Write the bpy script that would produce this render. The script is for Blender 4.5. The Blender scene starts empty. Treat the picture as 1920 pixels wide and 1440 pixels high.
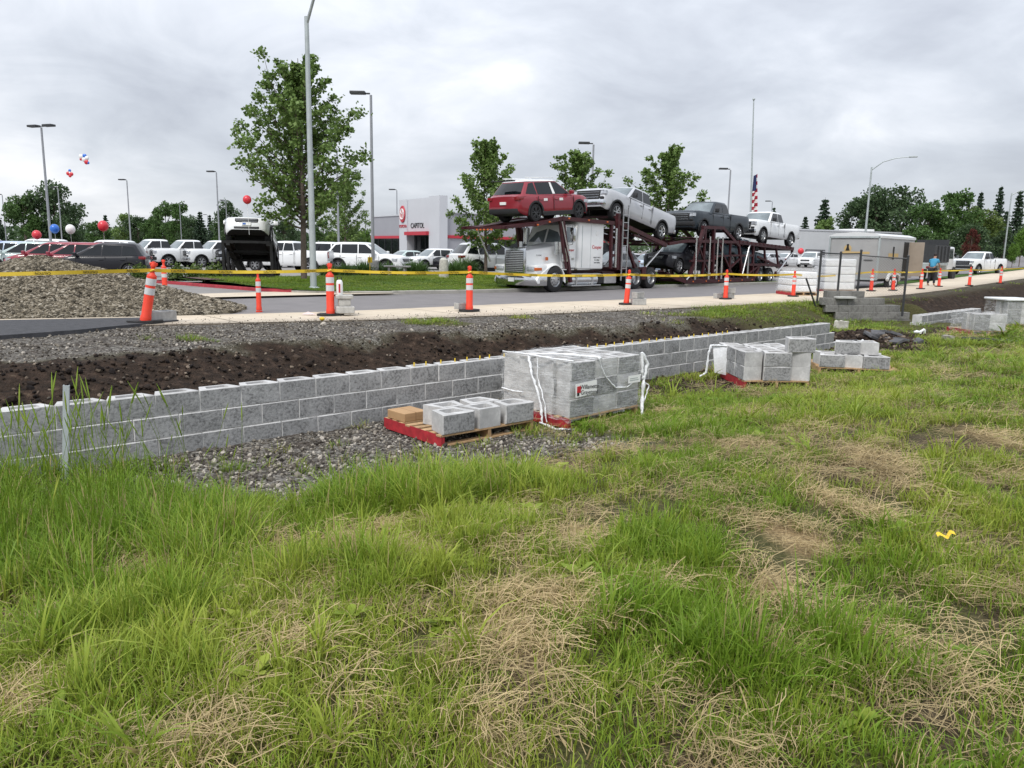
import bpy, bmesh, math, random
import numpy as np
from mathutils import Vector, Matrix, Euler

random.seed(7); rng = np.random.default_rng(7)
sc = bpy.context.scene
COL = sc.collection
PI = math.pi

# ------------------------------------------------------------------ camera
EZ = 1.65; F = 1440.0; PITCH = math.atan((720 - 470) / F); ROLL = 0.018
cd = bpy.data.cameras.new('camera'); cam = bpy.data.objects.new('camera', cd); COL.objects.link(cam)
cd.sensor_width = 36; cd.lens = 36 * F / 1920; cd.clip_start = 0.05; cd.clip_end = 6000
CR = Matrix.Rotation(PI / 2 - PITCH, 3, 'X') @ Matrix.Rotation(ROLL, 3, 'Z')
cam.matrix_world = Matrix.Translation((0, 0, EZ)) @ CR.to_4x4()
sc.camera = cam

# ------------------------------------------------------------------ world: overcast sky
SUN_EL, SUN_AZ = math.radians(52), math.radians(205)     # azimuth from north (+Y), clockwise
w = bpy.data.worlds.new('World'); sc.world = w; w.use_nodes = True
nt = w.node_tree; nt.nodes.clear(); N = nt.nodes.new; LK = nt.links.new
wo = N('ShaderNodeOutputWorld'); bg = N('ShaderNodeBackground'); bg.inputs[1].default_value = 0.1
sky = N('ShaderNodeTexSky'); sky.sky_type = 'NISHITA'; sky.sun_disc = False
sky.sun_elevation = SUN_EL; sky.sun_rotation = SUN_AZ
tc = N('ShaderNodeTexCoord'); sx = N('ShaderNodeSeparateXYZ'); LK(tc.outputs['Generated'], sx.inputs[0])
def wm(op, a, b=None, clamp=False):
    n = N('ShaderNodeMath'); n.operation = op; n.use_clamp = clamp
    for i, v in enumerate((a, b)):
        if v is None: continue
        if isinstance(v, (int, float)): n.inputs[i].default_value = v
        else: LK(v, n.inputs[i])
    return n.outputs[0]
zz = wm('ADD', wm('MAXIMUM', sx.outputs[2], 0.0), 0.30)
cv = N('ShaderNodeCombineXYZ'); LK(wm('DIVIDE', sx.outputs[0], zz), cv.inputs[0]); LK(wm('DIVIDE', sx.outputs[1], zz), cv.inputs[1])
def wnoise(scale, detail, rough, dist=0.0, seed=0.0):
    mp = N('ShaderNodeMapping'); mp.inputs[1].default_value = (seed, seed * 1.7, seed * .3); LK(cv.outputs[0], mp.inputs[0])
    t = N('ShaderNodeTexNoise'); t.inputs['Scale'].default_value = scale; t.inputs['Detail'].default_value = detail
    t.inputs['Roughness'].default_value = rough; t.inputs['Distortion'].default_value = dist; LK(mp.outputs[0], t.inputs[0]); return t.outputs[0]
cl = wm('ADD', wm('MULTIPLY', wnoise(.95, 7, .52, .35, 3.1), .68), wm('MULTIPLY', wnoise(2.8, 6, .55, .5, 9.0), .32))
rp = N('ShaderNodeValToRGB'); LK(cl, rp.inputs[0])
e = rp.color_ramp.elements
e[0].position = .41; e[0].color = (.41, .435, .49, 1); e[1].position = .69; e[1].color = (.90, .905, .93, 1)
m = e.new(.50); m.color = (.52, .55, .605, 1); m = e.new(.58); m.color = (.65, .675, .725, 1)
# overcast brightens towards the zenith
zr = wm('ADD', 1.0, wm('MULTIPLY', wm('MAXIMUM', sx.outputs[2], 0.0), 1.6))
hz = wm('POWER', wm('SUBTRACT', 1.0, wm('MAXIMUM', sx.outputs[2], 0.0), True), 14.0)
hm = N('ShaderNodeMix'); hm.data_type = 'RGBA'; LK(wm('MULTIPLY', hz, .55), hm.inputs[0]); LK(rp.outputs[0], hm.inputs[6]); hm.inputs[7].default_value = (.70, .725, .77, 1)
sv = N('ShaderNodeVectorMath'); sv.operation = 'SCALE'; LK(hm.outputs[2], sv.inputs[0]); LK(wm('MULTIPLY', zr, 7.0), sv.inputs[3])
mx = N('ShaderNodeMix'); mx.data_type = 'RGBA'; mx.inputs[0].default_value = .93
LK(sky.outputs[0], mx.inputs[6]); LK(sv.outputs[0], mx.inputs[7]); LK(mx.outputs[2], bg.inputs[0]); LK(bg.outputs[0], wo.inputs[0])
# ------------------------------------------------------------------ sun (veiled)
sl = bpy.data.lights.new('sun', 'SUN'); sl.energy = 1.5; sl.angle = math.radians(14); sl.color = (1, .965, .91)
so = bpy.data.objects.new('sun', sl); COL.objects.link(so)
sd = Vector((math.sin(SUN_AZ) * math.cos(SUN_EL), math.cos(SUN_AZ) * math.cos(SUN_EL), math.sin(SUN_EL)))
so.rotation_euler = sd.to_track_quat('Z', 'Y').to_euler(); so.location = sd * 60
vs = sc.view_settings; sc.display_settings.display_device = 'sRGB'
vs.view_transform = 'Standard'; vs.look = 'None'; vs.exposure = 0.64; vs.gamma = 1; vs.use_curve_mapping = False
sc.cycles.max_bounces = 6; sc.cycles.transparent_max_bounces = 12; sc.cycles.caustics_reflective = False; sc.cycles.caustics_refractive = False

# ------------------------------------------------------------------ pixel <-> ground helpers (photograph pixels -> real ground points)
CRn = np.array(CR)
def ray(px, py): return CRn @ np.array([(px - 960) / F, -(py - 720) / F, -1.0])
def G(px, py, z=0.0):
    d = ray(px, py); t = (z - EZ) / d[2]; return Vector((d[0] * t, d[1] * t, z))
def ss(a, b, x):
    t = np.clip((np.asarray(x, float) - a) / (b - a), 0, 1); return t * t * (3 - 2 * t)
# site frame: s along the block wall (away to the right), n across it (towards the street)
W0 = np.array([-3.924, 7.659]); U = np.array([.7379, .6750]); NV = np.array([-.6750, .7379])
def sn(X, Y): return (X - W0[0]) * U[0] + (Y - W0[1]) * U[1], (X - W0[0]) * NV[0] + (Y - W0[1]) * NV[1]
def xy(s, n): return W0[0] + s * U[0] + n * NV[0], W0[1] + s * U[1] + n * NV[1]
def NS(s): return np.interp(s, [-60, -8, 3, 6.5, 11, 16.5, 23, 32.6, 43, 63, 90, 130, 300], [18, 10.6, 7.4, 6.35, 5.5, 4.95, 4.6, 4.8, 6.1, 8.2, 12.0, 19, 60])   # sidewalk, near edge
def NB(s): return np.interp(s, [-60, -8, 3, 7.3, 12.7, 22, 33, 43, 51, 63, 90, 130, 300], [20, 12.8, 9.4, 8.6, 8.6, 8.1, 8.1, 9.3, 10.3, 12, 15.5, 22, 63])    # sidewalk, far edge
def KF(s): return np.interp(s, [-60, 6, 12, 17, 40, 55, 70, 90, 130, 300], [15.9, 15.9, 15.6, 14.75, 14.75, 16, 18.5, 23, 31, 72])           # far kerb
def rise(s): return np.maximum(0, np.asarray(s, float) - 40) * .0105
_tab = np.random.default_rng(3).random((256, 256))
def vnoise(x, y):
    x = np.asarray(x, float); y = np.asarray(y, float); xi = np.floor(x).astype(int); yi = np.floor(y).astype(int)
    fx = x - xi; fy = y - yi; fx = fx * fx * (3 - 2 * fx); fy = fy * fy * (3 - 2 * fy)
    a = _tab[xi & 255, yi & 255]; b = _tab[(xi + 1) & 255, yi & 255]; c = _tab[xi & 255, (yi + 1) & 255]; d = _tab[(xi + 1) & 255, (yi + 1) & 255]
    return (a * (1 - fx) + b * fx) * (1 - fy) + (c * (1 - fx) + d * fx) * fy
def fbm(x, y, o=4):
    t = 0; a = .5; tot = 0
    for i in range(o):
        t = t + a * vnoise(x + 17.3 * i, y + 5.1 * i); tot += a; a *= .5; x = x * 2.03; y = y * 2.03
    return t / tot
def NC(s): return np.interp(s, [-30, -3, 0, 1.5, 2.6, 3.6, 4.5, 6.2, 8.7, 11.3, 14, 19.5, 26, 34, 45, 70], [5, 3.9, 3.5, 3.75, 4.2, 4.4, 4.35, 4.25, 3.65, 2.95, 2.95, 2.9, 3.7, 4.0, 5.2, 8]) + .45 * (fbm(np.asarray(s) * .9, np.asarray(s) * 0 + 4.2, 3) - .5)       # lip of the cut
def zf(X, Y):
    X = np.asarray(X, float); Y = np.asarray(Y, float); s, n = sn(X, Y)
    base = -.03 - .52 * ss(-6.2, -1.1, n) + .07 * ss(2, 7, -n) * 0
    base = base + .10 * (fbm(X * .55, Y * .55, 4) - .5) * ss(.4, 2.2, -n) + .05 * (fbm(X * 2.3 + 9, Y * 2.3, 3) - .5)
    nc = NC(s); wd = 1.15 + 1.2 * (1 - ss(-1, 6, s))
    t = np.clip((n - (nc - wd)) / wd, 0, 1); cut = -.58 + .58 * (t * .75 + .25 * t * t)
    cut = cut + .09 * (fbm(X * 2.2, Y * 2.2, 4) - .5) * (1 - t * .5)
    shelf = np.where(n > nc, .07 * np.clip((n - nc) / np.maximum(NS(s) - nc, .3), 0, 1), 0) + .05 * (fbm(X * 1.6, Y * 1.6, 4) - .5) * (1 - ss(NS(s) - .6, NS(s) - .05, n))
    up = np.where(n > nc, shelf, cut)
    gap = ss(16.1, 18.0, s) * (1 - ss(25.4, 26.8, s)); q = n - (3.25 - .59 * np.maximum(s - 22.3, 0)); lb = .10 - 1.7 * (1 - ss(20.4, 22, s))
    zgap = -.50 + .06 * ss(-2.6, 1.0, n) + .52 * ss(lb, .55, q) + .26 * np.exp(-((s - 17.2) / 1.5) ** 2 - ((n - .0) / 1.1) ** 2) + .12 * (fbm(X * 1.3, Y * 1.3, 4) - .5) * (1 - ss(NS(s) - 1, NS(s), n))
    zz = np.where(n < .16, base, up)
    zz = zz * (1 - gap) + np.where(n < -2.6, base, zgap) * gap
    return zz + rise(s) * ss(-30, 5, n)
def zt(x, y):
    """height of whatever surface lies at x, y"""
    s, n = sn(x, y)
    if n < NS(s): return float(zf(x, y))
    if n < NB(s): return .10 + float(rise(s))
    if n < KF(s): return .0 + float(rise(s))
    if 8.5 < s < 41 and n < 25.0: return float(.13 + .18 * ss(15, 21, n))
    return .06 + float(rise(s))
def at(px, depth, z=None):
    x = (px - 960 + (-.018) * 250) / F * depth; y = depth
    return Vector((x, y, zt(x, y) if z is None else z))

# ------------------------------------------------------------------ materials
def mat(name, col=(.5, .5, .5), rough=.6, metal=0.0, var=0.0, scale=8.0, bump=0.0, bscale=None, spec=.5, rnd=0.0, coat=0.0, col2=None, detail=5, dirt=0.0, coords='Object'):
    m = bpy.data.materials.new(name); m.use_nodes = True; t = m.node_tree; b = t.nodes['Principled BSDF']
    b.inputs['Base Color'].default_value = (*col, 1); b.inputs['Roughness'].default_value = rough; b.inputs['Metallic'].default_value = metal
    b.inputs['Specular IOR Level'].default_value = spec; b.inputs['Coat Weight'].default_value = coat; b.inputs['Coat Roughness'].default_value = .04
    n = t.nodes.new; l = t.links.new
    c = n('ShaderNodeTexCoord'); cur = None
    if var > 0 or col2:
        no = n('ShaderNodeTexNoise'); no.inputs['Scale'].default_value = scale; no.inputs['Detail'].default_value = detail; no.inputs['Roughness'].default_value = .62
        l(c.outputs[coords], no.inputs[0])
        r = n('ShaderNodeValToRGB'); l(no.outputs[0], r.inputs[0]); r.color_ramp.elements[0].position = .3; r.color_ramp.elements[1].position = .7
        a = tuple(x * (1 - var) for x in col) if not col2 else col; bb = tuple(min(1, x * (1 + var)) for x in col) if not col2 else col2
        r.color_ramp.elements[0].color = (*a, 1); r.color_ramp.elements[1].color = (*bb, 1); cur = r.outputs[0]
    if rnd > 0:
        oi = n('ShaderNodeObjectInfo'); mr = n('ShaderNodeMapRange'); l(oi.outputs['Random'], mr.inputs[0]); mr.inputs[3].default_value = 1 - rnd; mr.inputs[4].default_value = 1 + rnd
        v = n('ShaderNodeVectorMath'); v.operation = 'SCALE'; l(mr.outputs[0], v.inputs[3])
        if cur is None: v.inputs[0].default_value = col
        else: l(cur, v.inputs[0])
        cur = v.outputs[0]
    if cur is not None: l(cur, b.inputs['Base Color'])
    if bump > 0:
        nb = n('ShaderNodeTexNoise'); nb.inputs['Scale'].default_value = bscale or scale * 3; nb.inputs['Detail'].default_value = 6; l(c.outputs[coords], nb.inputs[0])
        bp = n('ShaderNodeBump'); bp.inputs['Strength'].default_value = bump; bp.inputs['Distance'].default_value = .02; l(nb.outputs[0], bp.inputs['Height']); l(bp.outputs[0], b.inputs['Normal'])
    return m
M = {}
M['tyre'] = mat('tyre_rubber', (.018, .018, .019), .85, var=.3, scale=20)
M['black'] = mat('black_plastic', (.014, .014, .015), .55, var=.2)
M['under'] = mat('underbody', (.012, .012, .012), .8, var=.4, scale=4, bump=.4)
M['glass'] = mat('tinted_glass', (.008, .010, .012), .05, spec=.45, var=.3, scale=1.2)
M['glassl'] = mat('sky_sheen_glass', (.15, .18, .19), .05, spec=.9, var=.4, scale=1.6)  # base colour lightened to paint the sky's reflection on the windshields
M['chrome'] = mat('chrome', (.62, .63, .64), .16, 1.0, var=.08)
M['alloy'] = mat('alloy_rim', (.52, .53, .54), .3, .8, var=.1)
M['lamp'] = mat('headlight_lens', (.5, .52, .55), .1, .3, spec=.9, var=.3, scale=14)
M['red_lens'] = mat('red_lens', (.22, .008, .012), .12, spec=.8)
M['amber'] = mat('amber_lens', (.55, .12, .02), .3)
def paint(name, c, metal=.0): return mat('paint_' + name, c, .34, metal, spec=.35, coat=.6 if max(c) > .2 else .28, var=.05, scale=1.5)
P_ = {'white': paint('white', (.78, .79, .79)), 'white2': paint('warm_white', (.72, .72, .70)), 'red': paint('red', (.25, .016, .028)), 'silver': paint('silver', (.50, .51, .53), .25),
      'slate': paint('slate', (.020, .028, .036), .0), 'black': paint('black', (.008, .008, .012)), 'mint': paint('pale_mint', (.46, .56, .54)), 'blue': paint('blue', (.10, .16, .42)),
      'maroon2': paint('deep_red', (.28, .03, .05)), 'grey': paint('grey', (.16, .17, .18), .3), 'paleblue': paint('pale_blue', (.42, .50, .62)), 'teal': paint('dark_teal', (.03, .06, .08))}
def conc(name, c, v=.22, sc_=9, b=.35, rnd=.1): return mat(name, c, .9, var=v, scale=sc_, bump=b, bscale=sc_ * 6, spec=.25, rnd=rnd)
M['conc'] = conc('concrete', (.36, .355, .34))
M['galv'] = mat('galvanised_steel', (.42, .46, .46), .5, .35, var=.12, scale=3)
M['pole'] = mat('grey_pole', (.30, .31, .33), .5, .2, var=.1, scale=2)
M['dkmetal'] = mat('dark_metal', (.05, .052, .055), .5, .3, var=.2)
M['orange'] = mat('safety_orange', (.78, .055, .022), .5, var=.08, scale=12)
M['refl'] = mat('reflective_band', (.62, .62, .62), .35, var=.08, scale=18)
M['rubber'] = mat('black_rubber', (.02, .02, .02), .8, var=.4, scale=15, bump=.3)
M['wood'] = mat('raw_timber', (.42, .27, .14), .8, var=.25, scale=18, rnd=.14, bump=.2)
M['redwood'] = mat('red_painted_timber', (.36, .022, .03), .65, var=.3, scale=12, rnd=.1)
M['card'] = mat('brown_cardboard', (.42, .26, .13), .8, var=.08, scale=6)
M['tape'] = mat('yellow_tape', (.72, .50, .03), .5, var=.08, scale=4)
M['ink'] = mat('black_ink', (.012, .012, .012), .6)
M['redink'] = mat('red_ink', (.5, .02, .03), .5)
M['paper'] = mat('white_paper', (.82, .82, .80), .6)
M['bark'] = mat('bark', (.13, .10, .08), .9, var=.35, scale=9, bump=.5)

# ------------------------------------------------------------------ objects
def tag(o, label=None, cat=None, group=None, kind=None):
    if label: o['label'] = label
    if cat: o['category'] = cat
    if group: o['group'] = group
    if kind: o['kind'] = kind
    return o
def empty(name, loc=(0, 0, 0), rz=0.0, rot=None):
    o = bpy.data.objects.new(name, None); COL.objects.link(o); o.location = loc; o.rotation_euler = rot if rot else (0, 0, rz); o.empty_display_size = .3
    return o
def link(name, me, parent=None, loc=None, rot=None):
    o = bpy.data.objects.new(name, me); COL.objects.link(o)
    if parent: o.parent = parent
    if loc is not None: o.location = loc
    if rot is not None: o.rotation_euler = rot
    return o
class MB:
    """collects shapes, then links them as one mesh object"""
    def __init__(s): s.v = []; s.f = []; s.mi = []; s.cur = 0
    def mat(s, i): s.cur = i; return s
    def add(s, vs, fs):
        o = len(s.v); s.v += [tuple(p) for p in vs]; s.f += [tuple(i + o for i in f) for f in fs]; s.mi += [s.cur] * len(fs); return s
    def box(s, x0, x1, y0, y1, z0, z1, mtx=None):
        vs = [Vector(p) for p in ((x0, y0, z0), (x1, y0, z0), (x1, y1, z0), (x0, y1, z0), (x0, y0, z1), (x1, y0, z1), (x1, y1, z1), (x0, y1, z1))]
        if mtx: vs = [mtx @ p for p in vs]
        return s.add(vs, [(0, 3, 2, 1), (4, 5, 6, 7), (0, 1, 5, 4), (1, 2, 6, 5), (2, 3, 7, 6), (3, 0, 4, 7)])
    def cbox(s, c, d, mtx=None):
        return s.box(c[0] - d[0] / 2, c[0] + d[0] / 2, c[1] - d[1] / 2, c[1] + d[1] / 2, c[2] - d[2] / 2, c[2] + d[2] / 2, mtx)
    def bbox(s, x0, x1, y0, y1, z0, z1, b=.03, seg=2, mtx=None):
        bm = bmesh.new(); r = bmesh.ops.create_cube(bm, size=1)
        for v in bm.verts: v.co = Vector(((x0 + x1) / 2 + v.co.x * (x1 - x0), (y0 + y1) / 2 + v.co.y * (y1 - y0), (z0 + z1) / 2 + v.co.z * (z1 - z0)))
        bmesh.ops.bevel(bm, geom=bm.edges[:], offset=b, segments=seg, affect='EDGES', profile=.6)
        bm.verts.index_update(); vs = [(mtx @ v.co if mtx else v.co.copy()) for v in bm.verts]; fs = [tuple(v.index for v in f.verts) for f in bm.faces]; bm.free()
        return s.add(vs, fs)
    def tube(s, pts, r, n=8, cap=True, sq=False):
        pts = [Vector(p) for p in pts]; rs = r if isinstance(r, (list, tuple)) else [r] * len(pts); rings = []; vs = []
        up = None
        for i, p in enumerate(pts):
            d = (pts[min(i + 1, len(pts) - 1)] - pts[max(i - 1, 0)])
            d = d.normalized() if d.length > 1e-9 else Vector((0, 0, 1))
            if up is None: up = Vector((0, 0, 1)) if abs(d.z) < .9 else Vector((1, 0, 0))
            a = d.cross(up)
            if a.length < 1e-4: a = d.cross(Vector((0, 1, 0)))
            a.normalize(); b = a.cross(d).normalized(); up = b
            for k in range(n):
                t = 2 * PI * (k + (.5 if sq else 0)) / n; vs.append(p + (a * math.cos(t) + b * math.sin(t)) * rs[i])
        fs = []
        for i in range(len(pts) - 1):
            for k in range(n): fs.append((i * n + k, (i + 1) * n + k, (i + 1) * n + (k + 1) % n, i * n + (k + 1) % n))
        if cap: fs.append(tuple(range(n))); fs.append(tuple((len(pts) - 1) * n + k for k in reversed(range(n))))
        return s.add(vs, fs)
    def bar(s, a, b, w, h=None):
        return s.tube([a, b], (w if h is None else (w + h) / 2) * .7071, 4, True, True)
    def lathe(s, prof, n=16, axis='Z', c=(0, 0, 0), cap=True):
        vs = []; fs = []; c = Vector(c)
        for (r, h) in prof:
            for k in range(n):
                t = 2 * PI * k / n; x, y = r * math.cos(t), r * math.sin(t)
                vs.append(c + (Vector((x, y, h)) if axis == 'Z' else Vector((x, h, y)) if axis == 'Y' else Vector((h, x, y))))
        for i in range(len(prof) - 1):
            for k in range(n): fs.append((i * n + k, i * n + (k + 1) % n, (i + 1) * n + (k + 1) % n, (i + 1) * n + k))
        if cap: fs.append(tuple(reversed(range(n)))); fs.append(tuple((len(prof) - 1) * n + k for k in range(n)))
        return s.add(vs, fs)
    def prism(s, poly, d0, d1, axis='Y'):
        n = len(poly); mk = (lambda p, d: (p[0], d, p[1])) if axis == 'Y' else (lambda p, d: (p[0], p[1], d)) if axis == 'Z' else (lambda p, d: (d, p[0], p[1]))
        vs = [mk(p, d0) for p in poly] + [mk(p, d1) for p in poly]
        return s.add(vs, [tuple(range(n)), tuple(reversed(range(n, 2 * n)))] + [(i, i + n, (i + 1) % n + n, (i + 1) % n) for i in range(n)])
    def ball(s, c, r, seg=10, rings=7, sc3=(1, 1, 1)):
        vs = []; fs = []
        for i in range(rings + 1):
            a = PI * i / rings
            for k in range(seg):
                t = 2 * PI * k / seg; vs.append((c[0] + r * sc3[0] * math.sin(a) * math.cos(t), c[1] + r * sc3[1] * math.sin(a) * math.sin(t), c[2] + r * sc3[2] * math.cos(a)))
        for i in range(rings):
            for k in range(seg): fs.append((i * seg + k, (i + 1) * seg + k, (i + 1) * seg + (k + 1) % seg, i * seg + (k + 1) % seg))
        return s.add(vs, fs)
    def mesh(s, name, mats, smooth=35, fix=True):
        me = bpy.data.meshes.new(name); me.from_pydata(s.v, [], s.f)
        for m in (mats if isinstance(mats, (list, tuple)) else [mats]): me.materials.append(m)
        if any(s.mi): me.polygons.foreach_set('material_index', s.mi)
        if fix:
            bm = bmesh.new(); bm.from_mesh(me); bmesh.ops.remove_doubles(bm, verts=bm.verts[:], dist=1e-5); bmesh.ops.recalc_face_normals(bm, faces=bm.faces[:]); bm.to_mesh(me); bm.free()
        if smooth:
            me.shade_smooth(); me.set_sharp_from_angle(angle=math.radians(smooth))
        me.update(); return me
    def build(s, name, mats, parent=None, loc=None, rot=None, smooth=35, fix=True):
        return link(name, s.mesh(name, mats, smooth, fix), parent, loc, rot)
def np_mesh(name, V, faces, mats, smooth=True):
    me = bpy.data.meshes.new(name); V = np.asarray(V, np.float32); faces = np.asarray(faces, np.int32); k = faces.shape[1]
    me.vertices.add(len(V)); me.vertices.foreach_set('co', V.ravel()); me.loops.add(faces.size); me.loops.foreach_set('vertex_index', faces.ravel())
    me.polygons.add(len(faces)); me.polygons.foreach_set('loop_start', np.arange(0, faces.size, k, dtype=np.int32))
    for m in (mats if isinstance(mats, (list, tuple)) else [mats]): me.materials.append(m)
    me.update(calc_edges=True); me.validate()
    if smooth: me.shade_smooth()
    return me
def attr(me, name, vals, typ='FLOAT', dom='POINT'):
    a = me.attributes.new(name, typ, dom); v = np.asarray(vals, np.float32)
    a.data.foreach_set('vector' if typ == 'FLOAT_VECTOR' else 'value', v.ravel()); return a
def grid_faces(a, b):
    i = np.arange(a - 1)[:, None] * b + np.arange(b - 1)[None, :]
    return np.stack([i, i + b, i + b + 1, i + 1], -1).reshape(-1, 4)
def text(name, s, size, mt, parent, loc, rot, ext=.004, align='CENTER'):
    c = bpy.data.curves.new(name, 'FONT'); c.body = s; c.size = size; c.extrude = ext; c.align_x = align; c.align_y = 'CENTER'; c.materials.append(mt)
    o = bpy.data.objects.new(name, c); COL.objects.link(o); o.parent = parent; o.location = loc; o.rotation_euler = rot; return o
# ================================================================== SETTING: terrain, road, pavement
def blob(X, Y, lst):
    o = np.zeros_like(X)
    for (px, py, rx, z, wgt) in lst:
        c = G(px, py, z); dx = X - c.x; dy = Y - c.y
        aa = px * .11; e1 = dx * math.cos(aa) + dy * math.sin(aa); e2 = dy * math.cos(aa) - dx * math.sin(aa); d = np.hypot(e1 / 1.5, e2 / .72) / (rx * .85) + 1.9 * (fbm(X * 3.1 + px, Y * 3.1 + py, 4) - .5)
        o = np.maximum(o, wgt * (1 - ss(.35, 1.3, d)))
    return o
STRAW = [(650, 1010, .26, -.1, 1), (720, 970, .22, -.12, .9), (600, 1090, .22, -.05, .9), (520, 1235, .22, -.05, 1), (1050, 1150, .24, -.05, 1), (960, 1190, .26, -.05, 1), (1010, 1260, .18, -.05, .9),
         (1090, 1020, .24, -.1, .9), (1170, 845, .40, -.3, .9), (1450, 1005, .26, -.1, 1), (1500, 1035, .26, -.1, 1), (1590, 975, .36, -.1, 1), (1400, 870, .28, -.25, 1), (1440, 1110, .2, -.08, 1),
         (1510, 1170, .22, -.06, 1), (1430, 1240, .14, -.06, .9), (400, 1400, .18, -.04, 1), (130, 1250, .2, -.04, .8), (20, 1290, .15, -.04, .8), (250, 1030, .28, -.12, .9), (170, 1120, .25, -.06, .8),
         (1640, 920, .4, -.2, .8), (1480, 838, .35, -.3, .8), (1010, 775 + 60, .3, -.35, .7), (1700, 1220, .2, -.06, .7), (900, 1380, .15, -.04, .7), (1330, 730, .5, -.45, .6), (1230, 770, .5, -.45, .6), (500, 1010, .2, -.15, .7),
         (560, 930, .3, -.3, .8), (760, 1050, .25, -.1, .7), (340, 1060, .3, -.1, .6)]
DIRT = [(860, 1120, .2, -.06, 1), (1340, 1330, .2, -.05, .9), (1300, 1420, .2, -.05, 1), (1780, 880, .8, -.2, .9), (1760, 800, .9, -.25, .8), (990, 1290, .16, -.05, .7), (1440, 1270, .12, -.05, .9), (250, 1330, .14, -.04, .9),
        (1890, 960, .5, -.15, .9), (1850, 1050, .3, -.1, .8), (1600, 880, .5, -.2, .8), (1100, 860, .5, -.3, .6), (800, 1160, .16, -.05, .8), (1660, 1100, .12, -.08, .6), (1190, 1340, .14, -.05, .6), (1560, 760, .7, -.3, .45),
        (480, 1080, .14, -.08, .7), (700, 1380, .12, -.04, .7), (1700, 950, .3, -.15, .7), (1500, 1400, .12, -.04, .6)]
def masks(X, Y):
    s, n = sn(X, Y); nz = fbm(X * 1.9, Y * 1.9, 4) - .5; nz2 = fbm(X * .7 + 40, Y * .7, 4) - .5
    front = ss(-3.15, -2.35, n + 1.0 * nz + .35 * (s - 1.6) * ss(1.6, 4.5, s)) * ss(-1.3, .0, s + 2.0 * nz) * (1 - ss(3.6, 5.0, s + 1.2 * nz - .5 * ss(-1.2, -.4, n))) * (n < .1)
    nc = NC(s)
    shelf = ss(nc - .25, nc + .25, n + .9 * nz - .9 * (1 - ss(-2, 4, s))) * (n > .5) * (1 - ss(15.4, 17, s + nz * 2) * (1 - .35 * ss(NS(s) - 1.2, NS(s) - .3, n)))
    gravel = np.clip(np.maximum(front, shelf), 0, 1)
    soil = np.where((n > .1) & (n < NS(s) + .5), 1.0, 0) * (1 - ss(15.3, 16.8, s) * (1 - ss(25.4, 26.6, s)))
    strip = ss(-1.0, -.35, n + .9 * nz) * (n < .2) * ss(-2, 0, s)
    mound = np.exp(-(((s - 17.2) / 2.0) ** 2 + ((n + .3) / 1.5) ** 2)); soil = np.maximum(soil, ss(.35, .75, mound + nz * .7))
    soil = np.maximum(soil, strip * .9)
    soil = np.maximum(soil, ss(.3, .8, np.exp(-(((s - 8.6) / 1.9) ** 2 + ((n + 1.1) / .75) ** 2)) + nz * .8))
    gp = ss(16.0, 18.5, s) * (1 - ss(25, 26.3, s)) * ss(1.2, 2.6, n + nz); soil = np.maximum(soil * (1 - gp), gp * .35)
    straw = np.maximum(blob(X, Y, STRAW), .6 * ss(.21, .34, nz2 + nz * .45)) * (1 - gravel)
    dirt = np.maximum(blob(X, Y, DIRT), .8 * ss(.09, .22, -nz2 + nz * .7)) * (1 - gravel)
    dirt = np.where(n < .1, dirt, 0); straw = np.where(n < .1, straw, 0)
    # tufts along the lip of the cut on the right, weeds on the shelf
    lip = ss(13.5, 16.5, s + 3 * nz) * (1 - .85 * ss(25.5, 27, s)) * ss(nc - .30, nc + .15, n) * (1 - ss(NS(s) - .9, NS(s) - .25, n)) * (n > .5)
    lip = np.maximum(lip, ss(.2, .32, nz2 + nz * .6) * ss(nc, nc + .4, n) * (1 - ss(NS(s) - .5, NS(s) - .15, n)) * (n > .5) * .8)
    return gravel * (1 - lip), soil * (1 - gravel) * (1 - lip), straw, dirt, lip
sv_ = np.concatenate([np.linspace(-75, -14, 40, False), np.arange(-14, 30, .09), np.arange(30, 46, .2), np.linspace(46, 330, 90)])
nv_ = np.concatenate([np.linspace(-80, -14, 36, False), np.arange(-14, 0, .09)])
tv_ = np.concatenate([np.linspace(0, 1, 78), [1.04]])
S1, N1 = np.meshgrid(sv_, nv_, indexing='ij'); S2 = np.repeat(sv_[:, None], len(tv_), 1); N2 = .02 + tv_[None, :] * (NS(sv_)[:, None] - .02)
Sg = np.concatenate([S1, S2], 1); Ng = np.concatenate([N1, N2], 1); XX, YY = xy(Sg, Ng); ZZ = zf(XX, YY)
gm, sm, tm, dm, lm = masks(XX, YY)
ZZ = ZZ + gm * .02 * (fbm(XX * 9, YY * 9, 2) - .5) + sm * .09 * (fbm(XX * 4.2, YY * 4.2, 4) - .5) * (Ng > .3)
fm = bpy.data.materials.new('field_soil'); fm.use_nodes = True; t = fm.node_tree; b = t.nodes['Principled BSDF']; n_ = t.nodes.new; l_ = t.links.new
geo = n_('ShaderNodeNewGeometry')
def tnoise(sc_, det=6, ro=.6):
    x = n_('ShaderNodeTexNoise'); x.inputs['Scale'].default_value = sc_; x.inputs['Detail'].default_value = det; x.inputs['Roughness'].default_value = ro; l_(geo.outputs['Position'], x.inputs[0]); return x.outputs[0]
def ramp(src, stops):
    r = n_('ShaderNodeValToRGB'); l_(src, r.inputs[0]); el = r.color_ramp.elements; el[0].position, el[0].color = stops[0][0], (*stops[0][1], 1); el[1].position, el[1].color = stops[-1][0], (*stops[-1][1], 1)
    for p, c in stops[1:-1]: q = el.new(p); q.color = (*c, 1)
    return r.outputs[0]
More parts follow.
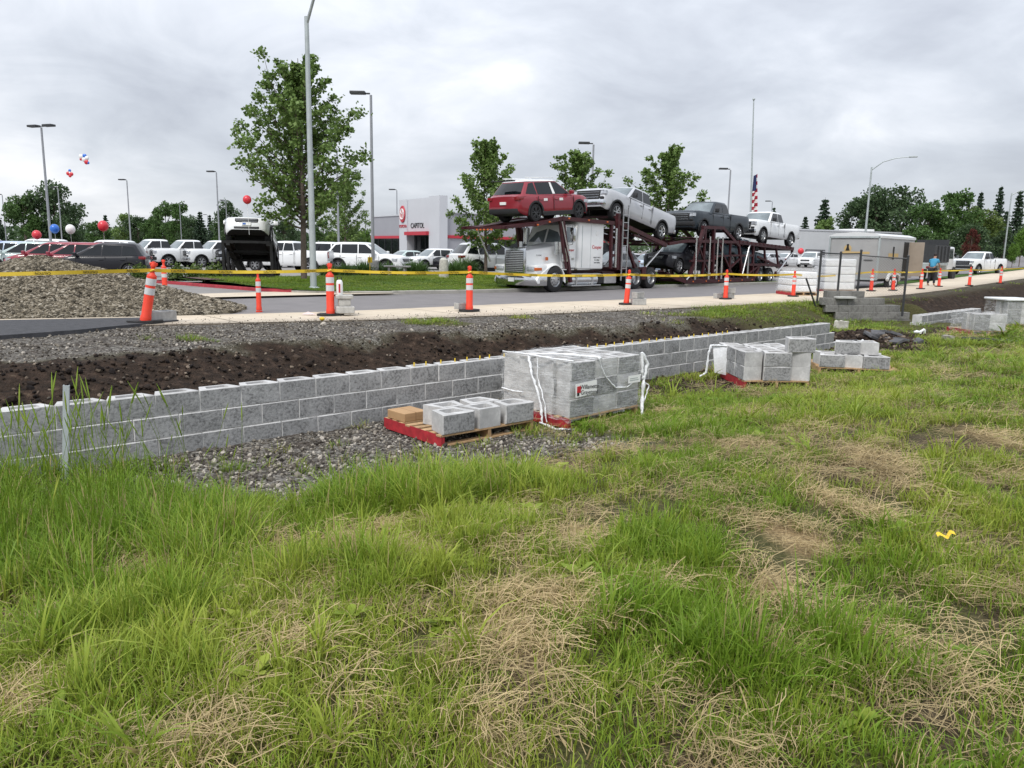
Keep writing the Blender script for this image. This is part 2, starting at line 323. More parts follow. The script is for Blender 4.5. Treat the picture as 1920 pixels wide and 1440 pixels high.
def mixc(f, a, c):
    m = n_('ShaderNodeMix'); m.data_type = 'RGBA'; l_(f, m.inputs[0]); l_(a, m.inputs[6]); l_(c, m.inputs[7]); return m.outputs[2]
def at_(name): a = n_('ShaderNodeAttribute'); a.attribute_name = name; return a.outputs['Fac']
cg = ramp(tnoise(34), [(.3, (.035, .04, .014)), (.5, (.075, .075, .028)), (.7, (.15, .125, .06))])
cs = ramp(tnoise(7), [(.3, (.015, .0105, .008)), (.48, (.031, .021, .0145)), (.62, (.052, .034, .024)), (.76, (.13, .095, .065))])
cst = ramp(tnoise(60), [(.3, (.12, .085, .045)), (.5, (.27, .195, .10)), (.7, (.42, .32, .18))])
cd_ = ramp(tnoise(26), [(.3, (.03, .022, .015)), (.5, (.075, .055, .038)), (.7, (.15, .11, .075))])
vo = n_('ShaderNodeTexVoronoi'); vo.inputs['Scale'].default_value = 34; l_(geo.outputs['Position'], vo.inputs[0])
vs_ = n_('ShaderNodeSeparateColor'); l_(vo.outputs['Color'], vs_.inputs[0])
cgr = ramp(vs_.outputs[0], [(.0, (.04, .036, .031)), (.4, (.115, .107, .095)), (.75, (.22, .205, .18)), (1, (.38, .36, .32))])
c = mixc(at_('straw'), cg, cst); c = mixc(at_('dirt'), c, cd_); c = mixc(at_('soil'), c, cs)
gmix = mixc(ramp(tnoise(2.2), [(.35, (.05, .05, .05)), (.65, (.62, .62, .62))]), cgr, cs); c = mixc(at_('gravel'), c, gmix)
l_(c, b.inputs['Base Color']); b.inputs['Roughness'].default_value = .95; b.inputs['Specular IOR Level'].default_value = .15
bp = n_('ShaderNodeBump'); bp.inputs['Strength'].default_value = .8; bp.inputs['Distance'].default_value = .03
ad = n_('ShaderNodeMath'); ad.operation = 'ADD'; l_(tnoise(22), ad.inputs[0]); l_(vo.outputs['Distance'], ad.inputs[1]); l_(ad.outputs[0], bp.inputs['Height']); l_(bp.outputs[0], b.inputs['Normal'])
me = np_mesh('field', np.stack([XX, YY, ZZ], -1).reshape(-1, 3), grid_faces(*XX.shape), fm)
for nm, a in (('gravel', gm), ('soil', sm), ('straw', tm), ('dirt', dm)): attr(me, nm, a.reshape(-1))
tag(link('field', me), kind='structure')

def sheet(name, s_arr, n0f, n1f, z0f, z1f, mt, cols=6, thick=None, kind='structure', bump=0.0):
    s_arr = np.asarray(s_arr, float); tt = np.linspace(0, 1, cols); a, b = n0f(s_arr), n1f(s_arr)
    Sx = np.repeat(s_arr[:, None], cols, 1); Nx = a[:, None] * (1 - tt) + b[:, None] * tt; X, Y = xy(Sx, Nx); r = rise(Sx)
    Z = r + z0f * (1 - tt)[None, :] + z1f * tt[None, :]
    if bump: Z = Z + bump * (fbm(X * 1.3, Y * 1.3, 3) - .5)
    V = np.stack([X, Y, Z], -1); fa = grid_faces(len(s_arr), cols); V = V.reshape(-1, 3)
    if thick:
        k = len(s_arr); e0 = np.arange(k) * cols; ex = V[e0].copy(); ex[:, 2] -= thick; o = len(V); V = np.concatenate([V, ex]); i = np.arange(k - 1)
        fa = np.concatenate([fa, np.stack([e0[:-1], e0[1:], o + i + 1, o + i], -1)])
        e1 = e0 + cols - 1; ex = V[e1].copy(); ex[:, 2] -= thick; o = len(V); V = np.concatenate([V, ex]); fa = np.concatenate([fa, np.stack([e1[:-1], o + i, o + i + 1, e1[1:]], -1)])
    me = np_mesh(name, V, fa, mt, smooth=False); o = link(name, me); tag(o, kind=kind); return o
M['asphalt'] = mat('asphalt', (.185, .175, .175), .9, var=.16, scale=1.1, bump=.25, bscale=90, spec=.2, col2=(.225, .212, .21), coords='Object')
M['lot'] = mat('lot_asphalt', (.22, .21, .2), .9, col2=(.28, .27, .26), scale=.6, bump=.2, bscale=60, spec=.2)
M['patch'] = mat('fresh_asphalt', (.055, .056, .060), .9, col2=(.085, .085, .09), scale=7, bump=.4, bscale=70, spec=.2)
M['walk'] = mat('pavement_concrete', (.52, .445, .345), .9, col2=(.62, .54, .43), scale=1.6, bump=.15, bscale=60, spec=.2)
M['kerb'] = mat('kerb_concrete', (.30, .29, .26), .9, col2=(.40, .38, .34), scale=2.5, bump=.2, bscale=50, spec=.2)
M['redkerb'] = mat('red_painted_kerb', (.36, .035, .05), .7, var=.25, scale=6)
M['lawn'] = mat('lawn_turf', (.034, .075, .014), .95, col2=(.075, .13, .028), scale=2.2, bump=.8, bscale=60, spec=.1)
M['mulch'] = mat('bark_mulch', (.10, .055, .05), .95, var=.4, scale=9, bump=.6)
M['land'] = mat('distant_land', (.06, .09, .03), 1.0, var=.3, scale=.05, spec=.05)
sA = np.concatenate([np.linspace(-60, 0, 20, False), np.arange(0, 60, 1.5), np.linspace(60, 300, 50)])
lawn_strip = lambda s: NB(s) + 1.5 * ss(39, 44, s)
sheet('road', sA, lambda s: NB(s) - .6, lambda s: KF(s) + .5, 0, 0, M['asphalt'], 5)
# concrete pavement, cast in slabs with open joints
edges = [-14.0]
while edges[-1] < 150: edges.append(edges[-1] + (2.6 if edges[-1] < 50 else 6))
for i in range(len(edges) - 1):
    a, b_ = edges[i] + .012, edges[i + 1] - .012
    q = sheet('pavement', np.linspace(a, b_, 3), NS, NB, .10 + random.uniform(-.003, .003), .10, M['walk'], 3, .16)
sheet('verge', np.linspace(39, 200, 60), lambda s: NB(s) + .02, lambda s: lawn_strip(s) + .02, .11, .06, M['lawn'], 3, .12)
# car park behind the lawn, lawn island with kerb
lot = sheet('car_park', np.concatenate([np.linspace(-160, -10, 30, False), np.linspace(-10, 60, 40, False), np.linspace(60, 300, 40)]), lambda s: KF(s) + .3, lambda s: 0 * s + 190, .06, .06, M['lot'], 14)
def lawn_left(n): return np.interp(n, [15.0, 15.6, 16.3, 17.2, 18.2, 21, 24.5, 26], [13.2, 12.0, 10.9, 10.1, 9.6, 9.1, 8.6, 8.3])
nl = np.concatenate([np.arange(14.75, 26, .35)]); ul = np.linspace(0, 1, 90); Nl = np.repeat(nl[:, None], len(ul), 1); L0 = lawn_left(nl)[:, None]
Sl = L0 + (41 + 0 * L0 - L0) * (ul ** 1.3)[None, :]; Nl2 = np.maximum(Nl, KF(Sl) + .16)
Xl, Yl = xy(Sl, Nl2); Zl = .13 + .18 * ss(15, 21, Nl2) - .16 * ss(23.6, 26, Nl2) + .03 * (fbm(Xl * 1.1, Yl * 1.1, 3) - .5)
lw = link('lawn', np_mesh('lawn', np.stack([Xl, Yl, Zl], -1).reshape(-1, 3), grid_faces(*Xl.shape), M['lawn'])); tag(lw, kind='structure')
# mulch bed along the back of the lawn
nb_ = np.linspace(21.3, 25.6, 10); Sb, Nb2 = np.meshgrid(np.concatenate([np.linspace(8.95, 15, 12), np.linspace(15.6, 40.5, 40)]), nb_, indexing='ij'); Xb, Yb = xy(Sb, Nb2 + .5 * (fbm(Sb * .6, Nb2 * 0 + 3, 3) - .5))
Zb = .13 + .18 * ss(15, 21, Nb2) - .16 * ss(23.6, 26, Nb2) + .05
tag(link('planting_bed', np_mesh('planting_bed', np.stack([Xb, Yb, Zb], -1).reshape(-1, 3), grid_faces(*Xb.shape), M['mulch'])), kind='structure')
def kerb(name, pts, wdt, top, mt, z0=None):
    P3 = [Vector(p) for p in pts]; mb = MB(); prev = None; vs = []
    for i, p in enumerate(P3):
        d = (P3[min(i + 1, len(P3) - 1)] - P3[max(i - 1, 0)]); d.z = 0; d.normalize(); nn = Vector((-d.y, d.x, 0))
        zb = p.z
        vs += [p + nn * 0 + Vector((0, 0, -.1)), p + Vector((0, 0, top - .02)), p + nn * .03 + Vector((0, 0, top)), p + nn * wdt + Vector((0, 0, top)), p + nn * wdt + Vector((0, 0, -.1))]
    fs = []
    for i in range(len(P3) - 1):
        for k in range(4): fs.append((i * 5 + k, (i + 1) * 5 + k, (i + 1) * 5 + k + 1, i * 5 + k + 1))
    mb.add(vs, fs); o = mb.build(name, mt, smooth=0); return o
ks = np.concatenate([np.arange(13.4, 60, 1.0), np.linspace(60, 200, 40)])
tag(kerb('kerb', [(*xy(s, KF(s)), float(rise(s))) for s in ks], .17, .135, M['kerb']), kind='structure')
kn = [26, 24.5, 23, 21.5, 20, 18.6, 17.6, 17.0]
tag(kerb('red_kerb', [(*xy(lawn_left(n), n), .05) for n in kn], .17, .13, M['redkerb']), kind='structure')
kn = [17.0, 16.5, 16.1, 15.7, 15.3, 15.0]
tag(kerb('kerb_return', [(*xy(lawn_left(n), n), .02) for n in kn] + [(*xy(13.4, KF(13.4)), .0)], .17, .12, M['kerb']), kind='structure')
# concrete apron of the driveway mouth
av = [xy(3.0, 15.7), xy(11.2, 15.35), xy(13.6, 14.9), xy(12.2, 15.75), xy(10.9, 16.5), xy(9.9, 17.6), xy(3.0, 17.3)]
tag(MB().add([(x, y, .068) for x, y in av], [tuple(range(len(av)))]).build('driveway_apron', M['walk'], smooth=0), kind='structure')
# fresh asphalt patch at the left end of the pavement
pp = [(-2.6, 6.35), (-.2, 6.6), (1.2, 6.95), (2.3, 7.5), (3.3, 8.0), (2.9, 8.9), (.6, 9.6), (-4.5, 10.9), (-9, 11.5), (-9, 7.2)]
tag(MB().add([(*xy(*p), .128) for p in pp] + [(*xy(*p), -.05) for p in pp], [tuple(range(10))] + [(i, i + 10, (i + 1) % 10 + 10, (i + 1) % 10) for i in range(10)]).build('asphalt_patch', M['patch'], smooth=0), kind='structure')
gv = [(-2600, -600, -1.2), (2600, -600, -1.2), (2600, 3200, -1.2), (-2600, 3200, -1.2)]
tag(MB().add(gv, [(0, 1, 2, 3)]).build('ground', M['land'], smooth=0), kind='structure')
# gentle rise of wooded land behind everything, so that the horizon is earth and not void
hx = np.linspace(-900, 900, 60); hy = np.array([230, 300, 420, 600, 900, 1400.]); HX, HY = np.meshgrid(hx, hy, indexing='ij'); HZ = -.4 + ss(230, 420, HY) * (2.2 + 1.2 * fbm(HX * .01, HY * .004, 3))
tag(link('far_ground', np_mesh('far_ground', np.stack([HX, HY, HZ], -1).reshape(-1, 3), grid_faces(*HX.shape), M['land'])), kind='structure')
# ================================================================== scatter: grass, straw, stones (stuff)
def gn_scatter(name, pts, rot, scl, idx, tint, meshes, kind='stuff', parent=None, label=None):
    pts = np.asarray(pts, np.float32)
    me = bpy.data.meshes.new(name); me.vertices.add(len(pts)); me.vertices.foreach_set('co', pts.ravel())
    attr(me, 'rot', rot, 'FLOAT_VECTOR'); attr(me, 'scl', scl, 'FLOAT_VECTOR'); attr(me, 'tint', tint)
    a = me.attributes.new('idx', 'INT', 'POINT'); a.data.foreach_set('value', np.asarray(idx, np.int32))
    cl = bpy.data.collections.new(name + '_kinds')
    for i, m in enumerate(meshes):
        o = bpy.data.objects.new('%s_kind_%02d' % (name, i), m); cl.objects.link(o)
    ng = bpy.data.node_groups.new(name + '_scatter', 'GeometryNodeTree')
    ng.interface.new_socket('Geometry', in_out='INPUT', socket_type='NodeSocketGeometry'); ng.interface.new_socket('Geometry', in_out='OUTPUT', socket_type='NodeSocketGeometry')
    n = ng.nodes.new; l = ng.links.new; gi = n('NodeGroupInput'); go = n('NodeGroupOutput'); ip = n('GeometryNodeInstanceOnPoints'); ci = n('GeometryNodeCollectionInfo')
    ci.inputs[0].default_value = cl; ci.inputs['Separate Children'].default_value = True; ci.inputs['Reset Children'].default_value = True
    def na(nm, ty): q = n('GeometryNodeInputNamedAttribute'); q.data_type = ty; q.inputs[0].default_value = nm; return q.outputs[0]
    l(gi.outputs[0], ip.inputs['Points']); l(ci.outputs[0], ip.inputs['Instance']); ip.inputs['Pick Instance'].default_value = True
    l(na('idx', 'INT'), ip.inputs['Instance Index']); er = n('FunctionNodeEulerToRotation'); l(na('rot', 'FLOAT_VECTOR'), er.inputs[0]); l(er.outputs[0], ip.inputs['Rotation']); l(na('scl', 'FLOAT_VECTOR'), ip.inputs['Scale'])
    l(ip.outputs[0], go.inputs[0])
    o = link(name, me, parent); md = o.modifiers.new('scatter', 'NODES'); md.node_group = ng; tag(o, label=label, kind=kind); return o
def plant_mat(name, root, mid, tip, alt_root, alt_mid, alt_tip, trans=.35, dead=2.0):
    m = bpy.data.materials.new(name); m.use_nodes = True; t = m.node_tree; n = t.nodes.new; l = t.links.new; b = t.nodes['Principled BSDF']; out = t.nodes['Material Output']
    h = n('ShaderNodeAttribute'); h.attribute_name = 'h'; rn = n('ShaderNodeAttribute'); rn.attribute_name = 'r'; ti = n('ShaderNodeAttribute'); ti.attribute_type = 'INSTANCER'; ti.attribute_name = 'tint'
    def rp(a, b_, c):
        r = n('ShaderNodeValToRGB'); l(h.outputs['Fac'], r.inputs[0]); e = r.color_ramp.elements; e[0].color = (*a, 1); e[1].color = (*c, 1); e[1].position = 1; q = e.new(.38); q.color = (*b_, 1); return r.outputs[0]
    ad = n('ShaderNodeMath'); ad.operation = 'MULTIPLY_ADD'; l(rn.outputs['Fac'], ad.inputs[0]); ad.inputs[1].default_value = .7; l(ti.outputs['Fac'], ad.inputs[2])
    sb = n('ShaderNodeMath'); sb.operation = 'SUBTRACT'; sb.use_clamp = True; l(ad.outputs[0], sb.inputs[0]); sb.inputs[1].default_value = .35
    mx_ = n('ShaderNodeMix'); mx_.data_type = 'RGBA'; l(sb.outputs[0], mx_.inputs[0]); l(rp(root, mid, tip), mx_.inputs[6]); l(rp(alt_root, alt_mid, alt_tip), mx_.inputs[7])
    gt_ = n('ShaderNodeMath'); gt_.operation = 'GREATER_THAN'; l(rn.outputs['Fac'], gt_.inputs[0]); gt_.inputs[1].default_value = dead; dm_ = n('ShaderNodeMix'); dm_.data_type = 'RGBA'; l(gt_.outputs[0], dm_.inputs[0]); l(mx_.outputs[2], dm_.inputs[6]); dm_.inputs[7].default_value = (.46, .36, .18, 1); mx_ = dm_
    l(mx_.outputs[2], b.inputs['Base Color']); b.inputs['Roughness'].default_value = .5; b.inputs['Specular IOR Level'].default_value = .25
    if trans:
        tr = n('ShaderNodeBsdfTranslucent'); l(mx_.outputs[2], tr.inputs[0]); ms = n('ShaderNodeMixShader'); ms.inputs[0].default_value = trans; l(b.outputs[0], ms.inputs[1]); l(tr.outputs[0], ms.inputs[2]); l(ms.outputs[0], out.inputs[0])
    return m
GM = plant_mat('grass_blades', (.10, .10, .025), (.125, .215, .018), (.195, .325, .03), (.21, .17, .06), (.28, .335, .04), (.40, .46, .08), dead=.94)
SM = plant_mat('straw_strands', (.48, .36, .18), (.58, .455, .245), (.54, .42, .225), (.19, .14, .07), (.27, .205, .10), (.34, .27, .14), .2)
def blades(nb, rad, h0, h1, wid, lean, seed, segs=3, flat=False):
    r = np.random.default_rng(seed); V = []; Fq = []; H = []; R_ = []
    for i in range(nb):
        a = r.uniform(0, 2 * PI); q = rad * math.sqrt(r.uniform()); bx, by = q * math.cos(a), q * math.sin(a); hh = r.uniform(h0, h1) * (1 - .35 * (q / rad)); d = r.uniform(0, 2 * PI) if r.uniform() < .5 else a + r.normal() * .5
        ln = abs(r.normal()) * lean + .04; ww = wid * r.uniform(.6, 1.35); fa = d + PI / 2 + r.normal() * .5; rr = r.uniform(); o = len(V); zs = r.uniform(.004, .05) if flat else 0; cvz = r.normal() * .6; am = .018 * abs(r.normal()); tlt = .03 * abs(r.normal())
        for k in range(segs + 1):
            t_ = k / segs
            if flat:
                ang = d + cvz * t_; x = bx + hh * (t_ - .5) * math.cos(ang); y = by + hh * (t_ - .5) * math.sin(ang); z = zs + am * math.sin(PI * t_) + tlt * t_; fx, fy = -math.sin(ang), math.cos(ang)
            else:
                th = ln * t_ * 1.4; x = bx + hh * t_ * math.sin(th) * math.cos(d); y = by + hh * t_ * math.sin(th) * math.sin(d); z = hh * t_ * math.cos(th * .9); fx, fy = math.cos(fa), math.sin(fa)
            w_ = ww * (1 - .55 * t_) if k < segs else ww * .1
            if flat: w_ = ww
            V += [(x - fx * w_, y - fy * w_, z), (x + fx * w_, y + fy * w_, z + (.001 if flat else 0))]; H += [t_, t_]; R_ += [rr, rr]
        for k in range(segs): Fq.append((o + 2 * k, o + 2 * k + 1, o + 2 * k + 3, o + 2 * k + 2))
    return V, Fq, H, R_
def plant_mesh(name, parts, mt):
    V, Fq, H, R_ = [], [], [], []
    for p in parts:
        o = len(V); V += p[0]; Fq += [tuple(i + o for i in f) for f in p[1]]; H += p[2]; R_ += p[3]
    me = np_mesh(name, V, Fq, mt); attr(me, 'h', H); attr(me, 'r', R_); return me
# ================================================================== BUILDINGS
M['panel'] = mat('grey_metal_panel', (.36, .36, .39), .45, .2, var=.06, scale=.5); M['wpanel'] = mat('white_metal_panel', (.56, .57, .60), .4, .05, var=.04, scale=.4); M['redtrim'] = mat('red_fascia', (.48, .03, .05), .4)
M['stucco'] = mat('pale_grey_wall', (.50, .51, .52), .85, var=.05, scale=.6); M['mullion'] = mat('dark_mullion', (.04, .042, .045), .4, .4)
c0 = at(826, 80, .06); c1 = at(752, 87.7, .06); ang = math.atan2(c0.y - c1.y, c0.x - c1.x); LEN = math.hypot(c0.x - c1.x, c0.y - c1.y)
dl = empty('car_dealership', (c1.x, c1.y, .06), ang); tag(dl, 'white and grey car dealership with red fascias and a tall white entrance portal', 'dealership building')
H_ = 7.0; Lp = LEN
MB().box(-9.5, Lp - .4, .95, 26, 0, 5.3).build('wall', M['panel'], dl, smooth=0)
MB().box(-9.62, -.02, .80, .93, 2.75, 3.05).box(Lp - .38, Lp - .26, .95, 26.1, 2.75, 3.05).build('red_fascia', M['redtrim'], dl, smooth=0)
MB().box(-9.8, -.1, .85, .97, 5.302, 5.42).box(Lp - .5, Lp - .24, .97, 26.2, 5.302, 5.42).build('parapet', M['wpanel'], dl, smooth=0)
po = MB().box(0, 1.9, 0, .93, 0, H_ - .1).box(Lp - 2.3, Lp, 0, .94, 0, H_).box(1.902, Lp - 2.302, .15, .93, 3.45, H_ - .1); po.build('portal', M['wpanel'], dl, smooth=0)
for z in (3.9, 4.9, 5.9): pass
MB().box(1.9, Lp - 2.3, -.35, .3, 3.05, 3.42).build('canopy', M['redtrim'], dl, smooth=0)
def window(parent, x0, x1, y, z0, z1, nx, nz, face='y', gl='glass', w_=.06):
    """framed pane grid, each pane set back in its frame"""
    fr = MB(); mk = (lambda a0, a1, b0, b1, d0, d1: fr.box(a0, a1, d0, d1, b0, b1)) if face == 'y' else (lambda a0, a1, b0, b1, d0, d1: fr.box(d0, d1, a0, a1, b0, b1))
    for i in range(nx + 1): x = x0 + (x1 - x0) * i / nx; mk(x - w_ / 2, x + w_ / 2, z0, z1, y - .04, y + .08)
    for i in range(nz + 1): z = z0 + (z1 - z0) * i / nz; mk(x0 + w_ / 2 + .002, x1 - w_ / 2 - .002, z - w_ / 2, z + w_ / 2, y - .035, y + .075)
    o = fr.build('window', M['mullion'], parent, smooth=0)
    for i in range(nx):
        for j in range(nz):
            a0, a1 = x0 + (x1 - x0) * i / nx + .03, x0 + (x1 - x0) * (i + 1) / nx - .03; b0, b1 = z0 + (z1 - z0) * j / nz + .03, z0 + (z1 - z0) * (j + 1) / nz - .03
            p = MB().add([(a0, y + .03, b0), (a1, y + .03, b0), (a1, y + .03, b1), (a0, y + .03, b1)] if face == 'y' else [(y + .03, a0, b0), (y + .03, a1, b0), (y + .03, a1, b1), (y + .03, a0, b1)], [(0, 1, 2, 3)]); p.build('pane', M[gl], o, smooth=0)
    return o
MB().box(1.905, Lp - 2.305, .90, .94, .0, 3.4).build('entrance_wall', M['mullion'], dl, smooth=0)
window(dl, 2.6, Lp - 2.35, .78, .1, 3.0, 4, 2); window(dl, -9.3, -.2, .86, .3, 2.7, 5, 1); window(dl, 4.5, 24, Lp - .37, .3, 2.7, 9, 1, face='x')
text('lettering', 'CAPITOL', .78, M['ink'], dl, (4.15, .135, 4.05), (PI / 2, 0, 0), .03)
em = MB().lathe([(.001, -.10), (.78, -.10), (.82, -.05), (.82, 0)], 28, 'Y').build('emblem', M['redtrim'], dl, (.95, -.03, 5.35)); em.scale = (.82, 1, 1.12)
rg = MB(); tor = lambda a, b_, cx_, cz_: rg.tube([(cx_ + a * math.cos(2 * PI * i / 24), -.115, cz_ + b_ * math.sin(2 * PI * i / 24)) for i in range(25)], .045, 5, False)
tor(.62, .50, 0, 0); tor(.24, .50, 0, 0); tor(.40, .20, 0, .28); rg.build('emblem_ring', M['paper'], em)
text('lettering', 'TOYOTA', .46, M['redtrim'], dl, (.95, -.02, 4.02), (PI / 2, 0, 0), .03)
# long grey building on the right
b0 = at(1488, 92, .06); b1 = at(1720, 100, .06); ang = math.atan2(b1.y - b0.y, b1.x - b0.x); LB = (b1 - b0).length
gb = empty('service_building', (b0.x, b0.y, .06), ang); tag(gb, 'long low pale grey building with louvred openings behind the enclosed trailer', 'building')
MB().box(0, LB + 3, 0, 14, 0, 4.55).build('wall', M['stucco'], gb, smooth=0); MB().box(-.06, LB + 3.06, -.07, 14.06, 4.55, 4.72).build('parapet', M['wpanel'], gb, smooth=0)
for x in (-.0 + 1.1, 5.2, 9.4, 13.6):
    dr = MB().box(x, x + 3.0, -.05, -.002, .0, 2.35).build('louvred_door', M['mullion'], gb, smooth=0)
    for i in range(9): z = .1 + i * .25; q = MB().box(0, 2.86, -.10, -.052, 0, .15).build('slat', M['panel'], dr, (x + .07, 0, z), smooth=0)
MB().box(12, 15, 3, 6, 4.6, 5.1).build('roof_unit', M['paper'], gb, smooth=0)
# ================================================================== LAMPS AND POLES
def lot_lamp(px, depth, label, H=8.55, twin=False, hd=PI, base=True, group='parking lot lamps'):
    p = at(px, depth); e_ = empty('parking_lot_lamp', p, 0); tag(e_, label, 'lamp post', group)
    MB().tube([(0, 0, .5), (0, 0, H - .1)], [.085, .06], 8).build('pole', M['pole'], e_)
    if base: MB().lathe([(.28, -.1), (.28, .72), (.25, .76), (.001, .76)], 16).build('footing', M['conc'], e_)
    for a in ((hd, hd + PI) if twin else (hd,)):
        c, s = math.cos(a), math.sin(a); m4 = Matrix.Translation((0, 0, H)) @ Matrix.Rotation(a, 4, 'Z')
        MB().bbox(.04, .30, -.035, .035, -.07, 0, .01, 1, m4).bbox(.26, .98, -.19, .19, -.07, .06, .03, 2, m4).build('lamp_head', M['dkmetal'], e_)
for a in ((703, 38, 'tall parking lot lamp with a single head standing among the grassy shrubs', dict()), (108, 48.5, 'twin headed parking lot lamp above the blue balloon', dict(twin=True, hd=2.8)), (256, 87, 'slim parking lot lamp between the red balloon and the feathery trees', dict(hd=2.9)), (420, 75.6, 'parking lot lamp just left of the big maple', dict(hd=2.9)),
          (748, 96, 'parking lot lamp in front of the dealership portal', dict(hd=2.9)), (1104, 51.7, 'parking lot lamp above the front of the silver pickup', dict(hd=PI)), (1354, 67, 'parking lot lamp above the dark slate pickup', dict(hd=PI)), (1434, 112, 'small parking lot lamp above the rear white pickup', dict(hd=2.9)), (26, 118, 'slim parking lot lamp at the far left beside the small conifer', dict(hd=2.9)),
          (129, 101, 'thin parking lot lamp immediately right of the twin headed one', dict(hd=2.9)), (435, 124, 'second, shorter parking lot lamp left of the big maple', dict(hd=2.9)), (350, 139, 'parking lot lamp in front of the feathery trees', dict(hd=.2)), (690, 160, 'thin white parking lot lamp left of the dealership', dict(hd=2.9)), (640, 56, 'parking lot lamp in front of the white pickup tailgate, head hidden by the maple', dict(hd=2.9)),
          (102, 185, 'thin far lamp between the twin headed lamp and the dense dark tree', dict(base=False)), (94, 205, 'thin far lamp against the dense dark tree', dict(base=False)), (86, 230, 'shortest thin lamp against the dense dark tree', dict(base=False)), (367, 205, 'thin lamp in front of the dark low tree', dict(base=False, hd=.3)), (400, 190, 'thin lamp beside the slim conifer', dict(base=False)), (316, 225, 'short lamp above the white pickups', dict(base=False)), (340, 225, 'short lamp under the feathery trees', dict(base=False, hd=.3)), (297, 240, 'shortest lamp near the white pickups', dict(base=False))):
    lot_lamp(a[0], a[1], a[2], **a[3])
def street_lamp(p, H, label, arm, L, rise_, r0=.12, mt='galv'):
    e_ = empty('street_lamp', p, arm); tag(e_, label, 'street lamp', 'street lamps along the road')
    MB().tube([(0, 0, -.1), (0, 0, H)], [r0, r0 * .62], 12).build('pole', M[mt], e_); MB().lathe([(r0 * 1.9, -.05), (r0 * 1.9, .03), (r0 * 1.15, .07)], 12).build('base_plate', M[mt], e_)
    MB().tube([(0, 0, H - .25), (L * .3, 0, H + rise_ * .55), (L * .65, 0, H + rise_ * .92), (L, 0, H + rise_)], [.055, .048, .04, .035], 8).build('arm', M[mt], e_)
    MB().bbox(L - .05, L + .62, -.13, .13, H + rise_ - .07, H + rise_ + .05, .03).build('lamp_head', M['galv'], e_)
street_lamp(G(588, 541, .16), 9.3, 'tall galvanised street lamp in the lawn, its arm leaving the top of the view', math.radians(-38), 2.4, 1.9)
street_lamp(at(1609, 70), 9.1, 'galvanised street lamp rising behind the enclosed trailer', math.radians(-30), 2.9, .75, .11)
street_lamp(at(1868, 96), 8.9, 'slim street lamp behind the tail of the driving white pickup', math.radians(-25), 2.9, .6, .11)
street_lamp(at(1911, 128), 8.0, 'small street lamp at the right edge beyond the bright green trees', math.radians(-25), 2.5, .6, .10)
fp = at(1400, 70); e_ = empty('flagpole', fp); tag(e_, 'very tall thin flagpole with a drooping flag at half mast behind the carrier', 'flagpole')
MB().tube([(0, 0, 0), (-.62, 0, 14.6)], [.11, .05], 8).ball((-.62, 0, 14.7), .12).build('pole', M['galv'], e_)
fl = MB(); rows_, cols_ = 26, 7; fz0 = 1.65 + (478 - 335) / 1440 * 70; vs = []
for i in range(rows_):
    for j in range(cols_):
        t = i / (rows_ - 1); u = j / (cols_ - 1); wd_ = .34 + .22 * t - .30 * max(0, t - .8) * 2; vs.append((.12 + u * wd_, .16 * math.sin(u * 9 + t * 3) * (.3 + t), -t * 3.7 + .18 * u * (1 - t)))
fl.v = vs
for i in range(rows_ - 1):
    for j in range(cols_ - 1):
        fl.f.append((i * cols_ + j, i * cols_ + j + 1, (i + 1) * cols_ + j + 1, (i + 1) * cols_ + j)); t = i / rows_
        fl.mi.append(2 if t < .34 and j < 5 else (0 if ((i + j // 2) // 2) % 2 else 1))
fo = fl.build('flag', [mat('flag_red', (.36, .02, .04), .8), M['paper'], mat('flag_blue', (.02, .03, .10), .8)], None, fp + Vector((-.30, 0, fz0 - .35)), smooth=60); tag(fo, 'red, white and blue striped flag hanging limp at half mast', 'flag')
# ================================================================== BALLOONS
BM = {'red': mat('red_latex', (.62, .03, .045), .3, spec=.6), 'blue': mat('blue_latex', (.02, .14, .55), .3, spec=.6), 'white': mat('white_latex', (.78, .76, .74), .3, spec=.6)}
def balloon(px, py, d, rpx, c, label, string=1.1, group='round balloons floating over the parked cars'):
    hz = 470 + .018 * (px - 960); p = at(px, d, EZ + (hz - py) / F * d); r = rpx / F * d; e_ = empty('balloon', p); tag(e_, label, 'balloon', group)
    b_ = MB().ball((0, 0, 0), r, 18, 14, (1, 1, 1.06)).lathe([(r * .04, -r * 1.08), (r * .09, -r * 1.14), (.001, -r * 1.15)], 8, cap=False).build('envelope', BM[c], e_, smooth=80)
    if string: MB().tube([(0, 0, -r * 1.1), (.03, 0, -r * 1.1 - string)], .006, 4).build('string', M['paper'], e_)
for a in ((8, 426, 44, 7, 'white', 'white balloon nearest the left edge'), (83, 441, 43, 8, 'red', 'lower red balloon over the pale hatchbacks'), (117, 430, 42, 8, 'blue', 'blue balloon in front of the twin headed lamp'), (146, 431, 42, 8.3, 'white', 'white balloon right of the blue one'), (207, 425, 40, 9.3, 'red', 'largest red balloon, right of the white balloon'), (474, 378, 29, 7.6, 'red', 'red balloon beside the lower left of the maple crown'), (1493, 471, 70, 5.4, 'red', 'red balloon by the louvred grey building')): balloon(*a)
def cluster(px, py, d, label, items):
    p = at(px, d, EZ + (456 - py) / F * d); e_ = empty('balloon_cluster', p); tag(e_, label, 'balloons', 'balloon clusters drifting in the sky')
    for dx, dz, r, c in items: MB().ball((dx, .1 * dz, dz), r, 12, 9, (1, .6, 1)).build('balloon', BM[c], e_, smooth=80)
cluster(181, 307, 70, 'drifting bunch of white, blue and red balloons high beside the twin lamp', [(-.25, .25, .22, 'white'), (.05, .3, .2, 'blue'), (.22, .12, .2, 'white'), (.0, .0, .2, 'white'), (.2, -.22, .2, 'red'), (-.28, .02, .12, 'red'), (.35, -.28, .12, 'blue')])
